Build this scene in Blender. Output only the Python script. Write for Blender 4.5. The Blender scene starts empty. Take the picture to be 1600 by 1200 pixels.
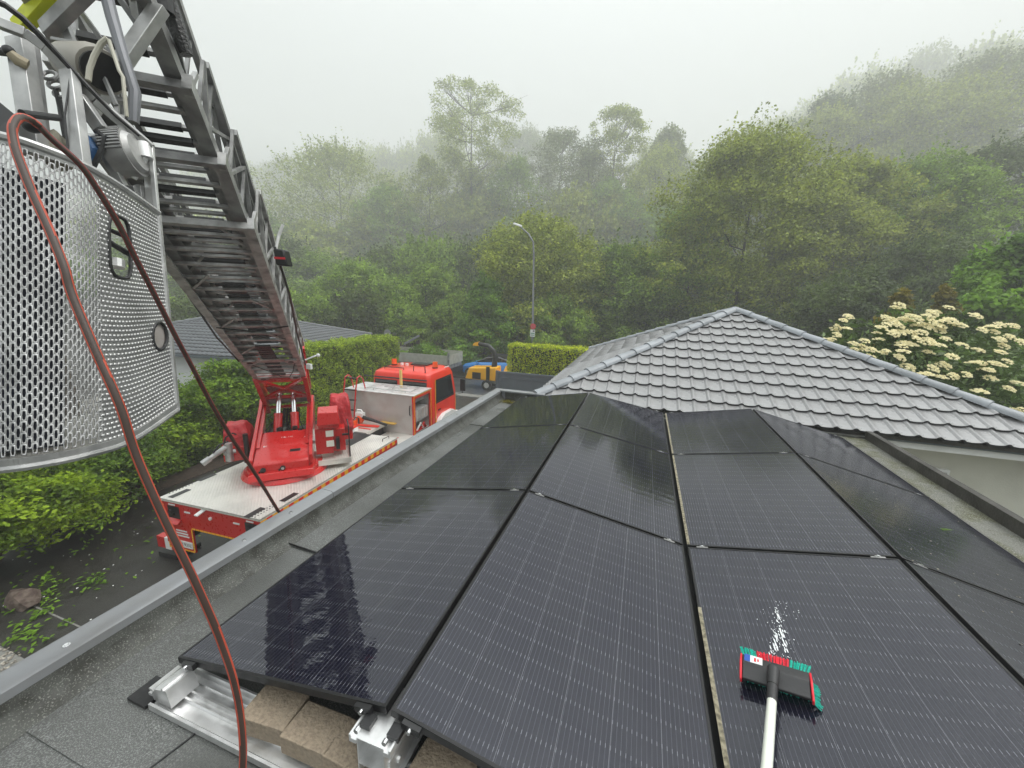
import bpy, bmesh, math, random
import numpy as np
from mathutils import Matrix, Vector
random.seed(7); rng = np.random.default_rng(7)
C = bpy.context.scene.collection
rad = math.radians

# ------------------------------------------------------------------ camera
H = 5.4
CAM = np.array([0.0, 0.0, H])
FPX = 615.0
def _cam(hy=472.0, vx=1010.0, roll=1.6):
    r = rad(roll); dx, dy = vx - 800, hy - 600
    ux = dx * math.cos(r) + dy * math.sin(r); uy = -dx * math.sin(r) + dy * math.cos(r)
    p = math.atan(-uy / FPX); yaw = math.atan(ux / (FPX * math.cos(p) - uy * math.sin(p)))
    F = np.array([-math.sin(yaw) * math.cos(p), math.cos(yaw) * math.cos(p), -math.sin(p)])
    R0 = np.array([math.cos(yaw), math.sin(yaw), 0]); U0 = np.cross(R0, F)
    return F, R0 * math.cos(r) + U0 * math.sin(r), U0 * math.cos(r) - R0 * math.sin(r)
CF, CR, CU = _cam()
cd = bpy.data.cameras.new('camera'); cam = bpy.data.objects.new('camera', cd); C.objects.link(cam)
cd.sensor_width = 36; cd.lens = FPX / 1600 * 36; cd.clip_start = 0.05; cd.clip_end = 1000
cam.matrix_world = Matrix(((CR[0], CU[0], -CF[0], 0), (CR[1], CU[1], -CF[1], 0), (CR[2], CU[2], -CF[2], H), (0, 0, 0, 1)))
bpy.context.scene.camera = cam
def ray(px, py): return CF * FPX + CR * (px - 800) - CU * (py - 600)
def at_z(px, py, z): d = ray(px, py); return CAM + d * ((z - H) / d[2])
def at_x(px, py, x): d = ray(px, py); return CAM + d * (x / d[0])
def at_y(px, py, y): d = ray(px, py); return CAM + d * (y / d[1])
def at_d(px, py, dep): return CAM + ray(px, py) * (dep / FPX)

# ------------------------------------------------------------------ world, sun, exposure
sc = bpy.context.scene
w = bpy.data.worlds.new('World'); sc.world = w; w.use_nodes = True
nt = w.node_tree; nt.nodes.clear()
SUN_EL, SUN_ROT = rad(58), rad(70)
sky = nt.nodes.new('ShaderNodeTexSky'); sky.sky_type = 'NISHITA'; sky.sun_disc = False
sky.sun_elevation = SUN_EL; sky.sun_rotation = SUN_ROT; sky.air_density = 1.0; sky.dust_density = 6.0; sky.ozone_density = 1.0
hsv = nt.nodes.new('ShaderNodeHueSaturation'); hsv.inputs['Saturation'].default_value = 0.10
mixw = nt.nodes.new('ShaderNodeMixRGB'); mixw.inputs[0].default_value = 0.72; mixw.inputs[2].default_value = (7.4, 7.85, 7.8, 1)
bg = nt.nodes.new('ShaderNodeBackground'); bg.inputs['Strength'].default_value = 0.12
wo = nt.nodes.new('ShaderNodeOutputWorld')
nt.links.new(sky.outputs[0], hsv.inputs['Color']); nt.links.new(hsv.outputs[0], mixw.inputs[1])
# overcast sky: overhead boosted to several times the horizon, to light the foreground
wtc = nt.nodes.new('ShaderNodeTexCoord'); wsp = nt.nodes.new('ShaderNodeSeparateXYZ'); nt.links.new(wtc.outputs['Generated'], wsp.inputs[0])
wmr = nt.nodes.new('ShaderNodeMapRange'); wmr.inputs[1].default_value = 0.0; wmr.inputs[2].default_value = 1.0; wmr.inputs[3].default_value = 0.45; wmr.inputs[4].default_value = 2.35
wpw = nt.nodes.new('ShaderNodeMath'); wpw.operation = 'POWER'; wpw.inputs[1].default_value = 2.2; wmx = nt.nodes.new('ShaderNodeMath'); wmx.operation = 'MAXIMUM'; wmx.inputs[1].default_value = 0.0; nt.links.new(wsp.outputs[2], wmx.inputs[0]); nt.links.new(wmx.outputs[0], wpw.inputs[0]); nt.links.new(wpw.outputs[0], wmr.inputs[0])
wsc = nt.nodes.new('ShaderNodeVectorMath'); wsc.operation = 'SCALE'; nt.links.new(mixw.outputs[0], wsc.inputs[0]); nt.links.new(wmr.outputs[0], wsc.inputs['Scale'])
nt.links.new(wsc.outputs[0], bg.inputs[0]); nt.links.new(bg.outputs[0], wo.inputs[0])
sl = bpy.data.lights.new('sun', 'SUN'); sl.energy = 1.5; sl.angle = rad(35); sl.color = (1, 0.97, 0.93)
so = bpy.data.objects.new('sun', sl); C.objects.link(so)
sdir = Vector((math.sin(SUN_ROT) * math.cos(SUN_EL), math.cos(SUN_ROT) * math.cos(SUN_EL), math.sin(SUN_EL)))
so.rotation_euler = sdir.to_track_quat('Z', 'Y').to_euler()
sc.view_settings.view_transform = 'Standard'; sc.view_settings.look = 'None'; sc.view_settings.gamma = 1
sc.view_settings.exposure = 0.47; sc.view_settings.use_curve_mapping = False
HAZE = 0.0040
sc.render.engine = 'CYCLES'
sc.cycles.max_bounces = 8; sc.cycles.volume_bounces = 2; sc.cycles.transparent_max_bounces = 8
sc.cycles.volume_step_rate = 4

# ------------------------------------------------------------------ object helpers
MWD = {}
def link(o, parent=None, label=None, cat=None, group=None, kind=None):
    C.objects.link(o)
    if parent is not None: o.parent = parent
    if label: o['label'] = label
    if cat: o['category'] = cat
    if group: o['group'] = group
    if kind: o['kind'] = kind
    return o
def empty(name, loc, label, cat, group=None, rz=0.0, parent=None, kind=None):
    o = bpy.data.objects.new(name, None); o.empty_display_size = 0.1
    o.location = tuple(float(v) for v in loc); o.rotation_euler = (0, 0, rz)
    link(o, parent, label, cat, group, kind)
    MWD[o.name] = Matrix.Translation(Vector([float(v) for v in loc])) @ Matrix.Rotation(rz, 4, 'Z')
    return o
def world_of(o):
    return MWD.get(o.name, Matrix.Identity(4)) if o is not None else Matrix.Identity(4)

class MB:
    def __init__(s, M=None): s.v = []; s.f = []; s.mi = []; s.M = M; s.cur = 0
    def add(s, vs, fs):
        b = len(s.v)
        if s.M is not None: vs = [tuple(s.M @ Vector([float(c) for c in p])) for p in vs]
        s.v += [tuple(float(c) for c in p) for p in vs]; s.f += [tuple(b + i for i in f) for f in fs]; s.mi += [s.cur] * len(fs)
        return s
    def hexa(s, p):   # 8 points: bottom 4 ccw, top 4 ccw
        return s.add(p, [(3, 2, 1, 0), (4, 5, 6, 7), (0, 1, 5, 4), (1, 2, 6, 5), (2, 3, 7, 6), (3, 0, 4, 7)])
    def box(s, x0, x1, y0, y1, z0, z1):
        return s.hexa([(x0, y0, z0), (x1, y0, z0), (x1, y1, z0), (x0, y1, z0), (x0, y0, z1), (x1, y0, z1), (x1, y1, z1), (x0, y1, z1)])
    def beam(s, p0, p1, w, h, up=(0, 0, 1)):
        p0 = Vector([float(c) for c in p0]); p1 = Vector([float(c) for c in p1]); d = (p1 - p0).normalized(); up = Vector([float(c) for c in up])
        sd = d.cross(up)
        if sd.length < 1e-4: sd = d.cross(Vector((1, 0, 0)))
        sd.normalize(); u = sd.cross(d)
        a, b = sd * (w / 2), u * (h / 2)
        return s.hexa([p0 - a - b, p0 + a - b, p1 + a - b, p1 - a - b, p0 - a + b, p0 + a + b, p1 + a + b, p1 - a + b])
    def tube(s, pts, r, n=8, caps=True):
        P = [Vector([float(c) for c in p]) for p in pts]; k = len(P)
        R = r if hasattr(r, '__len__') else [r] * k
        vs = []; ref = None
        for i, p in enumerate(P):
            d = (P[min(i + 1, k - 1)] - P[max(i - 1, 0)]).normalized()
            if ref is None:
                ref = d.cross(Vector((0, 0, 1)))
                if ref.length < 1e-3: ref = d.cross(Vector((1, 0, 0)))
            a = (ref - d * ref.dot(d)).normalized(); ref = a; b = d.cross(a)
            for j in range(n):
                t = 2 * math.pi * j / n
                vs.append(p + (a * math.cos(t) + b * math.sin(t)) * R[i])
        fs = [(i * n + j, i * n + (j + 1) % n, (i + 1) * n + (j + 1) % n, (i + 1) * n + j) for i in range(k - 1) for j in range(n)]
        if caps: fs += [tuple(range(n))[::-1], tuple((k - 1) * n + j for j in range(n))]
        return s.add(vs, fs)
    def cyl(s, p0, p1, r0, r1=None, n=16): return s.tube([p0, p1], [r0, r0 if r1 is None else r1], n)
    def prism(s, poly, axis, t0, t1):   # poly 2d; axis 0:x 1:y 2:z
        n = len(poly)
        def q(a, b, t): return {0: (t, a, b), 1: (a, t, b), 2: (a, b, t)}[axis]
        vs = [q(a, b, t0) for a, b in poly] + [q(a, b, t1) for a, b in poly]
        return s.add(vs, [tuple(range(n))[::-1], tuple(range(n, 2 * n))] + [(i, (i + 1) % n, n + (i + 1) % n, n + i) for i in range(n)])
    def sph(s, c, r, n=10, m=7, sc_=(1, 1, 1)):
        vs = []; fs = []
        for i in range(m + 1):
            t = math.pi * i / m
            for j in range(n):
                u = 2 * math.pi * j / n
                vs.append((c[0] + r * sc_[0] * math.sin(t) * math.cos(u), c[1] + r * sc_[1] * math.sin(t) * math.sin(u), c[2] + r * sc_[2] * math.cos(t)))
        for i in range(m):
            for j in range(n): fs.append((i * n + j, (i + 1) * n + j, (i + 1) * n + (j + 1) % n, i * n + (j + 1) % n))
        return s.add(vs, fs)
    def mesh(s, name, mats, smooth=False, inv=None):
        me = bpy.data.meshes.new(name)
        v = s.v if inv is None else [tuple(inv @ Vector(p)) for p in s.v]
        me.from_pydata(v, [], s.f)
        for m in (mats if isinstance(mats, (list, tuple)) else [mats]): me.materials.append(m)
        if any(s.mi): me.polygons.foreach_set('material_index', s.mi)
        bm = bmesh.new(); bm.from_mesh(me); bmesh.ops.recalc_face_normals(bm, faces=bm.faces); bm.to_mesh(me); bm.free()
        if smooth:
            me.polygons.foreach_set('use_smooth', [True] * len(me.polygons)); me.set_sharp_from_angle(angle=rad(35))
        return me
    def build(s, name, mats, parent=None, label=None, cat=None, group=None, kind=None, smooth=False, bevel=0, loc=None):
        pw = world_of(parent); M = pw
        if loc is not None: M = Matrix.Translation(Vector([float(c) for c in loc]))
        me = s.mesh(name, mats, smooth, M.inverted())
        o = bpy.data.objects.new(name, me); link(o, parent, label, cat, group, kind)
        if loc is not None:
            lm = pw.inverted() @ M; o.matrix_local = lm
        MWD[o.name] = M
        if bevel:
            b = o.modifiers.new('bevel', 'BEVEL'); b.width = bevel; b.segments = 2; b.limit_method = 'ANGLE'; b.angle_limit = rad(40)
            me.polygons.foreach_set('use_smooth', [True] * len(me.polygons)); me.set_sharp_from_angle(angle=rad(50))
        return o
def inst(me, name, parent, M, label=None, kind=None):     # M in world space
    o = bpy.data.objects.new(name, me); link(o, parent, label, kind=kind)
    o.matrix_local = world_of(parent).inverted() @ M
    MWD[o.name] = M
    return o
def np_mesh(name, V, Fq, mats, mi=None, smooth=False):
    me = bpy.data.meshes.new(name); n = len(Fq); k = Fq.shape[1]
    me.vertices.add(len(V)); me.vertices.foreach_set('co', V.astype(np.float32).ravel())
    me.loops.add(n * k); me.loops.foreach_set('vertex_index', Fq.astype(np.int32).ravel())
    me.polygons.add(n); me.polygons.foreach_set('loop_start', np.arange(0, n * k, k, dtype=np.int32))
    for m in mats: me.materials.append(m)
    if mi is not None: me.polygons.foreach_set('material_index', mi.astype(np.int32))
    me.update(calc_edges=True); me.validate()
    if smooth: me.polygons.foreach_set('use_smooth', [True] * n)
    return me
def text(name, body, size, M, mat, parent, ext=0.0005):
    cu = bpy.data.curves.new(name, 'FONT'); cu.body = body; cu.size = size; cu.extrude = ext; cu.align_x = 'CENTER'; cu.align_y = 'CENTER'
    cu.materials.append(mat)
    tmp = bpy.data.objects.new(name, cu); C.objects.link(tmp); dg = bpy.context.evaluated_depsgraph_get(); me = bpy.data.meshes.new_from_object(tmp.evaluated_get(dg)); bpy.data.objects.remove(tmp); bpy.data.curves.remove(cu)
    o = bpy.data.objects.new(name, me); link(o, parent); o.matrix_local = world_of(parent).inverted() @ M
    return o
def frame(o, x, y):     # matrix from origin and x, y axes
    x = Vector([float(c) for c in x]).normalized(); y = Vector([float(c) for c in y]); z = x.cross(y).normalized(); y = z.cross(x)
    return Matrix(((x[0], y[0], z[0], float(o[0])), (x[1], y[1], z[1], float(o[1])), (x[2], y[2], z[2], float(o[2])), (0, 0, 0, 1)))

# ------------------------------------------------------------------ materials
def mat(name, col, rough=0.5, metal=0.0, spec=0.5, var=None, bump=None, trans=None, coat=0.0, rvar=None, island=0.0, emit=None, tint=None):
    """var=(scale,col2,lo,hi[,detail]); bump=(scale,strength,dist); rvar=(scale,r2); tint: second var"""
    m = bpy.data.materials.new(name); m.use_nodes = True; t = m.node_tree; b = t.nodes['Principled BSDF']
    N = t.nodes.new; L = t.links.new
    b.inputs['Roughness'].default_value = rough; b.inputs['Metallic'].default_value = metal
    b.inputs['Specular IOR Level'].default_value = spec; b.inputs['Coat Weight'].default_value = coat; b.inputs['Coat Roughness'].default_value = 0.08
    c4 = (*col, 1); b.inputs['Base Color'].default_value = c4
    tc = N('ShaderNodeTexCoord').outputs['Object']
    out = None
    def noise(scale, detail=4.0):
        n = N('ShaderNodeTexNoise'); n.inputs['Scale'].default_value = scale; n.inputs['Detail'].default_value = detail; L(tc, n.inputs['Vector']); return n.outputs['Fac']
    for v in (var, tint):
        if v:
            r = N('ShaderNodeMapRange'); r.inputs[1].default_value = v[2]; r.inputs[2].default_value = v[3]; L(noise(v[0], v[4] if len(v) > 4 else 4.0), r.inputs[0])
            mx = N('ShaderNodeMixRGB'); L(r.outputs[0], mx.inputs[0]); mx.inputs[2].default_value = (*v[1], 1)
            if out is None: mx.inputs[1].default_value = c4
            else: L(out, mx.inputs[1])
            out = mx.outputs[0]
    if island:
        g = N('ShaderNodeNewGeometry'); oi = N('ShaderNodeObjectInfo')
        ad = N('ShaderNodeMath'); ad.operation = 'ADD'; L(g.outputs['Random Per Island'], ad.inputs[0]); ad.inputs[1].default_value = 0
        r = N('ShaderNodeMapRange'); r.inputs[3].default_value = 1 - island; r.inputs[4].default_value = 1 + island; L(ad.outputs[0], r.inputs[0])
        r2 = N('ShaderNodeMapRange'); r2.inputs[3].default_value = 1 - island * 0.25; r2.inputs[4].default_value = 1 + island * 0.25; L(oi.outputs['Random'], r2.inputs[0])
        mu = N('ShaderNodeMath'); mu.operation = 'MULTIPLY'; L(r.outputs[0], mu.inputs[0]); L(r2.outputs[0], mu.inputs[1])
        vm = N('ShaderNodeVectorMath'); vm.operation = 'SCALE'; L(mu.outputs[0], vm.inputs['Scale'])
        if out is None: vm.inputs[0].default_value = col
        else: L(out, vm.inputs[0])
        out = vm.outputs[0]
    if out is not None: L(out, b.inputs['Base Color'])
    if rvar:
        r = N('ShaderNodeMapRange'); r.inputs[1].default_value = 0.35; r.inputs[2].default_value = 0.65; r.inputs[3].default_value = rough; r.inputs[4].default_value = rvar[1]
        L(noise(rvar[0]), r.inputs[0]); L(r.outputs[0], b.inputs['Roughness'])
    if bump:
        bp = N('ShaderNodeBump'); bp.inputs['Strength'].default_value = bump[1]; bp.inputs['Distance'].default_value = bump[2]
        L(noise(bump[0], 5.0), bp.inputs['Height']); L(bp.outputs[0], b.inputs['Normal'])
    if trans:
        tr = N('ShaderNodeBsdfTranslucent'); ms = N('ShaderNodeMixShader'); ms.inputs[0].default_value = trans
        if out is not None: L(out, tr.inputs['Color'])
        else: tr.inputs['Color'].default_value = c4
        L(b.outputs[0], ms.inputs[1]); L(tr.outputs[0], ms.inputs[2]); L(ms.outputs[0], t.nodes['Material Output'].inputs[0])
    if emit: b.inputs['Emission Color'].default_value = (*emit[0], 1); b.inputs['Emission Strength'].default_value = emit[1]
    return m
M_ = {}
M_['alu'] = mat('aluminium', (0.55, 0.55, 0.54), 0.42, 0.85, var=(9, (0.36, 0.36, 0.36), 0.35, 0.7), bump=(30, 0.12, 0.01), rvar=(14, 0.6))
M_['alu_bright'] = mat('bright_aluminium', (0.78, 0.78, 0.77), 0.36, 0.7, var=(7, (0.6, 0.6, 0.6), 0.4, 0.7), bump=(20, 0.08, 0.01), rvar=(30, 0.5))
M_['alu_mill'] = mat('mill_aluminium', (0.8, 0.8, 0.8), 0.33, 0.8, var=(12, (0.58, 0.58, 0.57), 0.5, 0.75), rvar=(22, 0.5))
M_['alu_dark'] = mat('weathered_ladder_metal', (0.40, 0.40, 0.395), 0.45, 0.6, var=(6, (0.2, 0.2, 0.2), 0.35, 0.7), rvar=(10, 0.6))
M_['alu_mid'] = mat('grey_ladder_metal', (0.52, 0.52, 0.51), 0.45, 0.6, var=(8, (0.26, 0.255, 0.25), 0.35, 0.7), rvar=(10, 0.6))
M_['tread_base'] = mat('dull_tread_metal', (0.30, 0.30, 0.30), 0.5, 0.6, var=(5, (0.22, 0.22, 0.22), 0.35, 0.7))
M_['alu_sheet'] = mat('scuffed_sheet_aluminium', (0.52, 0.52, 0.52), 0.38, 0.7, var=(7, (0.34, 0.34, 0.34), 0.40, 0.62, 8.0), rvar=(18, 0.6))
M_['chrome'] = mat('chrome', (0.85, 0.85, 0.86), 0.12, 1.0)
M_['rubber'] = mat('black_rubber', (0.016, 0.016, 0.017), 0.45, var=(30, (0.04, 0.04, 0.04), 0.5, 0.8))
M_['black'] = mat('black_metal', (0.014, 0.014, 0.015), 0.38)
M_['grease'] = mat('black_greasy_chain', (0.012, 0.012, 0.012), 0.3, bump=(60, 0.6, 0.02))
M_['red'] = mat('fire_red_paint', (0.54, 0.010, 0.009), 0.26, coat=0.5, var=(3, (0.52, 0.012, 0.012), 0.4, 0.7), rvar=(20, 0.38))
M_['red_orange'] = mat('luminous_red_paint', (0.78, 0.035, 0.012), 0.3, coat=0.4, var=(3, (0.68, 0.03, 0.015), 0.4, 0.7))
M_['red_cloth'] = mat('red_tarpaulin', (0.52, 0.022, 0.03), 0.45, bump=(9, 0.9, 0.05), var=(5, (0.38, 0.02, 0.025), 0.4, 0.7))
M_['white'] = mat('white_paint', (0.78, 0.78, 0.77), 0.35, var=(4, (0.62, 0.62, 0.6), 0.5, 0.8))
M_['yellow_tape'] = mat('yellow_reflective_tape', (0.85, 0.42, 0.02), 0.4)
M_['hiviz'] = mat('lemon_yellow_tape', (0.72, 0.78, 0.02), 0.5, var=(16, (0.5, 0.55, 0.05), 0.5, 0.75))
M_['orange'] = mat('orange_plastic', (0.82, 0.09, 0.01), 0.4)
M_['lens'] = mat('orange_beacon', (0.9, 0.12, 0.02), 0.15, coat=0.5)
M_['glass_dark'] = mat('dark_glass', (0.012, 0.014, 0.015), 0.05, spec=0.8)
M_['tyre'] = mat('tyre', (0.018, 0.018, 0.018), 0.7, bump=(30, 0.4, 0.02))
M_['deck'] = None
M_['brick'] = mat('concrete_paver', (0.34, 0.275, 0.20), 0.85, var=(75, (0.24, 0.19, 0.14), 0.35, 0.68), bump=(70, 0.9, 0.01), tint=(6, (0.3, 0.25, 0.19), 0.5, 0.75))
M_['hose_dark'] = mat('dark_hose', (0.055, 0.035, 0.027), 0.5)
M_['hose_grey'] = mat('grey_hose', (0.17, 0.165, 0.15), 0.45)
M_['hose_red'] = mat('red_hose_stripe', (0.50, 0.075, 0.04), 0.5)
M_['roof_felt'] = mat('mineral_roof_felt', (0.105, 0.108, 0.104), 0.5, var=(200, (0.31, 0.32, 0.31), 0.48, 0.70, 2.0), tint=(1.6, (0.085, 0.088, 0.082), 0.42, 0.68), bump=(170, 0.8, 0.008), rvar=(1.4, 0.27))
M_['felt_side'] = mat('stained_roof_felt_upstand', (0.075, 0.078, 0.07), 0.5, var=(9, (0.034, 0.034, 0.028), 0.42, 0.6, 8.0), tint=(160, (0.22, 0.22, 0.2), 0.56, 0.7, 2.0), bump=(150, 0.6, 0.008))
M_['felt_moss'] = mat('mossy_wet_roof_felt', (0.16, 0.16, 0.14), 0.25, var=(5, (0.10, 0.10, 0.055), 0.45, 0.65, 8.0), tint=(110, (0.32, 0.32, 0.28), 0.56, 0.7, 2.0), bump=(120, 0.6, 0.008))
M_['coping'] = mat('grey_zinc_coping', (0.27, 0.28, 0.295), 0.36, 0.25, var=(6, (0.25, 0.255, 0.26), 0.4, 0.65, 8.0), rvar=(9, 0.28))
M_['tile'] = mat('grey_glazed_roof_tile', (0.31, 0.31, 0.315), 0.24, var=(3.0, (0.22, 0.215, 0.215), 0.42, 0.68, 8.0), bump=(45, 0.2, 0.01), rvar=(6, 0.45), island=0.10, tint=(22, (0.29, 0.28, 0.265), 0.6, 0.75))
M_['tile_shadow_edge'] = mat('shadow_dark_tile_edge', (0.035, 0.034, 0.033), 0.8)  # near-black colour paints the shadow line under each tile lip
M_['ridge'] = mat('grey_ridge_tile', (0.31, 0.33, 0.355), 0.42, var=(2, (0.21, 0.225, 0.24), 0.4, 0.7, 7.0), island=0.08)
M_['tile_dark'] = mat('anthracite_roof_tile', (0.105, 0.115, 0.125), 0.35, var=(3, (0.075, 0.08, 0.09), 0.4, 0.7))
M_['render'] = mat('cream_render', (0.60, 0.59, 0.52), 0.85, var=(2.0, (0.50, 0.49, 0.43), 0.45, 0.75, 8.0), bump=(90, 0.4, 0.01))
M_['render_white'] = mat('white_render', (0.78, 0.79, 0.8), 0.85, bump=(60, 0.3, 0.01))
M_['anthracite'] = mat('anthracite_paint', (0.12, 0.14, 0.16), 0.42, var=(2, (0.10, 0.118, 0.135), 0.4, 0.7))
M_['timber_dark'] = mat('dark_wet_timber', (0.05, 0.046, 0.04), 0.4, var=(7, (0.025, 0.022, 0.018), 0.4, 0.6, 8.0), bump=(40, 0.4, 0.01))
M_['asphalt'] = mat('wet_dark_paving', (0.026, 0.0235, 0.021), 0.5, var=(2.2, (0.016, 0.0135, 0.0115), 0.42, 0.62, 8.0), tint=(90, (0.07, 0.062, 0.05), 0.62, 0.72, 2.0), bump=(60, 0.5, 0.01), rvar=(1.3, 0.36))
M_['road'] = mat('wet_asphalt', (0.06, 0.062, 0.064), 0.42, var=(1.5, (0.045, 0.046, 0.048), 0.4, 0.65, 8.0), bump=(70, 0.4, 0.01), rvar=(1.0, 0.28))
M_['kerb'] = mat('concrete_kerb', (0.22, 0.215, 0.2), 0.7, var=(6, (0.15, 0.145, 0.13), 0.4, 0.7))
M_['gravel'] = mat('gravel_stones', (0.40, 0.37, 0.32), 0.8, island=0.35, var=(5, (0.28, 0.25, 0.2), 0.4, 0.7))
M_['soil'] = mat('dark_forest_soil', (0.035, 0.032, 0.02), 0.9, var=(1.2, (0.045, 0.06, 0.02), 0.45, 0.6, 8.0), bump=(8, 0.6, 0.1))
M_['bark'] = mat('bark', (0.055, 0.047, 0.036), 0.9, var=(6, (0.04, 0.036, 0.028), 0.4, 0.6), bump=(14, 0.8, 0.04))
def leafmat(name, col, col2, tr=0.42, isl=0.38, rough=0.42, sc_=0.5):
    return mat(name, col, rough + .08, spec=0.22, var=(sc_ * 1.7, tuple(c * .8 for c in col2), 0.43, 0.58, 3.0), trans=tr, island=isl)
M_['leaf_olive'] = leafmat('olive_foliage', (0.38, 0.44, 0.06), (0.25, 0.32, 0.045))
M_['leaf_mid'] = leafmat('mid_green_foliage', (0.27, 0.40, 0.045), (0.17, 0.28, 0.035))
M_['leaf_bright'] = leafmat('bright_green_foliage', (0.20, 0.36, 0.03), (0.13, 0.25, 0.028))
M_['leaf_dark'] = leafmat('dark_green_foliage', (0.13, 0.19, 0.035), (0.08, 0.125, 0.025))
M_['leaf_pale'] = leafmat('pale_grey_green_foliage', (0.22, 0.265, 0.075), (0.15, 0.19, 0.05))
M_['leaf_rust'] = leafmat('golden_brown_foliage', (0.30, 0.25, 0.03), (0.2, 0.18, 0.03))
M_['hedge_near'] = leafmat('yellow_green_hedge_leaves', (0.32, 0.46, 0.02), (0.18, 0.30, 0.02), isl=0.35, sc_=1.0)
M_['hedge_mid'] = leafmat('beech_hedge_leaves', (0.20, 0.32, 0.025), (0.10, 0.19, 0.022), isl=0.4, sc_=1.0)
M_['hedge_trim'] = leafmat('trimmed_hedge_leaves', (0.38, 0.50, 0.04), (0.24, 0.35, 0.03), isl=0.45, sc_=2)
M_['hedge_lime'] = leafmat('lime_hedge_leaves', (0.66, 0.74, 0.04), (0.46, 0.58, 0.035), isl=0.4, sc_=2)
M_['vib_leaf'] = leafmat('leathery_shrub_leaves', (0.15, 0.24, 0.05), (0.09, 0.15, 0.035), tr=0.25, isl=0.4, rough=0.3)
M_['flower'] = mat('cream_flowers', (0.90, 0.82, 0.50), 0.7, island=0.12, trans=0.12)
M_['twig'] = mat('twig', (0.06, 0.05, 0.035), 0.9)
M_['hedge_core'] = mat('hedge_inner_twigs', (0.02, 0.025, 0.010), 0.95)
M_['blue_car'] = mat('blue_car_paint', (0.02, 0.22, 0.62), 0.2, coat=0.8)
M_['yellow'] = mat('yellow_machine_paint', (0.85, 0.42, 0.01), 0.32, coat=0.3)
M_['truck_alu'] = mat('grey_dropside', (0.42, 0.42, 0.37), 0.6, 0.1, var=(4, (0.34, 0.34, 0.29), 0.4, 0.7))
M_['galv'] = mat('galvanised_post', (0.21, 0.22, 0.23), 0.5, 0.4)
M_['sign_red'] = mat('sign_red', (0.6, 0.02, 0.03), 0.5)
M_['sign_blue'] = mat('sign_blue', (0.01, 0.06, 0.4), 0.5)
M_['sign_green'] = mat('sign_green', (0.02, 0.22, 0.10), 0.5)
M_['bristle_g'] = mat('turquoise_bristles', (0.01, 0.42, 0.31), 0.5, island=0.2, var=(150, (0.0, 0.28, 0.22), 0.4, 0.6))
M_['bristle_r'] = mat('red_bristles', (0.75, 0.03, 0.055), 0.5, island=0.2, var=(150, (0.55, 0.02, 0.04), 0.4, 0.6))
M_['brush_grey'] = mat('dark_brush_plastic', (0.028, 0.028, 0.03), 0.5, bump=(120, 0.3, 0.003))
M_['brush_red'] = mat('red_brush_rim', (0.72, 0.02, 0.04), 0.4)
M_['pole'] = mat('cream_white_pole', (0.78, 0.80, 0.72), 0.3, coat=0.3)
M_['label_blue'] = mat('blue_print', (0.015, 0.08, 0.38), 0.4)
M_['water'] = mat('splashed_water', (0.85, 0.88, 0.9), 0.06, spec=0.8)
M_['dirt'] = mat('pollen_stained_edge', (0.30, 0.27, 0.19), 0.8, var=(45, (0.12, 0.105, 0.07), 0.42, 0.6, 8.0), bump=(90, 0.6, 0.004))
M_['rock'] = mat('weathered_stone', (0.14, 0.105, 0.085), 0.8, var=(8, (0.07, 0.045, 0.035), 0.4, 0.6), bump=(12, 0.6, 0.03))

def deck_mat(name, col, scale, rough=0.34, metal=0.55):
    m = mat(name, col, rough, metal, var=(1.6, tuple(c * 0.8 for c in col), 0.42, 0.66, 8.0), rvar=(3, rough + 0.12))
    t = m.node_tree; b = t.nodes['Principled BSDF']; N = t.nodes.new; L = t.links.new
    tc = N('ShaderNodeTexCoord'); mp = N('ShaderNodeMapping'); mp.inputs['Rotation'].default_value = (0, 0, rad(45)); mp.inputs['Scale'].default_value = (scale, scale, scale)
    L(tc.outputs['Object'], mp.inputs[0])
    ch = N('ShaderNodeTexVoronoi'); ch.inputs['Scale'].default_value = 1.0; ch.inputs['Randomness'].default_value = 0.0; L(mp.outputs[0], ch.inputs['Vector'])
    r = N('ShaderNodeMapRange'); r.inputs[1].default_value = 0.18; r.inputs[2].default_value = 0.38; r.inputs[3].default_value = 1; r.inputs[4].default_value = 0; L(ch.outputs['Distance'], r.inputs[0])
    bp = N('ShaderNodeBump'); bp.inputs['Strength'].default_value = 1.0; bp.inputs['Distance'].default_value = 0.008; L(r.outputs[0], bp.inputs['Height']); L(bp.outputs[0], b.inputs['Normal'])
    return m
M_['deck'] = deck_mat('deck_tread_plate', (0.80, 0.78, 0.73), 20)
M_['box_side'] = mat('locker_wall_aluminium', (0.62, 0.60, 0.58), 0.38, 0.5, var=(1.8, (0.52, 0.46, 0.44), 0.45, 0.65, 6.0), rvar=(4, 0.55))

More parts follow.
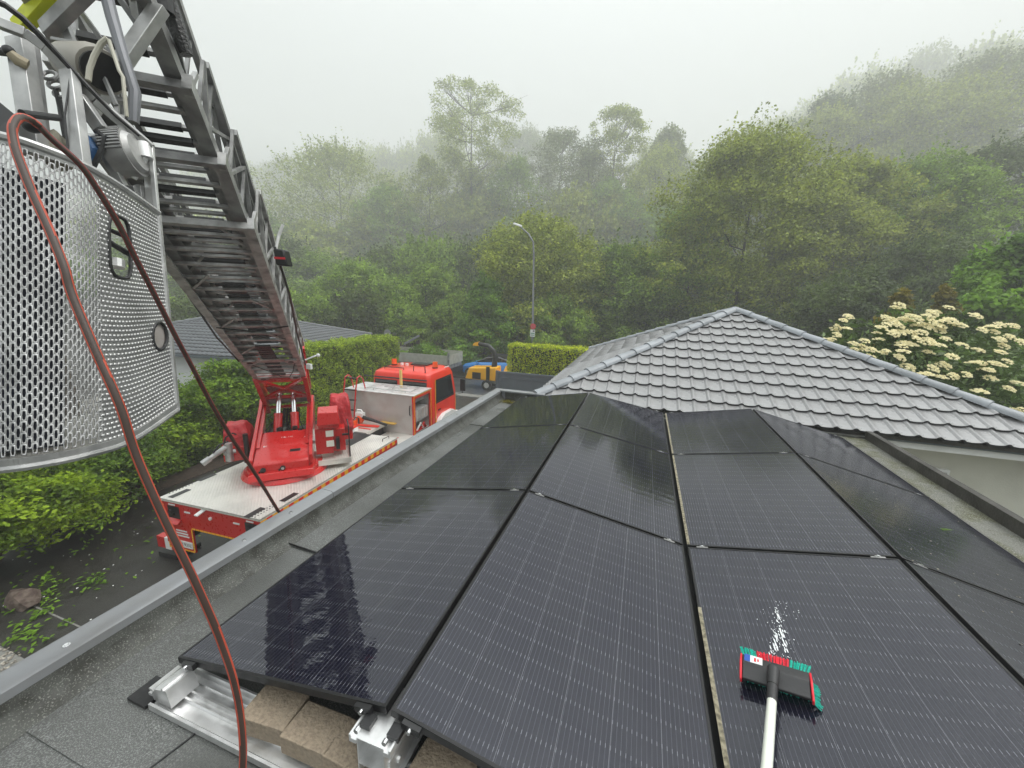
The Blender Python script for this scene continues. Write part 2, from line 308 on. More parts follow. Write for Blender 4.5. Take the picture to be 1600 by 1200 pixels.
# ------------------------------------------------------------------ photovoltaic material
def pv_mat():
    m = bpy.data.materials.new('photovoltaic_glass'); m.use_nodes = True; t = m.node_tree; b = t.nodes['Principled BSDF']
    N = t.nodes.new; L = t.links.new
    def math_(op, a, b_=None, c=None):
        n = N('ShaderNodeMath'); n.operation = op
        for i, v in enumerate((a, b_, c)):
            if v is None: continue
            if hasattr(v, 'links'): L(v, n.inputs[i])
            else: n.inputs[i].default_value = v
        return n.outputs[0]
    tc = N('ShaderNodeTexCoord').outputs['Object']; sp = N('ShaderNodeSeparateXYZ'); L(tc, sp.inputs[0]); X, Y = sp.outputs[0], sp.outputs[1]
    def line(v, period, half, off=0.0):   # 1 inside |frac-0.5|<half
        f = math_('FRACT', math_('DIVIDE', math_('ADD', v, off), period))
        return math_('LESS_THAN', math_('ABSOLUTE', math_('SUBTRACT', f, 0.5)), half)
    bus = line(X, 0.01820, 0.055, 0.0)
    pad = line(Y, 0.0933, 0.085, 0.0)
    colgap = line(X, 0.1840, 0.0045, 0.075)
    rowgap = line(Y, 0.0933, 0.010, 0.0)
    n1 = N('ShaderNodeTexNoise'); n1.inputs['Scale'].default_value = 5.0; L(tc, n1.inputs['Vector'])
    base = N('ShaderNodeMixRGB'); base.inputs[1].default_value = (0.006, 0.006, 0.013, 1); base.inputs[2].default_value = (0.010, 0.010, 0.020, 1); L(n1.outputs['Fac'], base.inputs[0])
    g = N('ShaderNodeMixRGB'); L(math_('MULTIPLY', rowgap, 0.7), g.inputs[0]); L(base.outputs[0], g.inputs[1]); g.inputs[2].default_value = (0.002, 0.002, 0.003, 1)
    bm_ = math_('MULTIPLY', bus, math_('ADD', 0.13, math_('MULTIPLY', pad, 0.40)))
    mx = N('ShaderNodeMixRGB'); L(bm_, mx.inputs[0]); L(g.outputs[0], mx.inputs[1]); mx.inputs[2].default_value = (0.30, 0.31, 0.35, 1)
    mx2 = N('ShaderNodeMixRGB'); L(math_('MULTIPLY', colgap, 0.35), mx2.inputs[0]); L(mx.outputs[0], mx2.inputs[1]); mx2.inputs[2].default_value = (0.32, 0.33, 0.36, 1)
    # pollen film and dried droplets
    oi = N('ShaderNodeObjectInfo')
    n2 = N('ShaderNodeTexNoise'); n2.inputs['Scale'].default_value = 3.0; n2.inputs['Detail'].default_value = 6; L(tc, n2.inputs['Vector'])
    film = N('ShaderNodeMapRange'); film.inputs[1].default_value = 0.40; film.inputs[2].default_value = 0.75; film.inputs[3].default_value = 0.0; film.inputs[4].default_value = 0.016; L(n2.outputs['Fac'], film.inputs[0])
    mx3 = N('ShaderNodeMixRGB'); L(film.outputs[0], mx3.inputs[0]); L(mx2.outputs[0], mx3.inputs[1]); mx3.inputs[2].default_value = (0.42, 0.42, 0.40, 1)
    L(mx3.outputs[0], b.inputs['Base Color'])
    b.inputs['Specular IOR Level'].default_value = 0.72; b.inputs['Specular Tint'].default_value = (0.93, 0.95, 1.0, 1); b.inputs['IOR'].default_value = 1.5
    # wet film: smooth where clean water runs, rough where droplets sit
    col = N('ShaderNodeAttribute'); col.attribute_type = 'OBJECT'; col.attribute_name = 'dew'
    dew = col.outputs['Fac']
    vor = N('ShaderNodeTexVoronoi'); vor.inputs['Scale'].default_value = 95; L(tc, vor.inputs['Vector'])
    drop = N('ShaderNodeMapRange'); drop.inputs[1].default_value = 0.0; drop.inputs[2].default_value = 0.35; drop.inputs[3].default_value = 1; drop.inputs[4].default_value = 0; L(vor.outputs['Distance'], drop.inputs[0])
    mp = N('ShaderNodeMapping'); mp.inputs['Scale'].default_value = (1.0, 4.0, 1.0); L(tc, mp.inputs[0])
    n3 = N('ShaderNodeTexNoise'); n3.inputs['Scale'].default_value = 5.0; n3.inputs['Detail'].default_value = 3; L(mp.outputs[0], n3.inputs['Vector'])
    h = math_('ADD', math_('MULTIPLY', n3.outputs['Fac'], 0.0012), math_('MULTIPLY', math_('MULTIPLY', drop.outputs[0], dew), 0.0013))
    bp = N('ShaderNodeBump'); bp.inputs['Strength'].default_value = 0.55; bp.inputs['Distance'].default_value = 1.0; L(h, bp.inputs['Height']); L(bp.outputs[0], b.inputs['Normal'])
    L(math_('ADD', 0.018, math_('MULTIPLY', dew, math_('MULTIPLY', n2.outputs['Fac'], 0.26))), b.inputs['Roughness'])
    return m
M_['pv'] = pv_mat()
M_['pv_frame'] = mat('black_anodised_frame', (0.018, 0.018, 0.019), 0.35, 0.3, rvar=(20, 0.5))

# ------------------------------------------------------------------ ground and setting
def hill(x, y):
    h = 0.0
    if y > 33: h += 0.13 * (min(y, 75) - 33)
    if y > 75: h += 0.22 * (y - 75)
    if y > 18 and x > 8: h += 0.12 * (x - 8)
    return min(h, 62.0)
def grid_sheet(name, xs, ys, zf, material, kind='structure', jit=0):
    V = []; F = []
    for j, y in enumerate(ys):
        for i, x in enumerate(xs): V.append((x, y, zf(x, y) + (random.uniform(-jit, jit) if jit else 0)))
    n = len(xs)
    for j in range(len(ys) - 1):
        for i in range(n - 1): F.append((j * n + i, j * n + i + 1, (j + 1) * n + i + 1, (j + 1) * n + i))
    me = bpy.data.meshes.new(name); me.from_pydata(V, [], F); me.materials.append(material)
    me.polygons.foreach_set('use_smooth', [True] * len(F))
    return link(bpy.data.objects.new(name, me), kind=kind)
grid_sheet('ground', np.linspace(-330, 330, 111), np.linspace(-30, 450, 81), lambda x, y: hill(x, y) - 0.02, M_['soil'], jit=0.0)
MB().box(-12.9, -2.6, 2.33, 19.2, -0.01, 0.006).build('driveway', M_['asphalt'], kind='structure')
MB().box(-60, 40, 19.75, 27.2, -0.01, 0.010).build('road', M_['road'], kind='structure')
MB().box(-13.2, 40, 19.2, 19.75, -0.01, 0.08).build('pavement_edge', M_['kerb'], kind='structure', bevel=0.02)
MB().box(-60, 40, 27.2, 27.45, -0.01, 0.12).build('kerb', M_['kerb'], kind='structure', bevel=0.02)
MB().box(-13.4, -12.1, 4.2, 17.5, -0.01, 0.03).build('soil_bed', mat('brown_soil', (.055, .035, .022), .9, var=(9, (.03, .02, .014), .4, .6), bump=(20, .8, .03)), kind='structure')
# pale wet strip line across the driveway
MB().box(-9.6, -4.5, 2.93, 2.955, 0.0, 0.010).build('drain_joint', M_['kerb'], kind='structure')
# gravel strip (uncountable): many small stones
def gravel():
    n = 5200; V = []; F = []
    base = np.array([(1, 0, 0), (-1, 0, 0), (0, 1, 0), (0, -1, 0), (0, 0, 1), (0, 0, -1)], float)
    tri = np.array([(0, 2, 4), (2, 1, 4), (1, 3, 4), (3, 0, 4), (2, 0, 5), (1, 2, 5), (3, 1, 5), (0, 3, 5)])
    x = rng.uniform(-11.0, -5.2, n); y = rng.uniform(0.2, 2.36, n)
    s = rng.uniform(0.014, 0.034, n)
    vs = base[None] * s[:, None, None] * rng.uniform(0.6, 1.2, (n, 6, 1)); vs[:, :, 2] *= 0.7
    a = rng.uniform(0, 6.28, n); c, sn = np.cos(a), np.sin(a)
    X = vs[:, :, 0] * c[:, None] - vs[:, :, 1] * sn[:, None] + x[:, None]; Yv = vs[:, :, 0] * sn[:, None] + vs[:, :, 1] * c[:, None] + y[:, None]
    Z = vs[:, :, 2] + 0.012
    V = np.stack([X, Yv, Z], -1).reshape(-1, 3); F = (tri[None] + 6 * np.arange(n)[:, None, None]).reshape(-1, 3)
    link(bpy.data.objects.new('gravel', np_mesh('gravel', V, F, [M_['gravel']])), kind='stuff')
gravel()
MB().box(-11.2, -5.0, -1, 2.33, -0.01, 0.004).build('gravel_bed', M_['kerb'], kind='structure')

# ------------------------------------------------------------------ flat roofed garage
ZR = H - 1.76
gar = empty('flat_roof_garage', (0.3, 2.5, 0), 'garage with grey felted flat roof carrying the solar panels', 'garage')
m = MB().box(-2.36, 3.0, -1.5, 6.42, 0, ZR - 0.14); m.build('wall', M_['render'], gar)
def felt_sheet(x0, x1, y0, y1, z, lap=0.0):
    m = MB(); nx = 14; ny = 26
    xs = np.linspace(x0, x1, nx); ys = np.linspace(y0, y1, ny); V = []; F = []
    for y in ys:
        for x in xs:
            V.append((x, y, z + 0.004 * math.sin(3.1 * x + 1.7 * y) * math.sin(2.3 * y)))
    for j in range(ny - 1):
        for i in range(nx - 1): F.append((j * nx + i, j * nx + i + 1, (j + 1) * nx + i + 1, (j + 1) * nx + i))
    m.add(V, F)
    # front edge thickness
    m.add([(x0, y0, z + 0.0), (x1, y0, z), (x1, y0, z - 0.008), (x0, y0, z - 0.008)], [(0, 1, 2, 3)])
    return m
m = MB().box(-2.30, 2.98, -1.5, 6.40, ZR - 0.14, ZR - 0.012); m.build('roof_slab', M_['felt_side'], gar)
bands = [(-1.5, 0.62, 0.000), (0.58, 1.90, 0.006), (1.86, 3.4, 0.012), (3.36, 4.9, 0.006), (4.86, 6.38, 0.012)]
for a, b_, dz in bands:
    felt_sheet(-2.27, 2.62, a, b_, ZR + dz).build('felt_sheet', M_['roof_felt'], gar, smooth=True)
felt_sheet(2.60, 2.985, -1.5, 6.38, ZR + 0.022).build('felt_sheet', M_['felt_moss'], gar, 'wet moss stained strip of roofing felt', smooth=True)
# bitumen seams that creep up to the upstand
for y in (1.86,):
    m = MB(); m.tube([(-2.27, y + 0.01, ZR + 0.022), (-2.0, y, ZR + 0.018), (-1.7, y - 0.012, ZR + 0.018), (-1.2, y - 0.005, ZR + 0.018), (2.6, y, ZR + 0.018)], 0.007, 5)
    m.build('bitumen_seam', M_['rubber'], gar)
# roof underlay seam in the foreground
m = MB(); m.tube([at_z(335, 1122, ZR + .012), at_z(290, 1158, ZR + .012), at_z(235, 1200, ZR + .010), at_z(170, 1260, ZR + .010)], 0.004, 5); m.build('bitumen_seam', M_['rubber'], gar)
# left upstand (sloped fillet) in felt
prof = [(-2.30, ZR - 0.02), (-2.20, ZR + 0.004), (-2.255, ZR + 0.035), (-2.28, ZR + 0.085), (-2.285, ZR + 0.160), (-2.36, ZR + 0.160), (-2.36, ZR - 0.02)]
MB().prism(prof, 1, -1.5, 6.40).build('upstand', M_['felt_side'], gar, smooth=True)
MB().box(-2.2, 3.0, 6.34, 6.42, ZR - 0.02, ZR + 0.05).build('upstand', M_['felt_side'], gar)
MB().box(-2.2, -1.55, 6.34, 6.42, ZR + 0.05, ZR + 0.15).build('upstand', M_['felt_side'], gar)
# right parapet: dark wet timber board
MB().box(2.985, 3.06, -1.5, 6.36, ZR - 0.1, ZR + 0.135).build('parapet_board', M_['timber_dark'], gar, bevel=0.004)
# zinc coping lengths with screws
cop = [(-2.405, ZR + 0.155), (-2.405, ZR + 0.172), (-2.395, ZR + 0.184), (-2.30, ZR + 0.180), (-2.283, ZR + 0.170), (-2.28, ZR + 0.130), (-2.286, ZR + 0.130), (-2.288, ZR + 0.158)]
ys = [-1.5, 0.35, 2.35, 4.35, 6.34]
for a, b_ in zip(ys[:-1], ys[1:]):
    cpo = MB().prism(cop, 1, a + 0.002, b_ - 0.002).build('coping', M_['coping'], gar, smooth=True)
    MB().prism([(-2.410, ZR + 0.06), (-2.410, ZR + 0.178), (-2.4055, ZR + 0.178), (-2.4055, ZR + 0.06)], 1, a + 0.002, b_ - 0.002).build('coping_drip', M_['coping'], cpo)
for y in (0.78, 1.62, 1.98, 3.05, 3.72, 4.7, 5.6):
    s = MB(); s.cyl((-2.325, y, ZR + 0.180), (-2.325, y, ZR + 0.186), 0.013, n=12); s.cyl((-2.325, y, ZR + 0.186), (-2.325, y, ZR + 0.191), 0.008, n=6)
    s.build('screw', M_['chrome'], gar)
MB().prism([(6.32, ZR + 0.155), (6.32, ZR + 0.178), (6.43, ZR + 0.186), (6.45, ZR + 0.178), (6.45, ZR + 0.12), (6.43, ZR + 0.12), (6.43, ZR + 0.155)], 0, -2.40, -1.5).build('coping', M_['coping'], gar)
m = MB(); m.tube([(-2.32, 1.42, ZR + 0.19), (-2.30, 1.42, ZR + 0.192), (-2.28, 1.42, ZR + 0.18)], 0.004, 5)
# leaf litter in the far corner
def leaf_pile(name, cx, cy, cz, rx, ry, n, s, material, parent=None, label=None, cat=None, kind=None, h=0.01):
    P = np.stack([rng.normal(cx, rx, n), rng.normal(cy, ry, n), cz + rng.uniform(0, h, n)], -1)
    me = leaves_mesh(name, P, s, material if isinstance(material, list) else [material], flat=0.75)
    o = link(bpy.data.objects.new(name, me), parent, label, cat, kind=kind)
    if parent is not None: o.matrix_local = world_of(parent).inverted()
    return o
def leaves_mesh(name, P, size, mats, flat=0.3, up=None, aspect=0.5, mi=None, droop=0.0, svar=0.35):
    """diamond leaves, two triangles folded on the midrib"""
    n = len(P)
    d = rng.normal(size=(n, 3)); d[:, 2] = d[:, 2] * (1 - flat) - droop
    d /= np.linalg.norm(d, axis=1)[:, None] + 1e-9
    if up is not None: nrm = up + rng.normal(size=(n, 3)) * 0.38
    else:
        nrm = rng.normal(size=(n, 3)) * (1 - flat) ; nrm[:, 2] += 0.7 + flat
    s = np.cross(d, nrm); s /= np.linalg.norm(s, axis=1)[:, None] + 1e-9
    k = np.cross(s, d)
    sz = (size * rng.uniform(1 - svar, 1 + svar, n))[:, None]
    a = P - d * sz * 0.5; b = P + d * sz * 0.5
    l = P + s * sz * aspect * 0.5 + k * sz * 0.10; r = P - s * sz * aspect * 0.5 + k * sz * 0.10
    V = np.stack([a, r, b, l], 1).reshape(-1, 3)
    F = np.arange(4 * n).reshape(n, 4)
    return np_mesh(name, V, F, mats, mi)
leaf_pile('leaf_litter', -2.1, 6.2, ZR + 0.02, 0.07, 0.06, 90, 0.05, M_['leaf_rust'], label='brown leaf litter in the far corner of the flat roof', cat='leaves', kind='stuff')

# ------------------------------------------------------------------ solar panels
PW, PL, GAP = 1.115, 1.722, 0.020
cols = [(-1.852, -0.742, -1.62, -1.425, 'low', 0), (-0.718, 0.392, -1.425, -1.62, 'high', 0), (0.422, 1.535, -1.62, -1.425, 'low', 1), (1.562, 2.66, -1.425, -1.70, 'high', 1)]
pan_labels = [
 ['nearest panel of the left row, beside the hose and above the paver bricks', 'middle panel of the left row, its glass reflecting dark trees', 'farthest panel of the left row, next to the grey coping'],
 ['large nearest panel of the second row, right of the aluminium ridge bracket', 'middle panel of the second row with a jagged tree reflection', 'farthest panel of the second row below the tiled roof'],
 ['near panel of the third row with the brush lying on it', 'middle panel of the third row, dulled by fine droplets', 'farthest panel of the third row next to the roof eave'],
 ['nearest dark panel of the right hand row cut off by the photo edge', 'middle dark panel of the right hand row with a green leaf on it', 'farthest dark panel of the right hand row by the mossy gutter strip']]
frame_me = None
panels = {}
for ci, (xa, xb, za, zb, _, dewc) in enumerate(cols):
    for ri in range(3):
        y0 = 0.93 + ri * (PL + GAP)
        w_ = math.hypot(xb - xa, zb - za)
        A = Vector((xa, y0, H + za)); ex = Vector((xb - xa, 0, zb - za)).normalized(); ey = Vector((0, 1, 0)); ez = ex.cross(ey)
        MP = frame(A, ex, ey)
        p = bpy.data.objects.new('solar_panel', None); p.empty_display_size = .1; p.matrix_world = MP
        link(p, None, pan_labels[ci][ri], 'solar panel', 'solar panels on the flat roof'); MWD[p.name] = MP
        fr = MB(MP); t = 0.011
        for q in ((0, w_, 0, t), (0, w_, PL - t, PL), (0, t, t, PL - t), (w_ - t, w_, t, PL - t)): fr.box(q[0], q[1], q[2], q[3], -0.030, 0.0012)
        fr.build('frame', M_['pv_frame'], p)
        gl = MB(Matrix.Identity(4)).box(t, w_ - t, t, PL - t, -0.006, -0.0005)
        me = gl.mesh('glass', [M_['pv']]); go = inst(me, 'glass', p, MP)
        go['dew'] = [0.02, 0.10, 0.9, 0.8][ci] if not (ci == 1 and ri == 2) else 0.3
        if ci == 2: # yellowish lichen edge on the valley side
            d_ = MB(MP); prev = None
            d_.box(-0.002, 0.016, 0.01, PL - 0.02 if ri else 1.15, 0.0015, 0.004); d_.build('stained_edge', M_['dirt'], p)
        # clamps at the seams
        for sx in (0.09, w_ - 0.09):
            for sy, vis in ((-GAP / 2, ri > 0 or True), (PL + GAP / 2, ri == 2)):
                if not vis: continue
                cl = MB(MP); cl.box(sx - 0.035, sx + 0.035, sy - 0.009, sy + 0.009, -0.028, -0.002)
                if ri > 0 or sy > 0: cl.box(sx - 0.014, sx + 0.014, sy - 0.012, sy + 0.012, -0.002, 0.002)
                co = cl.build('clamp', M_['black'] if sy < 0 and ri == 0 else M_['alu_dark'], p)
                sb = MB(MP)
                if ri == 0 and sy < 0: sb.cyl((sx, -0.032, -0.012), (sx, -0.018, -0.012), 0.008, n=10)
                else: sb.cyl((sx, sy, 0.004), (sx, sy, 0.009), 0.006, n=8)
                sb.build('bolt', M_['chrome'], co)
        panels[(ci, ri)] = (p, MP, w_)

# ------------------------------------------------------------------ mounting rails, brackets, ballast
rl = empty('mounting_rail', (-0.3, 0.86, ZR), 'aluminium base rail with upright bracket under the front panel edge', 'rail')
m = MB(); zb = ZR + 0.012
for y, hh, ww in ((0.80, 0.030, 0.010), (0.826, 0.012, 0.02), (0.872, 0.022, 0.008), (0.90, 0.022, 0.008), (0.952, 0.012, 0.02), (0.975, 0.038, 0.008)):
    m.box(-1.84, 2.9, y - ww / 2, y + ww / 2, zb + 0.0045, zb + hh)
m.box(-1.84, 2.9, 0.795, 0.979, zb, zb + 0.004); m.build('rail_channel', M_['alu_mill'], rl)
m = MB(frame((-1.80, 0.82, ZR), (1, 0, 0), (0, 1, 0)))
m.prism([(-0.045, 0.035), (0.065, 0.035), (0.045, 0.115), (-0.03, 0.095), (-0.055, 0.06)], 1, 0.0, 0.11)
m.box(-0.075, -0.055, 0.0, 0.11, 0.05, 0.062); m.box(-0.062, -0.04, -0.002, 0.112, 0.082, 0.092); m.box(0.02, 0.03, -0.002, 0.112, 0.108, 0.122); m.build('low_bracket', M_['alu_mill'], rl)
# tall ridge bracket: hollow extrusion with chambers
rb = MB(); X0, X1, Y0, Y1 = -0.800, -0.690, 0.845, 1.05; t = 0.004; zt = H - 1.478
rb.box(X0, X0 + t, Y0, Y1, ZR + .02, zt); rb.box(X1 - t, X1, Y0, Y1, ZR + .02, zt)
rb.box(X0 + t, X1 - t, Y0, Y1, zt - t, zt)
for z in (ZR + 0.09, ZR + 0.17): rb.box(X0 + t, X1 - t, Y0, Y1, z, z + t)
rb.box(X0 + t, X1 - t, Y0 + 0.06, Y0 + 0.064, ZR + 0.02, zt - t)
rb.box(X0 - 0.028, X0, Y0 - 0.004, Y1, zt - 0.022, zt - 0.006); rb.box(X1, X1 + 0.028, Y0 - 0.004, Y1, zt - 0.022, zt - 0.006)
rb.box(X0 - 0.028, X0 - 0.020, Y0 - 0.004, Y1, zt - 0.0055, zt + 0.008); rb.box(X1 + 0.020, X1 + 0.028, Y0 - 0.004, Y1, zt - 0.0055, zt + 0.008)
rb.box(X1, X1 + 0.02, Y0, Y1, ZR + 0.088, ZR + 0.094)
rb.build('ridge_bracket', M_['alu_mill'], rl)
MB().box(X0 - 0.01, X0 + 0.03, Y0 + 0.03, Y0 + 0.075, zt + 0.001, zt + 0.02).build('clamp_foot', M_['black'], rl)
m = MB(); m.box(X1 - 0.01, X1 + 0.035, Y0 + 0.03, Y0 + 0.075, zt + 0.001, zt + 0.022); m.build('clamp_foot', M_['black'], rl)
for xx in (X0 + 0.002, X1 + 0.004):
    m = MB(); m.cyl((xx, Y0 - 0.004, zt + 0.03), (xx, Y0 + 0.01, zt + 0.03), 0.009, n=12); m.build('bolt', M_['chrome'], rl)
m = MB(); m.cyl((X1, Y0 + 0.07, ZR + 0.15), (X1 + 0.014, Y0 + 0.07, ZR + 0.15), 0.012, n=8); m.box(X1 + 0.0, X1 + 0.006, Y0 + 0.02, Y0 + 0.13, ZR + 0.10, ZR + 0.2); m.build('side_plate', M_['alu_mill'], rl)
# valley and ridge rails between the rows, seen through the gaps
for xx, z in ((0.407, -1.70), (1.548, -1.52), (-0.730, -1.52)):
    MB().box(xx - 0.05, xx + 0.05, 1.1, 6.1, H + z - 0.03, H + z).build('row_rail', M_['black'], rl)
MB().box(-1.97, -1.855, 0.79, 0.90, ZR + .013, ZR + 0.028).build('protection_mat', M_['rubber'], label='black rubber protection mat sticking out under the rail end', cat='mat')
bpos = [(429, 1104, 5, 'tan paver brick nearest the hose, leftmost under the panel'), (494, 1136, 1, 'tan paver brick second from the hose under the front panel'),
        (561, 1168, -2, 'tan paver brick against the left side of the ridge bracket'), (690, 1200, -6, 'tan paver brick on the right side of the ridge bracket, mostly hidden')]
hw_ = float(np.linalg.norm(at_z(494, 1136, ZR + .115) - at_z(429, 1104, ZR + .115))) / 2 - .003
bme = MB(Matrix.Identity(4)).box(-hw_, hw_, -0.072, 0.072, 0, 0.085).mesh('brick', [M_['brick']])
for px, py, a, lb in bpos:
    x, y, _ = at_z(px, py, ZR + .115)
    o = bpy.data.objects.new('paver_brick', bme); link(o, None, lb, 'paver', 'ballast bricks on the mounting rail')
    o.location = (x, y, ZR + 0.035); o.rotation_euler = (0, 0, rad(a))
    bv = o.modifiers.new('b', 'BEVEL'); bv.width = 0.004; bv.segments = 2

# ------------------------------------------------------------------ tiles
def tile_mesh(w_=0.225, l=0.385, mats=None):
    m = MB(Matrix.Identity(4)); n = 9
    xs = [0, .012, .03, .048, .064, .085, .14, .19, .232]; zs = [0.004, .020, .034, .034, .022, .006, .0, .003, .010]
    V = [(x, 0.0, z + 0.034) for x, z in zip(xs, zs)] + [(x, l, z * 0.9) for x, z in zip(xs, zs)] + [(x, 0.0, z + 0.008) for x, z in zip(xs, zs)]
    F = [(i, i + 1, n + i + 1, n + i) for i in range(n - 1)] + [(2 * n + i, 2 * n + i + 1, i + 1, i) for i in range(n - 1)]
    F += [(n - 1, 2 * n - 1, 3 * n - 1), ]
    m.add(V, F); m.mi = [1 if n - 1 <= k < 2 * (n - 1) else 0 for k in range(len(m.f))]; me = m.mesh('tile', mats or [M_['tile'], M_['tile_shadow_edge']], True); return me
TILE = tile_mesh()
def clip_mesh(src, M, planes):
    bm = bmesh.new(); bm.from_mesh(src); Mi = M.inverted()
    for co, no in planes:    # keep the side no points away from
        c = Mi @ Vector(co); n_ = (Mi.to_3x3() @ Vector(no)).normalized()
        bmesh.ops.bisect_plane(bm, geom=bm.verts[:] + bm.edges[:] + bm.faces[:], plane_co=c, plane_no=n_, clear_outer=True)
    if not bm.faces: bm.free(); return None
    me = bpy.data.meshes.new(src.name); bm.to_mesh(me); bm.free()
    for mm in src.materials: me.materials.append(mm)
    me.polygons.foreach_set('use_smooth', [True] * len(me.polygons))
    return me
def hip_face(corner0, corner1, apex, parent, tile, single=True, w_=0.225, expo=0.34, z0=0.0):
    """tiles on the triangular face corner0-corner1-apex"""
    a, b, c = Vector(corner0), Vector(corner1), Vector(apex)
    ex = (b - a).normalized(); mid = a + ex * (c - a).dot(ex); ey = (c - mid).normalized(); ez = ex.cross(ey)
    Ht = (c - mid).length; W = (b - a).length; fx = (c - a).dot(ex)
    planes = []
    for p, q, sgn in ((a, c, 1), (b, c, -1)):
        d = (q - p).normalized(); n_ = Vector((0, 0, 1)).cross(Vector((d.x, d.y, 0))).normalized() * sgn
        planes.append((p, n_))
    out = []
    rows = int(Ht / expo) + 1
    for r in range(rows):
        y = r * expo - 0.05; f = max(0, min(1, y / Ht)); xl = fx * f; xr = W - (W - fx) * f
        i0 = int(math.floor(xl / w_)) - 1; i1 = int(math.ceil(xr / w_)) + 1
        for i in range(i0, i1):
            o = a + ex * (i * w_) + ey * y + ez * (z0 + random.uniform(0, 0.003)); M = frame(o, ex, ey) @ Matrix.Rotation(random.uniform(-0.006, 0.006), 4, 'Z')
            x = i * w_; lo = fx * max(0, (y + 0.4) / Ht); hi = W - (W - fx) * max(0, (y + 0.4) / Ht)
            if x >= lo + 0.02 and x + w_ <= hi - 0.03: me = tile
            else:
                me = clip_mesh(tile, M, planes)
                if me is None: continue
            out.append((M, me))
    return out
def hip_caps(p, q, parent, r=0.10, mat_=None, step=0.36, extra=0.04):
    a, b = Vector(p), Vector(q); d = (b - a); L_ = d.length; d.normalize(); n = int(L_ / step)
    side = d.cross(Vector((0, 0, 1))).normalized(); up = side.cross(d)
    st = L_ / n
    for i in range(n):
        o = a + d * (i * st); m = MB(); seg = 9
        V = []
        for (t, rr, lift) in ((-0.02, r + 0.008, 0.012), (st * 0.12, r + 0.004, 0.010), (st + 0.03, r - 0.008, 0.0)):
            for k in range(seg):
                u = math.pi * k / (seg - 1)
                V.append(o + d * t + side * (math.cos(u) * rr) + up * (math.sin(u) * rr * 0.82 + lift + extra - 0.045))
        for k in range(seg):   # front thickness
            u = math.pi * k / (seg - 1); V.append(o + d * -0.02 + side * (math.cos(u) * (r - 0.008)) + up * (math.sin(u) * (r - 0.008) * 0.82 + extra - 0.045))
        F = [(j * seg + k, j * seg + k + 1, (j + 1) * seg + k + 1, (j + 1) * seg + k) for j in range(2) for k in range(seg - 1)]
        F += [(3 * seg + k, 3 * seg + k + 1, k + 1, k) for k in range(seg - 1)]
        m.add(V, F); m.build('ridge_tile', mat_ or M_['ridge'], parent, smooth=True)

house = empty('tiled_house', (1.9, 10.1, 0), 'bungalow with grey tiled hip roof and cream walls right behind the solar panels', 'house')
ZE = H - 1.66; AP = (1.9, 10.1, H - 0.155)
FL, FR, BL, BR = (-1.65, 6.45, ZE), (5.45, 6.45, ZE), (-1.65, 13.75, ZE), (5.45, 13.75, ZE)
MB().add([FL, FR, BR, BL, AP], [(0, 1, 4), (1, 2, 4), (2, 3, 4), (3, 0, 4), (3, 2, 1, 0)]).build('roof_deck', M_['timber_dark'], house)
front = hip_face(FL, FR, AP, house, TILE, z0=0.005); left = hip_face(BL, FL, AP, house, TILE, z0=0.005)
allt = [(M, me, (M.translation - Vector(CAM)).length) for M, me in front] + [(M, me, (M.translation - Vector(CAM)).length + 3) for M, me in left]
allt.sort(key=lambda t: t[2])
for M, me, _ in allt[:296]: inst(me, 'roof_tile', house, M)
def join_tiles(lst, name, parent, mats):
    V = []; F = []; b = 0; MI = []
    for M, me in lst:
        V += [tuple(M @ v.co) for v in me.vertices]; F += [tuple(b + i for i in p.vertices) for p in me.polygons]; MI += [p.material_index for p in me.polygons]; b = len(V)
    me = bpy.data.meshes.new(name); me.from_pydata(V, [], F); me.materials.append(mats); me.materials.append(M_['tile_shadow_edge']); me.polygons.foreach_set('material_index', MI); me.polygons.foreach_set('use_smooth', [True] * len(F))
    o = link(bpy.data.objects.new(name, me), parent, kind='stuff'); o.matrix_local = world_of(parent).inverted(); return o
join_tiles([(M, me) for M, me, _ in allt[296:]], 'roof_tiles', house, M_['tile'])
up = Vector((0, 0, 0.0))
hip_caps(FL, AP, house, extra=0.075); hip_caps(FR, AP, house, extra=0.075); hip_caps(BL, AP, house, extra=0.075); hip_caps(BR, AP, house, extra=0.075)
m = MB(); m.sph((AP[0], AP[1], AP[2] + 0.02), 0.13, 12, 8, (1, 1, 0.7)); m.build('apex_tile', M_['ridge'], house, smooth=True)
# walls, soffit, gutter
MB().box(-1.0, 5.40, 6.95, 13.2, 0, ZE - 0.165).build('wall', M_['render'], house)
MB().box(-1.55, 5.36, 6.56, 13.6, ZE - 0.16, ZE - 0.12).build('soffit', M_['white'], house)
MB().box(3.06, 5.40, 6.53, 6.556, ZE - 0.19, ZE - 0.10).build('fascia', M_['white'], house)
gp = [(6.50 + 0.055 * math.cos(t), ZE - 0.045 + 0.055 * math.sin(t)) for t in np.linspace(math.pi, 2 * math.pi, 9)]
gp2 = [(6.50 + 0.050 * math.cos(t), ZE - 0.045 + 0.050 * math.sin(t)) for t in np.linspace(2 * math.pi, math.pi, 9)]
MB().prism(gp + gp2, 0, 2.75, 5.55).build('gutter', M_['anthracite'], house, smooth=True)
MB().box(-1.6, 5.4, 6.44, 6.60, ZE - 0.062, ZE - 0.012).build('eave_board', M_['timber_dark'], house)
vx, vy, vz = at_y(1462, 741, 6.9)
m = MB(); m.box(vx - .14, vx + .14, 6.88, 6.95, vz - .05, vz + .09); vent = m.build('wall_lamp', M_['white'], house, bevel=0.01)
MB().box(vx - .10, vx + .10, 6.865, 6.879, vz - .02, vz + .05).build('lamp_lens', M_['alu'], vent)

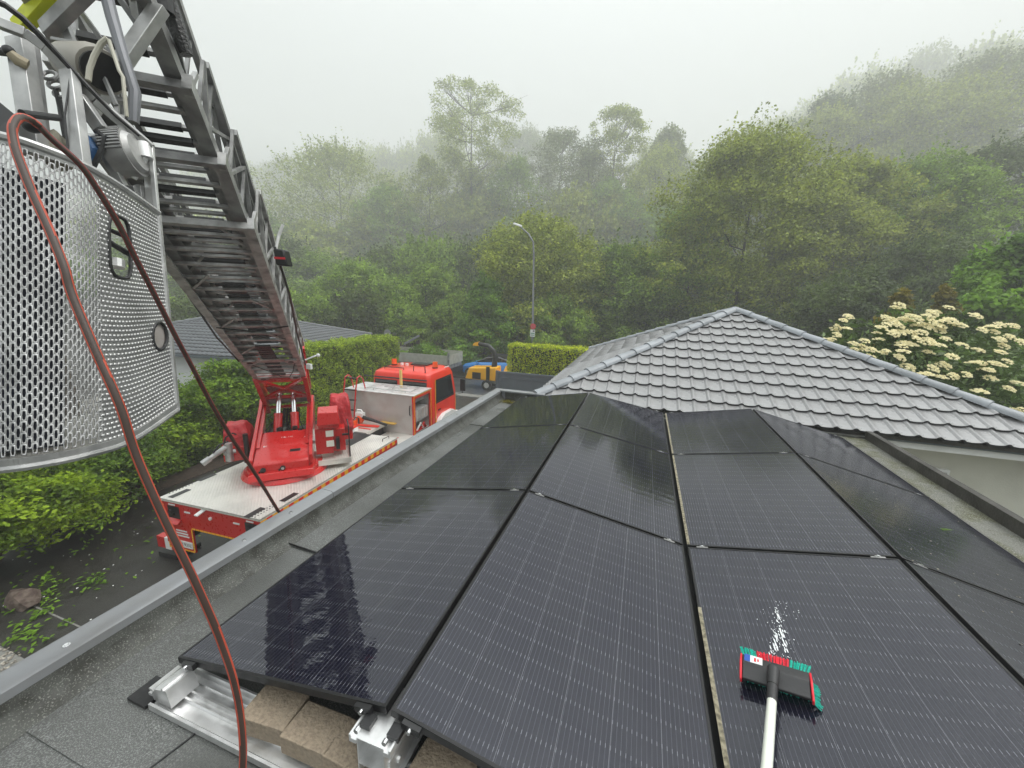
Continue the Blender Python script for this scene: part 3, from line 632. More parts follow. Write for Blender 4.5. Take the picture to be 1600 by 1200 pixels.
# house on the left beyond the hedge
lh = empty('white_house', (-20, 15.3, 0), 'white rendered bungalow with dark tiled hip roof behind the ladder', 'house')
ze = H - 2.5
c1, c2, c3, c4 = Vector((-24.0, 9.6, ze)), Vector((-14.3, 10.9, ze)), Vector((-16.4, 21.0, ze)), Vector((-26.1, 19.7, ze)); ap = Vector((-20.2, 15.3, H - 1.15))
MB().add([c1, c2, c3, c4, ap], [(0, 1, 4), (1, 2, 4), (2, 3, 4), (3, 0, 4), (3, 2, 1, 0)]).build('roof_deck', M_['timber_dark'], lh)
TD = tile_mesh(mats=[M_['tile_dark'], M_['tile_shadow_edge']])
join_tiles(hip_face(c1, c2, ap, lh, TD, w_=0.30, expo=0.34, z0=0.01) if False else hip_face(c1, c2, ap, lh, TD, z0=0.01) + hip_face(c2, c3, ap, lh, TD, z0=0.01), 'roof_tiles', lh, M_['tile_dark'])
for c_ in (c1, c2, c3): hip_caps(c_, ap, lh, r=0.11, mat_=M_['tile_dark'], extra=0.08)
def inset(c_, k): return Vector((ap.x + (c_.x - ap.x) * k, ap.y + (c_.y - ap.y) * k, 0))
q = [inset(c_, 0.9) for c_ in (c1, c2, c3, c4)]
MB().hexa([tuple(v) for v in q] + [(v.x, v.y, ze - 0.03) for v in q]).build('wall', M_['render_white'], lh)
d_ = (q[1] - q[0]).normalized(); nrm = Vector((d_.y, -d_.x, 0))
for k, wname in ((0.80, 'window'), (0.45, 'window')):
    p0 = q[0] + (q[1] - q[0]) * k + nrm * 0.02
    m = MB(); m.beam(p0 + Vector((0, 0, 1.0)), p0 + d_ * 1.1 + Vector((0, 0, 1.0)), 0.05, 0.08); m.beam(p0 + Vector((0, 0, 2.2)), p0 + d_ * 1.1 + Vector((0, 0, 2.2)), 0.05, 0.08)
    for s_ in (0.03, 0.55, 1.07): m.beam(p0 + d_ * s_ + Vector((0, 0, 1.04)), p0 + d_ * s_ + Vector((0, 0, 2.16)), 0.05, 0.06, up=nrm)
    wo_ = m.build('window', M_['anthracite'], lh)
    m = MB(); m.beam(p0 + d_ * .02 + Vector((0, 0, 1.6)), p0 + d_ * 1.08 + Vector((0, 0, 1.6)), 0.02, 1.12); m.build('pane', M_['glass_dark'], wo_)
m = MB(); e0, e1 = c1 + Vector((0, 0, -.05)) + nrm * .05, c2 + Vector((0, 0, -.05)) + nrm * .05; m.beam(e0, e1, 0.12, 0.10); m.build('gutter', M_['anthracite'], lh)

# ------------------------------------------------------------------ fire truck
TRZ = rad(2.75)
truck = empty('fire_truck', (-7.18, 4.42, 0), 'red fire engine with aluminium deck and turntable ladder parked beside the garage', 'fire truck', rz=TRZ)
TM = world_of(truck)
def tb(): return MB(TM)
ZD = 1.55
m = tb(); m.box(-1.20, 1.20, 0.0, 4.33, ZD - 0.05, ZD); m.box(-1.20, 0.25, 4.33, 5.30, ZD - 0.05, ZD); deck = m.build('deck', M_['deck'], truck)
tb().box(-0.55, 0.42, 3.35, 4.30, ZD + 0.001, ZD + 0.007).build('anti_slip_mat', M_['black'], truck)
tb().box(-0.5, 0.25, 4.30, 5.28, ZD + 0.001, ZD + 0.035).build('raised_plate', M_['deck'], truck)
tb().box(0.25, 1.19, 4.33, 5.30, ZD - 0.30, ZD - 0.26).build('step_plate', M_['deck'], truck)
tb().box(0.26, 1.19, 4.34, 4.37, ZD - 0.6, ZD - 0.02).build('step_riser', M_['box_side'], truck)
# handle on the deck flap
m = tb(); m.tube([(1.0, 3.95, ZD), (1.0, 3.95, ZD + 0.06), (1.02, 4.22, ZD + 0.06), (1.02, 4.22, ZD)], 0.010, 6); m.build('grab_handle', M_['black'], truck)
# vents in the deck
tmi = TM.inverted()
for px, py in ((323, 746), (281, 771), (452, 777), (398, 801)):
    c_ = tmi @ Vector(at_z(px, py, ZD)); m = tb(); m.box(c_.x - .06, c_.x + .06, c_.y - .17, c_.y + .17, ZD + 0.001, ZD + 0.006)
    v_ = m.build('deck_vent', M_['black'], deck)
for px, py in ((284, 762), (415, 797)):
    c_ = tmi @ Vector(at_z(px, py, ZD)); m = tb()
    for i in range(8):
        for j in range(2): m.cyl((c_.x + (j - .5) * .06, c_.y + (i - 4) * .06, ZD + .0005), (c_.x + (j - .5) * .06, c_.y + (i - 4) * .06, ZD + .004), 0.014, n=6)
    m.build('drain_holes', M_['black'], deck)
# side skirts, lockers
for sx in (-1, 1):
    a, b_ = (1.165, 1.185) if sx > 0 else (-1.185, -1.165)
    m = tb(); m.box(a, b_, 0.02, 1.5, 0.62, 1.40); m.box(a, b_, 1.5, 2.9, 1.15, 1.40); m.box(a, b_, 2.9, 4.3, 0.62, 1.40); m.box(a, b_, 4.36, 5.3, 0.62, 1.22)
    m.build('side_skirt', M_['red'], truck)
    a2, b2 = (1.186, 1.204) if sx > 0 else (-1.204, -1.186)
    tp = tb()
    for i in range(36):
        y = 0.01 + i * 0.12; tp.cur = i % 2; tp.box(a2, b2, y, y + 0.118, 1.405, 1.497)
    tp.build('edge_tape', [M_['yellow_tape'], M_['red_orange']], truck)
    tb().box(a2 + .001 * sx, b2 + .001 * sx, 3.0, 4.2, 0.75, 1.33).build('roller_shutter', M_['box_side'], truck)
m = tb()
for i in range(8): m.box(1.187, 1.209, 4.38 + i * .115, 4.38 + i * .115 + .108, 1.19, 1.225)
m.build('edge_tape', M_['yellow_tape'], truck)
# rear fascia with cut-out
m = tb(); y0, y1 = 0.03, 0.06
m.box(-1.17, 1.17, y0, y1, 1.03, 1.485); m.box(-1.17, -0.50, y0, y1, 0.50, 1.03); m.box(0.88, 1.17, y0, y1, 0.50, 1.03)
rear = m.build('rear_fascia', M_['red'], truck)
m = tb(); tw = 0.028
def strip(xa, xb, za, zb): m.box(xa, xb, y0 - 0.006, y0 - 0.001, za, zb)
n_ = 14
for i in range(n_): xa = -0.50 + i * 1.38 / n_; strip(xa, xa + 1.38 / n_ - .012, 1.0, 1.03 + .0)
for i in range(5): strip(-0.53, -0.50, 0.53 + i * .095, 0.53 + i * .095 + .085)
for i in range(6): strip(-1.17 + i * .11, -1.17 + i * .11 + .10, 0.50, 0.53)
for i in range(5): strip(0.88, 0.91, 0.53 + i * .095, 0.53 + i * .095 + .085)
for i in range(8): strip(-1.17, -1.145, 0.55 + i * .11, 0.55 + i * .11 + .10); strip(1.145, 1.17, 0.55 + i * .11, 0.55 + i * .11 + .10)
m.build('outline_tape', M_['yellow_tape'], rear)
for xc in (-0.88, 1.0 - 0.02):
    m = tb(); m.box(xc - .17, xc + .12, y0 - 0.002, y0 + .01, 1.13, 1.41); m.build('lamp_recess', M_['black'], rear)
    m = tb(); m.cyl((xc - .04, y0 - .05, 1.27), (xc - .04, y0 - .002, 1.27), .055, n=12); m.cyl((xc - .04, y0 - .07, 1.33), (xc - .04, y0 - .002, 1.33), .04, n=10); m.build('coupling', M_['rubber'], rear)
    tb().hexa([(xc - .2, y0 - .09, 1.10), (xc + .14, y0 - .09, 1.10), (xc + .14, y0 - .003, 1.10), (xc - .2, y0 - .003, 1.10), (xc - .2, y0 - .05, 1.13), (xc + .14, y0 - .05, 1.13), (xc + .14, y0 - .003, 1.16), (xc - .2, y0 - .003, 1.16)]).build('recess_lip', M_['red'], rear)
    tb().box(xc - .12, xc + .04, y0 - .012, y0 - .003, 1.43, 1.455).build('marker_lamp', M_['white'], rear)
for xc in (-.55, .62): tb().box(xc - .07, xc + .07, y0 - .012, y0 - .003, 1.33, 1.36).build('reflector', M_['white'], rear)
m = tb(); m.hexa([(-.20, -.10, 1.41), (-.12, -.10, 1.41), (-.08, .03, 1.47), (-.16, .03, 1.47), (-.20, -.10, 1.43), (-.12, -.10, 1.43), (-.08, .03, 1.49), (-.16, .03, 1.49)]); m.build('marker_lamp', M_['white'], rear)
m = tb(); m.cyl((.02, y0 - .03, 1.33), (.02, y0 - .002, 1.33), .03, n=12); m.build('marker_lamp', M_['white'], rear)
m = tb(); m.box(-.98, -.54, y0 - .02, y0 - .004, .58, .71); pl = m.build('number_plate', M_['white'], rear)
text('plate_text', 'AC 2 9332', .092, TM @ frame((-.76, y0 - .022, .645), (1, 0, 0), (0, 0, 1)), M_['black'], pl)
m = tb()
for i in range(3): m.box(-.95 + i * .02, -.60 - i * .02, y0 - .012, y0 - .004, .80 + i * .055, .825 + i * .055)
m.build('stencil_lines', M_['white'], rear)
# outrigger with pad
m = tb(); m.box(-1.75, -1.2, .35, .62, .42, .58); m.cyl((-1.62, .48, .1), (-1.62, .48, .5), .06); m.build('outrigger', M_['black'], truck)
tb().box(-1.86, -1.38, .22, .72, 0.0, .11).build('outrigger_pad', M_['rubber'], truck)
m = tb(); m.box(-1.80, -1.21, .20, .33, .26, .50); m.cur = 1; m.box(-1.58, -1.42, .195, .335, .255, .505); m.build('outrigger_marker', [M_['red'], M_['white']], truck)
# chassis and wheels
m = tb(); m.box(-.45, .45, .5, 8.4, .62, 1.05); m.box(-1.1, 1.1, 1.4, 4.3, 1.05, 1.48); m.box(-1.1, .2, 4.3, 5.2, 1.05, 1.48); m.box(.2, 1.1, 4.4, 5.2, .8, 1.2); m.box(-1.0, 1.0, 5.2, 6.5, .55, 1.25); m.build('chassis', M_['black'], truck)
def wheel(x, y, s, par):
    m = tb(); m.tube([(x - .14, y, .5), (x - .13, y, .5), (x + .13, y, .5), (x + .14, y, .5)], [.42, .5, .5, .42], 28); t_ = m.build('tyre', M_['tyre'], par, smooth=True)
    m = tb(); m.tube([(x + s * .141, y, .5), (x + s * .16, y, .5)], [.27, .22], 20); m.cyl((x + s * .16, y, .5), (x + s * .2, y, .5), .1, n=12)
    for k in range(8): t = k * .785; m.cyl((x + s * .15, y + .18 * math.cos(t), .5 + .18 * math.sin(t)), (x + s * .175, y + .18 * math.cos(t), .5 + .18 * math.sin(t)), .018, n=6)
    m.build('rim', M_['alu_dark'], t_)
for x in (-1.0, 1.0):
    for y in (2.2, 7.55): wheel(x, y, 1 if x > 0 else -1, truck)
# equipment locker behind the cab
bz0, bz1, by0, by1 = 1.29, 2.53, 5.30, 6.38
m = tb(); m.box(-1.2, 1.14, by0, by0 + .03, bz0, bz1 - .04); lock = m.build('locker_wall', M_['box_side'], truck)
m = tb(); m.box(-1.22, 1.22, by0 - .03, by1 + .02, bz1 - .035, bz1); m.build('locker_roof', M_['alu_bright'], truck, bevel=.01)
m = tb(); m.box(-1.2, -1.17, by0 + .03, by1, bz0, bz1 - .04); m.box(-1.17, 1.14, by1 - .03, by1, bz0, bz1 - .04); m.box(-1.17, 1.14, by0 + .03, by1 - .03, bz0 - .03, bz0); m.build('locker_shell', M_['box_side'], truck)
m = tb(); m.box(1.145, 1.205, by0 - .02, by0 + .07, .62, bz1 - .036); m.box(1.145, 1.205, by1 - .06, by1, .62, bz1 - .036); m.box(1.145, 1.205, by0 + .07, by1 - .06, bz1 - .13, bz1 - .036); m.build('locker_frame', M_['red_orange'], truck)
m = tb()
for i in range(9): m.box(1.206, 1.211, by0 - .02, by0 + .005, .70 + i * .2, .70 + i * .2 + .18); m.box(1.206, 1.211, by1 - .025, by1, .70 + i * .2, .70 + i * .2 + .18)
for i in range(5): m.box(1.206, 1.211, by0 + .01 + i * .21, by0 + .2 + i * .21, bz1 - .062, bz1 - .038)
m.build('frame_tape', M_['yellow_tape'], lock)
m = tb(); m.box(.6, 1.12, by0 + .08, by1 - .08, 1.60, 1.63); m.box(.58, 1.13, by0 + .035, by0 + .055, bz0, bz1 - .1); m.build('shelf', M_['alu'], lock)
m = tb(); m.box(.72, 1.13, by0 + .1, by1 - .10, 1.64, 2.0)
cr = m.build('storage_crate', M_['alu_bright'], lock)
m = tb()
for i in range(4): yy = by0 + .13 + i * .22; m.box(1.131, 1.139, yy, yy + .16, 1.67, 1.97)
m.build('crate_panel', M_['box_side'], cr)
m = tb(); m.box(1.06, 1.12, by0 + .1, by1 - .1, 2.25, 2.36); m.build('rolled_shutter', M_['alu_dark'], lock)
m = tb(); m.cur = 0; m.tube([(1.1, by0 + .3, 1.33), (1.16, by0 + .45, 1.55), (1.15, by0 + .6, 1.35)], .03, 8); m.cur = 1; m.tube([(1.12, by0 + .45, 1.32), (1.18, by0 + .62, 1.52), (1.15, by0 + .78, 1.33)], .03, 8); m.box(1.0, 1.14, by0 + .2, by1 - .2, 1.30, 1.34)
m.build('coiled_strap', [M_['white'], M_['red']], lock)
m = tb(); m.tube([(1.08, by0 - .03, 1.9), (1.1, by0 - .09, 1.95), (1.1, by0 - .09, 2.15), (1.08, by0 - .03, 2.2)], .016, 6); m.build('grab_handle', M_['black'], lock)
# rails lying on the locker roof
m = tb(); z = bz1 + .05
for a, b_ in (((-.55, 5.5), (1.0, 5.45)), ((-.45, 6.1), (.95, 6.1)), ((-.55, 5.5), (-.45, 6.1)), ((1.0, 5.45), (.95, 6.1)), ((0.1, 5.5), (.35, 6.1)), ((.35, 5.48), (.1, 6.1)), ((-.1, 5.8), (.7, 5.8))):
    m.tube([(a[0], a[1], z), (b_[0], b_[1], z)], .014, 6)
for x in (-.3, .8): m.cyl((x, 5.5, bz1), (x, 5.5, z), .012, n=6)
m.build('roof_rail', M_['alu'], truck)
tb().box(.25, .32, 6.1, 6.16, bz1, bz1 + .55).build('marker_post', M_['pole'] if False else mat('ochre_post', (.72, .5, .16), .6), truck)
# red access ladder
m = tb()
for x in (-1.08, -.66):
    m.tube([(x, 4.95, ZD), (x + .01, 5.12, 2.55), (x + .02, 5.2, 2.92), (x + .03, 5.32, 2.97), (x + .03, 5.45, 2.88), (x + .03, 5.55, bz1)], .020, 8)
acc = m.build('access_ladder', M_['red'], truck, smooth=True)
for i, z in enumerate((1.62, 1.95, 2.25, 2.55, 2.9)): m = tb(); m.box(-1.08, -.66, 4.98 + .17 * (z - 1.55) - .03, 4.98 + .17 * (z - 1.55) + .05, z - .012, z + .012); m.build('step', M_['black'], acc)
# cab
cy0, cy1 = 6.52, 8.55
def loft(sections):
    m = tb(); n = len(sections[0]); V = [p for s_ in sections for p in s_]; k = len(sections)
    m.add(V, [(i * n + j, i * n + (j + 1) % n, (i + 1) * n + (j + 1) % n, (i + 1) * n + j) for i in range(k - 1) for j in range(n)] + [tuple(range(n))[::-1], tuple((k - 1) * n + j for j in range(n))]); return m
def ring(x, ya, yb, z, c=.12):
    return [(-x + c, ya, z), (x - c, ya, z), (x, ya + c, z), (x, yb - c, z), (x - c, yb, z), (-x + c, yb, z), (-x, yb - c, z), (-x, ya + c, z)]
cab = loft([ring(1.12, cy0, cy1, 1.02), ring(1.15, cy0, cy1 + .05, 1.5), ring(1.14, cy0, cy1 + .03, 2.0), ring(1.08, cy0 + .02, cy1 - .12, 2.72), ring(1.03, cy0 + .06, cy1 - .2, 2.88), ring(.90, cy0 + .18, cy1 - .34, 2.96, .2)]).build('cab', M_['red_orange'], truck, bevel=.03)
def panel3(pts, th, name, material, par, nrm):
    m = tb(); n = len(pts); nv = Vector(nrm)
    P = [Vector(p) for p in pts]; V = [p for p in P] + [p + nv * th for p in P]
    m.add(V, [tuple(range(n))[::-1], tuple(range(n, 2 * n))] + [(i, (i + 1) % n, n + (i + 1) % n, n + i) for i in range(n)]); return m.build(name, material, par)
for (xa, xb) in ((-.92, -.12), (.10, .96)):
    fw = panel3([(xa - .03, cy0 - .012, 1.95), (xb + .03, cy0 - .012, 1.95), (xb + .02, cy0 + .004, 2.64), (xa - .02, cy0 + .004, 2.64)], .004, 'rear_window_seal', M_['rubber'], cab, (0, -1, 0))
    panel3([(xa, cy0 - .018, 1.98), (xb, cy0 - .018, 1.98), (xb - .01, cy0 - .003, 2.61), (xa + .01, cy0 - .003, 2.61)], .006, 'rear_window', M_['glass_dark'], cab, (0, -1, 0))
xw = 1.150
for s_ in (1, -1):
    panel3([(s_ * xw, 6.86, 1.94), (s_ * xw, 8.20, 1.94), (s_ * (xw - .035), 8.04, 2.62), (s_ * (xw - .035), 6.92, 2.62)], .012, 'door_window', M_['glass_dark'], cab, (s_, 0, 0))
    panel3([(s_ * (xw + .001), 6.80, 1.88), (s_ * (xw + .001), 8.28, 1.88), (s_ * (xw - .037), 8.10, 2.68), (s_ * (xw - .037), 6.86, 2.68)], .006, 'window_seal', M_['rubber'], cab, (s_, 0, 0))
    door = panel3([(s_ * 1.151, 6.80, 1.28), (s_ * 1.151, 8.36, 1.28), (s_ * 1.151, 8.36, 1.86), (s_ * 1.151, 6.80, 1.86)], .014, 'door', M_['red_orange'], cab, (s_, 0, 0))
    m = tb(); m.box(*((1.166, 1.19) if s_ > 0 else (-1.19, -1.166)), 6.95, 7.12, 1.62, 1.66); m.build('handle', M_['black'], cab)
    m = tb()
    x0_, x1_ = (1.152, 1.168) if s_ > 0 else (-1.168, -1.152)
    for (a, b_, c_, d_) in ((6.77, 6.795, 1.1, 2.7), (8.37, 8.39, 1.25, 1.9)): m.box(x0_, x1_, a, b_, c_, d_)
    m.box(x0_, x1_, 6.8, 8.37, 1.255, 1.275); m.build('trim_tape', M_['yellow_tape'], cab)
    # mirror
    m = tb(); m.tube([(s_ * 1.12, 8.35, 2.5), (s_ * 1.38, 8.5, 2.52), (s_ * 1.40, 8.5, 1.9), (s_ * 1.14, 8.4, 1.85)], .014, 6); m.box(s_ * 1.40 - .09, s_ * 1.40 + .09, 8.5, 8.56, 1.98, 2.42); m.build('mirror', M_['black'], cab)
panel3([(-1.0, cy1 + .055, 1.9), (1.0, cy1 + .055, 1.9), (.95, cy1 - .07, 2.68), (-.95, cy1 - .07, 2.68)], .02, 'windscreen', M_['glass_dark'], cab, (0, 1, .15))
# white fenders and bumper
for s_ in (1, -1):
    pts = [(6.66, .85), (6.74, 1.15), (6.92, 1.36), (7.25, 1.46), (7.9, 1.44), (8.22, 1.28), (8.45, .90), (8.30, .86), (8.05, 1.15), (7.80, 1.26), (7.3, 1.27), (7.05, 1.17), (6.88, .87)]
    a, b_ = (.84, 1.30) if s_ > 0 else (-1.30, -.84)
    tb().prism(pts, 0, a, b_).build('mudguard', M_['white'], truck, bevel=.015)
m = tb(); m.box(-1.22, 1.22, 8.50, 8.82, .52, .95); m.box(-1.22, -.75, 8.2, 8.5, .9, 1.2); m.box(.75, 1.22, 8.3, 8.55, .96, 1.22); m.build('bumper', M_['white'], truck, bevel=.03)
# cab roof fittings
for x in (-.80, .80):
    m = tb(); m.cyl((x, 7.5, 2.93), (x, 7.5, 3.0), .10, n=14); b0 = m.build('beacon_base', M_['black'], truck); m = tb(); m.cyl((x, 7.5, 3.0), (x, 7.5, 3.18), .095, .085, n=16); m.build('beacon', M_['lens'], truck, smooth=True)
m = tb(); m.tube([(-.70, 6.75, 2.85), (-.70, 6.75, 3.03), (.02, 6.75, 3.03), (.02, 6.75, 2.85)], .016, 6); m.tube([(.38, 6.7, 2.7), (.42, 6.72, 3.14), (.82, 6.72, 3.14), (.86, 6.7, 2.7)], .018, 6); m.tube([(.40, 6.7, 2.92), (.84, 6.7, 2.92)], .016, 6)
m.tube([(-1.35, 6.5, 2.72), (1.0, 6.5, 2.72)], .022, 6); m.tube([(-1.35, 6.5, 2.72), (-1.35, 6.5, 3.0), (-1.0, 6.5, 3.0), (-1.0, 6.5, 2.72)], .014, 6)
m.build('roof_rack', M_['black'], truck)
m = tb(); m.box(-.3, .35, 7.75, 8.2, 2.96, 3.0); m.build('roof_hatch', M_['black'], truck)
m = tb(); m.cyl((-.55, 7.6, 2.94), (-.55, 7.6, 3.03), .06, n=10); m.cyl((-.35, 7.6, 2.94), (-.35, 7.6, 3.03), .06, n=10); m.tube([(.9, 7.9, 2.9), (1.1, 8.0, 2.98)], .02, 6); m.build('air_horn', M_['white'], truck)

# ------------------------------------------------------------------ turntable
T0 = Vector((-7.27, 6.2, ZD)); TTM = frame(T0, (.741, .672, 0), (-.672, .741, 0))
LO = Vector((-7.48, 6.46, H - 1.81)); LW = Vector((.741, .672, 0)).normalized(); LA = Vector((.6, -.661, .451)).normalized(); LU = (-LW.cross(LA)).normalized()
def lp(x, s_, n_): return LO + LW * x + LA * s_ + LU * n_
def ttb(): return MB(TTM)
m = ttb(); m.cyl((0, 0, 0.002), (0, 0, .10), .86, .80, n=40); m.cyl((0, 0, .10), (0, 0, .16), .74, n=40)
m.prism([(-.66, .14), (-.66, .40), (-.60, .46), (.36, .77), (.36, .14)], 0, -.50, .50)
tt = m.build('turntable', M_['red'], truck, bevel=.012)
m = ttb(); m.hexa([(-.60, -.82, .12), (.60, -.82, .12), (.62, -.1, .12), (-.62, -.1, .12), (-.58, -.76, .25), (.58, -.76, .25), (.58, -.1, .25), (-.58, -.1, .25)]); m.build('counter_skirt', M_['red'], tt, bevel=.012)
for s_ in (-1, 1):
    a, b_ = (.505, .575) if s_ > 0 else (-.575, -.505)
    m = ttb(); m.prism([(-.60, .30), (-.60, .50), (-.52, .56), (1.05, 1.20), (1.25, 1.32), (1.50, 1.30), (1.62, 1.10), (1.35, .8), (.85, .28)], 0, a, b_); m.build('pivot_arm', M_['red'], tt, bevel=.008)
    a, b_ = (.43, .504) if s_ > 0 else (-.504, -.43)
    m = ttb(); m.prism([(-.2, .62), (1.15, 1.18), (1.2, 1.10), (-.12, .54)], 0, a, b_); m.build('arm_flange', M_['red'], tt)
m = ttb(); m.box(-.42, .42, .37, 1.15, .16, .62)
for i in range(26):
    x = random.uniform(-.36, .36); m.tube([(x, .25, .5), (x + random.uniform(-.1, .1), .5, .66 + random.uniform(0, .15)), (x * .8, .9, .85), (x * .7, 1.3, 1.05)], .012, 5)
for i in range(12): x = random.uniform(-.35, .3); z = random.uniform(.6, .8); y = random.uniform(.25, .5); m.box(x, x + .09, y, y + .08, z - .1, z + .05)
m.build('hydraulic_block', M_['grease'], tt)
m = ttb(); m.cyl((-.58, 1.46, 1.22), (.58, 1.46, 1.22), .07, n=16); m.build('pivot_pin', M_['alu_dark'], tt)
for x in (-.19, .19):
    pa = TTM @ Vector((x, .45, .50)); pb = lp(x * .75, -.85, -.16); d_ = pb - pa
    m = MB(); m.cyl(pa, pa + d_ * .54, .088, n=18); m.cyl(pa + d_ * .52, pa + d_ * .56, .095, n=18); cy = m.build('lift_cylinder', M_['red'], tt, smooth=True)
    m = MB(); m.cyl(pa + d_ * .52, pb, .055, n=16); m.build('piston_rod', M_['chrome'], cy, smooth=True)
# hand hole, lamps and print on the red cover
sl_ = math.atan2(.26, .80); ctr = lambda x, y: TTM @ Vector((x, y, .46 + (y + .60) * .325 + .004))
CM = frame(ctr(0, -.2), TTM.to_3x3() @ Vector((1, 0, 0)), TTM.to_3x3() @ Vector((0, .8, .26)))
m = MB(CM); m.box(.14, .34, -.20, -.12, .0, .006); m.build('hand_hole', M_['black'], tt, bevel=.02)
text('cover_text', '118 : 112', .062, CM @ Matrix.Translation((.05, .33, .003)), M_['white'], tt)
text('cover_text', '81', .07, CM @ Matrix.Translation((-.34, .06, .003)), M_['white'], tt)
text('cover_text', 'A3', .05, CM @ Matrix.Translation((.42, .28, .003)), M_['white'], tt)
for x in (-.33, .02):
    m = ttb(); m.cyl((x, -.70, .30), (x, -.66, .30), .05, n=14); m.box(x - .08, x - .05, -.69, -.66, .24, .28); m.build('socket', M_['black'], tt)
m = ttb(); m.cyl((.02, -.705, .30), (.02, -.70, .30), .03, n=10); m.build('socket_ring', M_['alu'], tt)
# right control stand with platform
m = ttb(); m.box(.66, 1.34, -.36, .66, .10, .15); m.box(.66, 1.34, -.36, -.33, .15, .22); m.box(1.31, 1.34, -.33, .66, .15, .22); plat = m.build('operator_platform', M_['deck'], tt)
m = ttb(); m.box(.62, .98, -.06, .34, .26, .86); m.box(.98, 1.24, .04, .40, .26, .80); m.build('control_cabinet', M_['red'], tt, bevel=.01)
m = ttb(); m.hexa([(.68, -.16, .96), (1.16, -.16, .96), (1.16, .30, .96), (.68, .30, .96), (.70, -.10, 1.24), (1.12, -.10, 1.24), (1.12, .26, 1.30), (.70, .26, 1.30)]); m.box(.70, 1.12, -.12, .28, .88, .96); m.build('control_hood', M_['red'], tt, bevel=.015)
for z in (.74, .50): m = ttb(); m.box(.84, 1.0, -.085, -.061, z - .07, z + .07); m.build('instruction_plate', M_['pole'], tt)
m = ttb(); m.box(1.04, 1.12, -.10, .03, .35, .62); m.build('control_lever', M_['black'], tt)
m = ttb(); m.tube([(1.32, -.30, .15), (1.32, -.30, .95), (1.30, -.1, 1.05)], .016, 6); m.box(1.18, 1.32, -.31, -.27, .74, .78); m.build('guard_rail', M_['black'], tt)
# cloth covered seat: crumpled hood
def crumple(name, c, size, M, material, par, seed=1):
    bm = bmesh.new(); bmesh.ops.create_cube(bm, size=1); bmesh.ops.subdivide_edges(bm, edges=bm.edges[:], cuts=7, use_grid_fill=True)
    r_ = random.Random(seed); ph = [r_.uniform(0, 6) for _ in range(8)]
    for v in bm.verts:
        p = v.co; t = (p.z + .5); k = 1 - .34 * t ** 1.6
        w1 = .035 * math.sin(9 * p.x + 7 * p.z + ph[0]) + .03 * math.sin(13 * p.y - 8 * p.z + ph[1]) + .02 * math.sin(21 * p.x + 19 * p.y + ph[2])
        rr = math.hypot(p.x, p.y); q = 1 + w1 * 1.6 - .16 * max(0, rr - .5)
        v.co = Vector((c[0] + p.x * size[0] * k * q, c[1] + p.y * size[1] * k * q, c[2] + p.z * size[2] * (1 + w1 * .7)))
    me = bpy.data.meshes.new(name); bmesh.ops.transform(bm, matrix=world_of(par).inverted() @ M, verts=bm.verts); bm.to_mesh(me); bm.free(); me.materials.append(material)
    me.polygons.foreach_set('use_smooth', [True] * len(me.polygons))
    return link(bpy.data.objects.new(name, me), par)
crumple('seat_cover', (1.16, .80, 1.02), (.56, .66, .80), TTM, M_['red_cloth'], tt, 3)
m = ttb(); m.box(.9, 1.42, .5, 1.1, .35, .66); m.build('seat_base', M_['red'], tt, bevel=.02)
# left side box and water monitor
crumple('winch_cover', (-.88, .30, .82), (.52, .60, .5), TTM, M_['red_cloth'], tt, 9)
m = ttb(); m.box(-1.12, -.64, -.02, .55, .32, .64); m.build('winch_box', M_['red'], tt, bevel=.02)
m = ttb(); m.box(-.74, -.58, -.14, .0, .30, .42); m.cyl((-.68, -.08, .42), (-.68, -.08, .92), .05, n=12); m.build('monitor_bracket', M_['black'], tt)
m = ttb(); m.cyl((-.98, -.16, .40), (-.98, -.16, .78), .075, n=14); m.tube([(-.98, -.16, .72), (-1.06, -.22, .68), (-1.26, -.34, .56)], [.06, .055, .045], 12); m.cyl((-1.26, -.34, .56), (-1.38, -.41, .49), .062, n=14); m.cyl((-1.06, -.2, .58), (-.88, -.1, .58), .045, n=10)
m.build('water_monitor', M_['alu'], tt, smooth=True)
m = ttb(); m.tube([(-1.04, -.2, .78), (-.98, -.24, .94), (-.86, -.2, 1.0), (-.82, -.16, .95)], .016, 6); m.tube([(-1.2, -.34, .66), (-1.1, -.28, .80), (-.95, -.22, .84)], .016, 6); m.build('monitor_handle', M_['black'], tt)

# ------------------------------------------------------------------ aerial ladder
def lbeam(m, a, b_, w_, h): return m.beam(lp(*a), lp(*b_), w_, h, up=LU)
m = MB()
for x in (-.47, .47):
    lbeam(m, (x, -1.55, -.42), (x, .02, .0), .09, .16); lbeam(m, (x, -1.5, .1), (x, .1, .62), .06, .08); m.beam(lp(x, -.35, .0), lp(x, -.05, .5), .05, .05, up=LW)
    m.add([lp(x, -1.5, -.4), lp(x, .0, .0), lp(x, .0, .6), lp(x, -1.5, .1)], [(0, 1, 2, 3)])
lbeam(m, (-.5, .0, -.02), (.5, .0, -.02), .10, .12); lbeam(m, (-.46, -.92, -.25), (.46, -.92, -.25), .09, .07); lbeam(m, (-.46, -1.4, -.38), (.46, -1.4, -.38), .08, .06)
for s_ in (-1, 1): lbeam(m, (.45 * s_, -.90, -.26), (0, -.50, -.16 - .002 * s_), .09, .04); lbeam(m, (.45 * s_, -.06, -.045), (0, -.50, -.165 - .002 * s_), .09, .04)
lbeam(m, (-.44, -.5, .12), (.44, -.5, .12), .8, .02); lbeam(m, (-.44, -1.25, .02), (.44, -1.25, .02), .7, .02)
m.build('ladder_root_frame', M_['red'], truck)
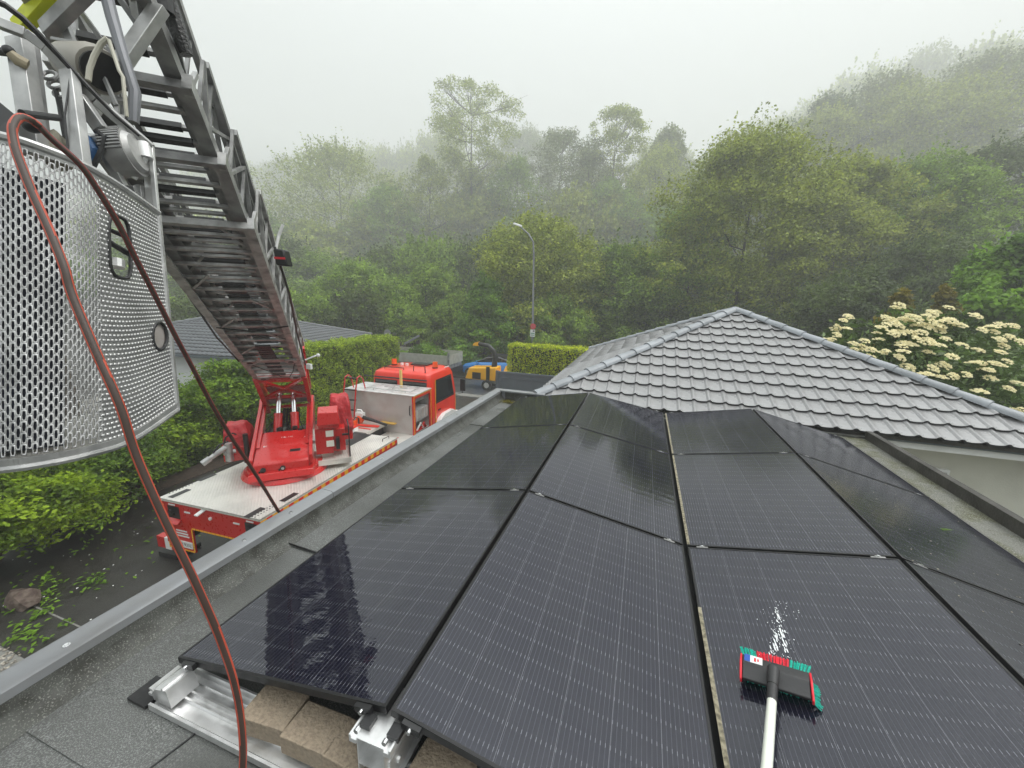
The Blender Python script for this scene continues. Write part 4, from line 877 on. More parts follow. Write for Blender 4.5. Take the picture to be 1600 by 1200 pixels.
secs = [(.47, 0.02, 5.46, .00, .60, .30, M_['alu_mid']), (.405, .3, 6.20, .085, .55, .30, M_['alu_dark']), (.345, .6, 6.80, .165, .50, .30, M_['alu_dark']), (.290, .9, 8.05, .235, .48, .30, M_['alu_dark'])]
for k, (hw, s0, s1, nb, nt_, step, mt_) in enumerate(secs):
    m = MB()
    for x in (-hw, hw):
        sx = 1 if x > 0 else -1
        lbeam(m, (x, s0, nb), (x, s1, nb), .055, .10); lbeam(m, (x - sx * .03, s0, nb - .045), (x - sx * .03, s1, nb - .045), .09, .012)
        lbeam(m, (x + sx * .03, s0 + .3, nb + nt_), (x + sx * .03, s1 - .25, nb + nt_), .045, .06)
        s_ = s0 + .3; j = 0
        while s_ < s1 - .35:
            e = min(s_ + .55, s1 - .2)
            za, zb_ = (nb + .05, nb + nt_ - .03)
            m.beam(lp(x + sx * .005, s_, za), lp(x + sx * .028, e, zb_) if j % 2 == 0 else lp(x + sx * .028, s_, zb_), .028, .035, up=LW) if j % 2 == 0 else m.beam(lp(x + sx * .028, s_, zb_), lp(x + sx * .005, e, za), .028, .035, up=LW)
            m.beam(lp(x + sx * .006, e, za), lp(x + sx * .028, e, zb_), .025, .025, up=LW)
            s_ = e; j += 1
    # underside bracing
    s_ = s0 + .9; j = 0
    while s_ < s1 - .9 and k < 2:
        sg = 1 if j % 2 else -1
        lbeam(m, (-hw * .95 * sg, s_, nb - .022), (-hw * .3 * sg, s_ + .42, nb - .022), .03, .018); s_ += .62; j += 1
    lbeam(m, (-hw - .02, s1, nb - .03), (hw + .02, s1, nb - .03), .05, .07)
    sec = m.build('ladder_section', mt_, truck, ['widest lowest ladder section', 'second ladder section', 'third ladder section', 'topmost narrow ladder section'][k])
    i = 0; s_ = s0 + .12 + .07 * k
    rm = MB(); rm.beam((-hw + .03, 0, 0), (hw - .03, 0, 0), .036, .032); rme = rm.mesh('rung', [M_['alu_mid']])
    rs = MB(); rs.beam((-hw + .12, 0, 0), (hw - .12, 0, 0), .05, .046); rsm = rs.mesh('rung_sleeve', [M_['rubber']])
    while s_ < s1 - .1:
        M = frame(lp(0, s_, nb), LW, LA); r_ = inst(rme, 'rung', sec, M)
        if (i % 2 == 0 and k >= 2) or (k == 3): inst(rsm, 'rung_sleeve', r_, M)
        s_ += step; i += 1
    for x in (-hw, hw):
        m = MB(); lbeam(m, (x, s1 - .05, nb + .0), (x, s1 + .03, nb + .0), .06, .12); m.beam(lp(x, s1 - .03, nb), lp(x * 1.04, s1 - .10, nb + .22), .035, .03, up=LW); m.build('end_bracket', M_['alu'], sec)
# plates with pulleys near the root, and the black guide chain
m = MB()
for s_, w__ in ((.12, .80), (1.25, .86)):
    lbeam(m, (-.44, s_, -.055), (.44, s_, -.055), .16, .012)
for s_ in (.45, .72, .98): lbeam(m, (-.44, s_, -.035), (.44, s_, -.035), .05, .05)
m.build('cross_plates', M_['alu_mid'], truck)
for x, s_ in ((-.34, 1.25), (.34, 1.25), (-.3, .14), (.3, .14)):
    m = MB(); m.cyl(lp(x, s_, -.09), lp(x, s_, -.062), .11, n=20); p_ = m.build('pulley', M_['alu_mid'], truck); m = MB(); m.cyl(lp(x, s_, -.1), lp(x, s_, -.091), .05, n=12); m.build('pulley_hub', M_['grease'], p_)
m = MB()
for i in range(17): s_ = .2 + i * .11; lbeam(m, (0, s_, -.03 + .0 * i), (0, s_ + .075, -.03), .26 - .002 * i, .03)
for i in range(14): s_ = 2.1 + i * .15; lbeam(m, (.02, s_, .03), (.02, s_ + .08, .03), .24, .03)
m.build('guide_chain', M_['grease'], truck)
m = MB(); m.tube([lp(-.44, 1.3, -.07), lp(-.1, .7, -.1), lp(.05, .2, -.08)], .008, 5); m.tube([lp(.42, 1.3, -.07), lp(.3, .6, -.1), lp(.2, .2, -.08)], .008, 5); m.tube([lp(-.5, 3.9, -.02), lp(-.55, 2.5, -.04), lp(-.5, 1.3, -.06)], .014, 6)
m.tube([lp(.56, 4.6, .3), lp(.60, 3.6, .16), lp(.56, 2.4, .1), lp(.54, .6, .05)], .016, 6); m.tube([lp(-.45, 2.9, -.05), lp(0, 2.85, -.1), lp(.5, 2.95, -.05)], .012, 6); m.build('cable', M_['rubber'], truck)
# work light on the right of the ladder
m = MB(); m.tube([lp(.54, 4.5, .25), lp(.60, 4.55, .5), lp(.66, 4.62, .62)], .018, 6); wl = m.build('light_bracket', M_['white'], truck)
wc = Vector(at_d(443, 403, 3.75)); m = MB(frame(wc, CR, (0, 0, 1))); m.hexa([(-.05, -.07, -.05), (.06, -.08, -.05), (.06, -.08, .06), (-.05, -.07, .06), (-.06, .08, -.05), (.04, .07, -.05), (.04, .07, .06), (-.06, .08, .06)]); m.build('work_light', M_['black'], wl, bevel=.015)
m = MB(frame(wc, CR, (0, 0, 1))); m.hexa([(-.052, -.015, .0605), (.05, -.02, .0605), (.05, -.02, .064), (-.052, -.015, .064), (-.054, .005, .0605), (.048, 0, .0605), (.048, 0, .064), (-.054, .005, .064)]); m.build('light_stripe', M_['sign_red'], wl)
m = MB(); lq = lp(.60, .45, .05); m.box(lq.x - .06, lq.x + .06, lq.y - .03, lq.y + .03, lq.z - .05, lq.z + .06); m.build('work_light', M_['white'], wl)
m = MB(); m.tube([lp(.5, .7, .1), lp(.72, .75, .18), lp(.78, .75, .2)], .018, 6); m.sph(lp(.8, .75, .2), .04); m.build('marker_lamp', M_['white'], wl)
# chain guide, black sleeve at the upper right
m = MB(); m.tube([at_d(262, 0, 2.55), at_d(276, 45, 2.6), at_d(291, 86, 2.65)], [.05, .055, .04], 10); m.build('rubber_sleeve', M_['grease'], truck, smooth=True)
m = MB(); m.tube([at_d(252, -20, 2.5), at_d(258, 22, 2.52)], .055, 10); m.tube([at_d(268, 30, 2.56), at_d(276, 80, 2.7), at_d(290, 125, 2.85), at_d(300, 160, 2.95)], .016, 6)
m.tube([at_d(262, 38, 2.56), at_d(268, 72, 2.7), at_d(284, 115, 2.85), at_d(296, 150, 2.95)], .012, 6); m.build('cable_bundle', M_['rubber'], truck)

# ------------------------------------------------------------------ rescue basket
def proj(P):
    d = np.array(P, float) - CAM; z = d @ CF; return 800 + FPX * (d @ CR) / z, 600 - FPX * (d @ CU) / z
bot_c = [(277, 640, 2.0), (205, 688, 1.72), (130, 712, 1.53), (60, 726, 1.42), (0, 734, 1.37), (-110, 745, 1.36), (-230, 750, 1.5), (-380, 740, 1.95)]
top_c = [(247, 333, 2.02), (190, 293, 1.78), (130, 258, 1.60), (62, 230, 1.49), (0, 212, 1.43), (-110, 195, 1.40), (-230, 195, 1.54), (-380, 200, 2.0)]
def catmull(P, n=16):
    P = [np.array(p) for p in P]; Q = [2 * P[0] - P[1]] + P + [2 * P[-1] - P[-2]]; out = []
    for i in range(1, len(Q) - 2):
        for k in range(n):
            t = k / n; a, b, c, d = Q[i - 1], Q[i], Q[i + 1], Q[i + 2]
            out.append(.5 * ((2 * b) + (-a + c) * t + (2 * a - 5 * b + 4 * c - d) * t * t + (-a + 3 * b - 3 * c + d) * t ** 3))
    out.append(P[-1]); return np.array(out)
BB = catmull([at_d(*p) for p in bot_c]); BT = catmull([at_d(*p) for p in top_c])
arc = np.concatenate([[0], np.cumsum(np.linalg.norm(np.diff(BB, axis=0), axis=1))]); LBK = arc[-1]; HB = float(np.mean(np.linalg.norm(BT - BB, axis=1)))
def S(a, b):   # a metres along from the right corner, b metres up
    a = np.clip(np.asarray(a, float), 0, LBK); v = (np.asarray(b, float) / HB)[..., None]
    bo = np.stack([np.interp(a, arc, BB[:, i]) for i in range(3)], -1); to = np.stack([np.interp(a, arc, BT[:, i]) for i in range(3)], -1)
    return bo * (1 - v) + to * v
mb_ = MB()
mb_.tube(list(BT[::3]), .016, 8); mb_.tube(list(BB[::3] - np.array([0, 0, .0])), .014, 8)
for a in (0.0,):
    mb_.tube([S(a, 0), S(a, HB)], .012, 6)
basket = mb_.build('rescue_basket', M_['alu'], truck, 'curved perforated rescue basket hanging from the ladder tip', smooth=True)
for arr, dz0, dz1, o_, nm in ((BB, -.012, .035, 0.006, 'bottom_band'), (BT, -.03, .006, 0.004, 'top_band')):
    m = MB()
    for k in range(0, len(BB) - 1, 2):
        k2 = min(k + 2, len(BB) - 1); p, q = arr[k], arr[k2]; out = np.cross(q - p, (0, 0, 1)); out = out / np.linalg.norm(out) * o_
        if np.dot(out, -p + CAM) < 0: out = -out
        m.add([p + out + (0, 0, dz0), q + out + (0, 0, dz0), q + out + (0, 0, dz1), p + out + (0, 0, dz1), p + (0, 0, dz0), q + (0, 0, dz0), q + (0, 0, dz1), p + (0, 0, dz1)], [(0, 1, 2, 3), (4, 5, 6, 7), (0, 1, 5, 4), (3, 2, 6, 7)])
    m.build(nm, M_['alu'], basket)
aS = float(np.interp(0, [0, 1], [0, 1]));
# where the tread plate ends and the slotted sheet starts
cand = np.linspace(0, LBK, 200); pxs = np.array([proj(p)[0] for p in S(cand, np.full(200, HB * .5))]); A_SPLIT = float(cand[np.argmax(pxs < 158)])
def slotted(a0, a1, pa=.0125, pb=.042, sw=.0042, sh=.0166):
    na = int((a1 - a0) / pa); nb_ = int(HB / pb); V = []; F = []
    oct_o = np.array([(-.5, -.5), (0, -.5), (.5, -.5), (.5, 0), (.5, .5), (0, .5), (-.5, .5), (-.5, 0)]) * (pa, pb)
    oct_i = np.array([(-sw * .7, -sh * .85), (0, -sh), (sw * .7, -sh * .85), (sw, 0), (sw * .7, sh * .85), (0, sh), (-sw * .7, sh * .85), (-sw, 0)])
    A = []; B = []
    for i in range(na):
        for j in range(nb_ + 1):
            ca = a0 + (i + .5) * pa; cb = (j + (.5 if i % 2 else 0)) * pb
            if cb < .05 or cb > HB - .045: continue
            b0 = len(A) * 16; pts = np.concatenate([oct_o, oct_i]) + (ca, cb)
            A.append(pts[:, 0]); B.append(pts[:, 1])
            for k in range(8): F.append((b0 + k, b0 + (k + 1) % 8, b0 + 8 + (k + 1) % 8, b0 + 8 + k))
    A = np.concatenate(A); B = np.concatenate(B); P = S(A, np.clip(B, .0, HB))
    return np_mesh('slotted_panel', P, np.array(F), [M_['alu_sheet']])
me = slotted(A_SPLIT, LBK * .80); so_ = link(bpy.data.objects.new('slotted_panel', me), basket); so_.matrix_local = world_of(basket).inverted()
sd = so_.modifiers.new('s', 'SOLIDIFY'); sd.thickness = .0025
# openings in the tread plate, located on the sheet
def find_ab(px, py):
    a = np.linspace(0, LBK * .7, 120); b = np.linspace(0, HB, 90); AA, BBm = np.meshgrid(a, b); P = S(AA.ravel(), BBm.ravel()); d = P - CAM; z = d @ CF
    x = 800 + FPX * (d @ CR) / z; y = 600 - FPX * (d @ CU) / z; i = np.argmin((x - px) ** 2 + (y - py) ** 2); return AA.ravel()[i], BBm.ravel()[i]
oA = find_ab(187, 385); oB = find_ab(250, 525)
def in_open(a, b): return ((a - oA[0]) / .062) ** 4 + ((b - oA[1]) / .150) ** 4 < 1 or ((a - oB[0]) / .056) ** 2 + ((b - oB[1]) / .080) ** 2 < 1
def treadsheet():
    pa, pb = .019, .022; na = int(A_SPLIT / pa) + 1; nb_ = int((HB - .03) / pb); V = []; F = []; A = []; B = []; O = []; MI = []
    for i in range(na):
        for j in range(nb_):
            ca = (i + .5) * pa; cb = .012 + (j + .5) * pb; ca += (pa / 2 if j % 2 else 0)
            if in_open(ca, cb): continue
            b0 = len(A) * 12; h = .0
            ho, hi = .0, .0045
            o_ = [(-.5, -.5), (.5, -.5), (.5, .5), (-.5, .5)]; off = .5 if j % 2 else 0
            A_ = [ca + x * pa for x, y in o_] + [ca + x * pa * .70 for x, y in o_] + [ca + x * pa * .40 for x, y in o_]
            B_ = [cb + y * pb for x, y in o_] + [cb + y * pb * .42 for x, y in o_] + [cb + y * pb * .20 for x, y in o_]
            if j % 2 and False: pass
            O += [0] * 8 + [hi] * 4
            A.append(A_); B.append(B_)
            for k in range(4): F.append((b0 + k, b0 + (k + 1) % 4, b0 + 4 + (k + 1) % 4, b0 + 4 + k)); F.append((b0 + 4 + k, b0 + 4 + (k + 1) % 4, b0 + 8 + (k + 1) % 4, b0 + 8 + k)); MI += [0, 1]
            F.append((b0 + 8, b0 + 9, b0 + 10, b0 + 11)); MI.append(1)
    A = np.concatenate(A); B = np.concatenate(B); O = np.array(O); P = S(A, B)
    d = CAM - P; d[:, 2] = 0; d /= np.linalg.norm(d, axis=1)[:, None]; nrm = np.array([.93, -.35, 0.1]); P = P + nrm * O[:, None]
    return np_mesh('tread_panel', P, np.array(F), [M_['tread_base'], M_['alu_bright']], np.array(MI))
o = link(bpy.data.objects.new('tread_panel', treadsheet()), basket); o.matrix_local = world_of(basket).inverted()
for (a_, b_), ra, rb_, e in ((oA, .062, .150, 4), (oB, .056, .080, 2)):
    pts = []
    for t in np.linspace(0, 2 * math.pi, 33):
        c_, s_ = math.cos(t), math.sin(t); k = (abs(c_) ** e + abs(s_) ** e) ** (-1 / e); pts.append(S(a_ + ra * c_ * k, b_ + rb_ * s_ * k))
    m = MB(); m.tube(pts, .0075, 8, caps=False); m.build('opening_seal', M_['rubber'], basket, smooth=True)
m = MB(); a_, b_ = oB; inn = np.array([-.03, .01, 0]); m.add([S(a_ - .058, b_ - .085) + inn * .3, S(a_ + .058, b_ - .085) + inn * .3, S(a_ + .058, b_ + .085) + inn * .3, S(a_ - .058, b_ + .085) + inn * .3], [(0, 1, 2, 3)]); m.build('opening_plate', M_['box_side'], basket)
a_, b_ = oA; m = MB(); m.tube([S(a_ - .08, b_ - .02) + inn, S(a_ + .08, b_ + .015) + inn], .012, 8); m.tube([S(a_ - .08, b_ + .07) + inn * 1.5, S(a_ + .08, b_ + .075) + inn * 1.5], .01, 8); m.build('grip_bar', M_['rubber'], basket)
m = MB(); m.cyl(S(a_ + .01, b_ - .1) + inn * 2, S(a_ + .01, b_ - .06) + inn * 2, .03, n=12); m.build('latch', M_['alu_bright'], basket)
# back wall, floor, cabinet inside
cen = np.array([-.85, .25, 0.0]); m = MB()
bi = [S(t, 0.02) for t in np.linspace(0, LBK, 14)]; bk = [p + cen for p in bi]
for k in range(13): m.add([bi[k], bi[k + 1], bk[k + 1], bk[k]], [(0, 1, 2, 3)])
m.build('floor', M_['deck'], basket)
m = MB()
for k in range(13):
    p, q = bk[k], bk[k + 1]; m.add([p, q, q + np.array([0, 0, .55]), p + np.array([0, 0, .55])], [(0, 1, 2, 3)])
m.build('back_panel', M_['alu_dark'], basket)
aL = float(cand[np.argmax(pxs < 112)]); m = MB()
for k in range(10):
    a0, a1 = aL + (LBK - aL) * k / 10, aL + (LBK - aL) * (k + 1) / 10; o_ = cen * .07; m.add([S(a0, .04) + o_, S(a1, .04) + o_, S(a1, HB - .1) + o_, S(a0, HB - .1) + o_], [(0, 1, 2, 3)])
m.build('dark_backing', mat('navy_backing', (.010, .012, .022), .8), basket)  # dark sheet added close behind the slots so the holes show dark
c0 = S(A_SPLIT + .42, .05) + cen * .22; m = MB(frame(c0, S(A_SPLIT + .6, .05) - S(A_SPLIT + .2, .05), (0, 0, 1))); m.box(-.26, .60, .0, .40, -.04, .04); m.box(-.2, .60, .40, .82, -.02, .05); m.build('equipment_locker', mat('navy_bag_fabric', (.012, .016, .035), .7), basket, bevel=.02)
c0 = S(A_SPLIT + .12, .05) + cen * .45; m = MB(frame(c0, S(A_SPLIT + .6, .05) - S(A_SPLIT + .2, .05), (0, 0, 1))); m.box(-.12, .16, .02, .45, -.05, .05); m.box(-.1, .1, .5, .75, -.05, .05); m.build('control_box', M_['box_side'], basket, bevel=.02)
# posts, rails, arms above the basket
def pbeam(m, pts, wpx, dep=None, thick=.6):
    for (a, b_) in zip(pts[:-1], pts[1:]):
        p, q = at_d(*a), at_d(*b_); wd = wpx * (a[2] + b_[2]) / 2 / FPX; m.beam(p, q, wd * thick, wd, up=np.cross(q - p, CF))
def add_b(name, pts, wpx, material, thick=.7):
    m = MB(); pbeam(m, pts, wpx, thick=thick); return m.build(name, material, basket, bevel=.003)
add_b('arm_beam', [(30, 45, 2.3), (95, -30, 2.2)], 22, M_['hiviz'])
add_b('arm_beam', [(72, 48, 2.28), (160, -40, 2.15)], 22, M_['alu'])
add_b('arm_beam', [(140, 172, 2.2), (250, 12, 2.35)], 22, M_['alu'])
add_b('arm_beam', [(95, 20, 2.3), (122, 95, 2.3)], 12, M_['alu'])
add_b('arm_beam', [(120, 8, 2.32), (185, 100, 2.3)], 7, M_['alu_dark'])
add_b('arm_beam', [(182, -10, 2.3), (220, 45, 2.35)], 9, M_['alu_dark'])
add_b('arm_beam', [(208, -10, 2.3), (217, 40, 2.35)], 12, M_['alu'])
m = MB(); m.tube([at_d(*p) for p in ((163, -20, 2.0), (176, 30, 2.0), (192, 85, 2.0), (211, 145, 2.0), (209, 192, 2.0))], [.028, .028, .024, .026, .022], 10); m.build('curved_strut', mat('slate_tube', (.17, .175, .19), .45, .3), basket, smooth=True)
m = MB(); pbeam(m, [(-60, 12, 1.62), (0, 37, 1.66), (40, 52, 1.7), (72, 75, 1.74), (105, 110, 1.79), (150, 157, 1.85), (236, 231, 2.0)], 14, thick=.8); m.build('hand_rail', M_['alu'], basket, bevel=.003)
m = MB(); m.tube([at_d(*p) for p in ((-30, -8, 1.55), (8, 8, 1.6), (35, 28, 1.63), (62, 55, 1.68), (95, 90, 1.74), (130, 128, 1.8), (180, 180, 1.88), (218, 212, 1.95))], [.013] * 4 + [.011] * 2 + [.008] * 2, 8); m.build('cable_hose', M_['rubber'], basket, smooth=True)
add_b('post', [(30, 62, 1.75), (58, 245, 1.72)], 26, M_['alu'])
add_b('post', [(52, 70, 1.80), (74, 250, 1.76)], 12, M_['alu_dark'])
add_b('post', [(108, 112, 1.78), (128, 262, 1.72)], 20, M_['alu'])
add_b('post', [(122, 190, 1.76), (140, 262, 1.74)], 7, M_['alu_dark'])
add_b('post', [(236, 229, 2.0), (246, 338, 2.02)], 7, M_['alu_bright'])
add_b('post', [(217, 290, 2.02), (221, 325, 2.02)], 10, M_['alu'])
m = MB(); m.add([at_d(224, 262, 2.03), at_d(237, 250, 2.02), at_d(246, 330, 2.03), at_d(228, 322, 2.04)], [(0, 1, 2, 3)]); m.build('gusset_plate', M_['alu_bright'], basket)
add_b('lamp_arm', [(150, 212, 1.85), (192, 292, 1.93)], 13, M_['alu'])
add_b('lamp_arm', [(122, 150, 1.8), (158, 202, 1.84)], 17, M_['alu'])
add_b('clamp', [(180, 286, 1.93), (212, 306, 1.96)], 13, M_['alu_dark'])
add_b('clamp', [(206, 290, 1.94), (214, 312, 1.97)], 8, M_['alu_dark'])
m = MB(); m.tube([at_d(*p) for p in ((207, 278, 1.96), (218, 262, 1.97), (226, 245, 1.98), (229, 240, 1.98))], .017, 10); m.cyl(at_d(224, 225, 1.98), at_d(228, 248, 1.98), .030, n=14); m.build('lamp_joint', M_['alu_bright'], basket, smooth=True)
# ribbed flood light
fc = Vector(at_d(197, 240, 1.93)); ax = Vector([float(v) for v in (CR * .97 + CF * .24)]).normalized(); upv = Vector(at_d(206, 275, 1.93)) - Vector(at_d(188, 205, 1.93)); FM = frame(fc, upv, ax.cross(upv.normalized()))
m = MB(FM); m.cyl((0, 0, -.05), (0, 0, .035), .105, n=28); m.cyl((0, 0, .035), (0, 0, .055), .095, .08, n=28); fl = m.build('flood_light', M_['alu_mid'], basket, smooth=True)
m = MB(FM)
for k in range(26): t = math.pi * (.55 + k * .042); m.beam((.107 * math.cos(t), .107 * math.sin(t), -.05), (.107 * math.cos(t), .107 * math.sin(t), .035), .006, .014, up=(math.cos(t), math.sin(t), 0))
m.build('cooling_ribs', M_['alu_dark'], fl)
# drum / speaker
m = MB(); m.tube([at_d(98, 92, 2.15), at_d(112, 98, 2.1), at_d(150, 108, 2.02), at_d(160, 112, 2.0)], [.05, .09, .11, .10], 20); m.build('reel_drum', mat('beige_grey_plastic', (.33, .31, .27), .5), basket, smooth=True)
m = MB(); m.tube([at_d(160, 112, 1.99), at_d(162, 113, 1.985)], [.085, .085], 20); m.build('drum_opening', M_['black'], basket)
m = MB(); m.tube([at_d(*p) for p in ((168, 60, 1.9), (158, 68, 1.9), (147, 88, 1.9), (140, 108, 1.9), (138, 126, 1.9))], .012, 8); m.tube([at_d(*p) for p in ((170, 62, 1.9), (186, 110, 1.92), (192, 120, 1.92), (198, 182, 1.95))], .008, 8); m.build('pale_tube', mat('cream_tube', (.5, .48, .4), .4), basket, smooth=True)
add_b('brace_rod', [(80, 60, 2.1), (165, 75, 2.1)], 5, M_['alu_dark']); add_b('brace_rod', [(150, 92, 2.0), (182, 165, 2.0)], 6, M_['alu_dark'])
m = MB(); m.tube([at_d(34, 177, 1.55), at_d(90, 184, 1.7)], .014, 10); m.build('grip_bar', M_['rubber'], basket, smooth=True)
m = MB(); m.sph(Vector(at_d(51, 197, 1.42)), .027, 14, 10, (1.25, 1, .85)); m.build('rubber_knob', M_['rubber'], basket, smooth=True)
m = MB(); m.tube([at_d(-5, 80, 1.7), at_d(12, 82, 1.7), at_d(18, 83, 1.7)], .016, 8); m.sph(Vector(at_d(14, 80, 1.69)), .022); m.build('lever', M_['rubber'], basket, smooth=True)
m = MB(); m.tube([at_d(15, 82, 1.68), at_d(28, 94, 1.7), at_d(44, 102, 1.72)], [.016, .024, .022], 10); m.build('wooden_grip', mat('worn_beige_grip', (.42, .36, .25), .6), basket, smooth=True)
m = MB(); m.tube([at_d(62, 240, 1.75), at_d(85, 235, 1.8), at_d(118, 255, 1.85)], [.03, .09, .05], 14); m.build('canvas_pouch', mat('khaki_canvas', (.30, .28, .22), .9, bump=(12, .6, .03)), basket, smooth=True)
m = MB()
for k in range(4): pts = [(86 + 3 * k, 138 + 6 * k, 1.82), (92 + 3 * k, 165 + 8 * k, 1.82), (98 + 2 * k, 200 + 6 * k, 1.8), (108, 250, 1.8)]; m.tube([at_d(*p) for p in pts], .007, 6)
m.tube([at_d(*p) for p in ((110, 118, 1.76), (101, 180, 1.72), (108, 262, 1.7))], .004, 5); m.tube([at_d(*p) for p in ((150, 205, 1.82), (165, 215, 1.82), (160, 232, 1.82), (145, 262, 1.8))], .012, 6); m.build('cable', M_['rubber'], basket)
m = MB()
for k in range(3): m.tube([at_d(78 + k * 9 + 12 * math.cos(t), 118 + k * 14 + 6 * math.sin(t), 1.84 - .02 * math.sin(t)) for t in np.linspace(0, 2 * math.pi, 13)], .008, 6, caps=False)
m.build('cable_coil', M_['alu_dark'], basket, smooth=True)
m = MB(); m.box(0, 0, 0, 0, 0, 0) if False else None
MB().add([at_d(-40, 175, 1.6), at_d(0, 160, 1.62), at_d(22, 178, 1.62), at_d(18, 215, 1.6), at_d(-40, 235, 1.58), at_d(-40, 175, 1.66), at_d(0, 160, 1.68), at_d(22, 178, 1.68), at_d(18, 215, 1.66), at_d(-40, 235, 1.64)], [(0, 1, 2, 3, 4), (5, 6, 7, 8, 9), (0, 1, 6, 5), (1, 2, 7, 6), (2, 3, 8, 7), (3, 4, 9, 8)]).build('control_cover', M_['black'], basket)
m = MB(); m.tube([at_d(*p) for p in ((133, 215, 1.83), (148, 235, 1.83), (140, 252, 1.83))], .02, 8); m.build('blue_connector', mat('blue_plastic', (.03, .12, .3), .4), basket, smooth=True)

# ------------------------------------------------------------------ hose
def hose(pts, r, stripes, name, label):
    P = catmull(pts, 6); m = MB(); n = 24; m.tube(list(P), r, n)
    k = len(P); q = 0; lo, hi = stripes
    for i in range(k - 1):
        c0 = (P[i] + P[i + 1]) / 2; ax_ = P[i + 1] - P[i]; ax_ = ax_ / np.linalg.norm(ax_); vd = CAM - c0; vd = vd - ax_ * vd.dot(ax_); vd /= np.linalg.norm(vd)
        for j in range(n):
            fc_ = np.mean([m.v[t] for t in m.f[q]], axis=0) - c0; fc_ /= np.linalg.norm(fc_)
            a = math.degrees(math.acos(max(-1, min(1, float(fc_.dot(vd)))))); m.mi[q] = 1 if lo < a < hi else 0; q += 1
    return m
s1 = [(60, 196, 1.36), (45, 186, 1.33), (30, 184, 1.28), (20, 198, 1.25), (21, 218, 1.24), (28, 244, 1.23), (50, 300, 1.22), (78, 362, 1.21), (100, 417, 1.2), (113, 462, 1.2), (150, 550, 1.2), (187, 633, 1.21), (213, 712, 1.23), (253, 803, 1.26), (300, 899, 1.3), (333, 972, 1.34), (347, 1008, 1.36), (362, 1052, 1.38), (373, 1100, 1.41), (379, 1152, 1.42), (379, 1200, 1.43), (371, 1290, 1.45)]
L_ = [at_d(*p) for p in s1]
pts2 = [(62, 198), (82, 218), (125, 257), (155, 300), (185, 350), (210, 400), (236, 450), (255, 487), (273, 523), (300, 573), (330, 630), (350, 664), (367, 692), (400, 742), (437, 802), (465, 845)]
cum = [0]
for a, b_ in zip(pts2[:-1], pts2[1:]): cum.append(cum[-1] + math.hypot(b_[0] - a[0], b_[1] - a[1]))
d_end = float((at_x(437, 802, -2.44) - CAM) @ CF)
L2 = [at_d(p[0], p[1], 1 / ((1 - c_ / cum[-2]) / 1.38 + c_ / cum[-2] / d_end)) for p, c_ in zip(pts2, cum)]
ho = empty('water_hose', L_[3], 'black and red striped water hose looped over the basket rail down to the roof', 'hose')
m = hose(L_, .0122, (40, 74), 'hose', ''); m.build('roof_side_run', [M_['hose_dark'], M_['hose_red']], ho, smooth=True)
M_['hose_red2'] = mat('dark_red_hose_stripe', (0.2, 0.018, 0.015), 0.4)
m = hose(L2, .0108, (40, 66), 'hose', ''); m.build('truck_side_run', [M_['hose_dark'], M_['hose_red2']], ho, smooth=True)

# ------------------------------------------------------------------ brush on the third row's near panel
_, PMc, wc_ = panels[(2, 0)]
def on_panel(px, py, h=0.0):
    o = PMc.translation; n_ = (PMc.to_3x3() @ Vector((0, 0, 1))); d = Vector(ray(px, py)); c0 = Vector(CAM); t = (o + n_ * h - c0).dot(n_) / d.dot(n_); return c0 + d * t
pl_, pr_ = on_panel(1160, 1042, .05), on_panel(1266, 1074, .05)
ctr_ = (pl_ + pr_) / 2; bx = (pr_ - pl_).normalized(); pn = PMc.to_3x3() @ Vector((0, 0, 1)); by = pn.cross(bx).normalized(); BL_ = (pr_ - pl_).length
BM = frame(ctr_, bx, by)
br = bpy.data.objects.new('cleaning_brush', None); br.matrix_world = BM; link(br, None, 'wet cleaning brush with red and turquoise bristles on the near solar panel', 'brush'); MWD[br.name] = BM; br.empty_display_size = .1
hl = BL_ / 2
m = MB(BM); m.prism([(-.055, -.012), (-.06, .004), (-.012, .022), (.0, .030), (.048, .024), (.060, .006), (.055, -.012)], 0, -hl, hl); m.build('head', M_['brush_grey'], br, bevel=.004)
for s_ in (-1, 1):
    x0_, x1_ = (hl + .0005, hl + .009) if s_ > 0 else (-hl - .009, -hl - .0005)
    m = MB(BM); m.prism([(-.066, -.016), (-.068, .006), (.0, .034), (.062, .014), (.064, -.016)], 0, x0_, x1_); m.build('end_rim', M_['brush_red'], br, bevel=.003)
ntf = 21
def tuft(m, base, tip, wb, wt):
    b_, t_ = Vector(base), Vector(tip); d = (t_ - b_).normalized(); s_ = d.cross(Vector((0, 0, 1)));
    if s_.length < .1: s_ = Vector((1, 0, 0))
    s_.normalize(); u = s_.cross(d)
    for _ in range(9):
        o1 = s_ * random.uniform(-wb, wb) + u * random.uniform(-wb, wb); o2 = s_ * random.uniform(-wt, wt) + u * random.uniform(-wt, wt) + d * random.uniform(-.006, .004)
        m.tube([b_ + o1, (b_ + t_) / 2 + (o1 + o2) * .5, t_ + o2], [.0022, .0024, .0024], 4, caps=True)
for i in range(ntf):
    x = -hl + .01 + (BL_ - .02) * i / (ntf - 1); g = i < 5 or i > 14
    m = MB(BM); fl_ = (x / hl) * .012
    tuft(m, (x, .05, -.005), (x + fl_ * 1.6, .122, -.012), .0035, .0050); m.build('bristle_tuft', M_['bristle_g'] if g else M_['bristle_r'], br)
for i in range(ntf):
    x = -hl + .01 + (BL_ - .02) * i / (ntf - 1); m = MB(BM); tuft(m, (x, -.012, -.012), (x, -.016, -.046), .004, .006); tuft(m, (x, .0, -.012), (x, .0, -.046), .004, .006); m.build('bristle_tuft', M_['bristle_g'], br)
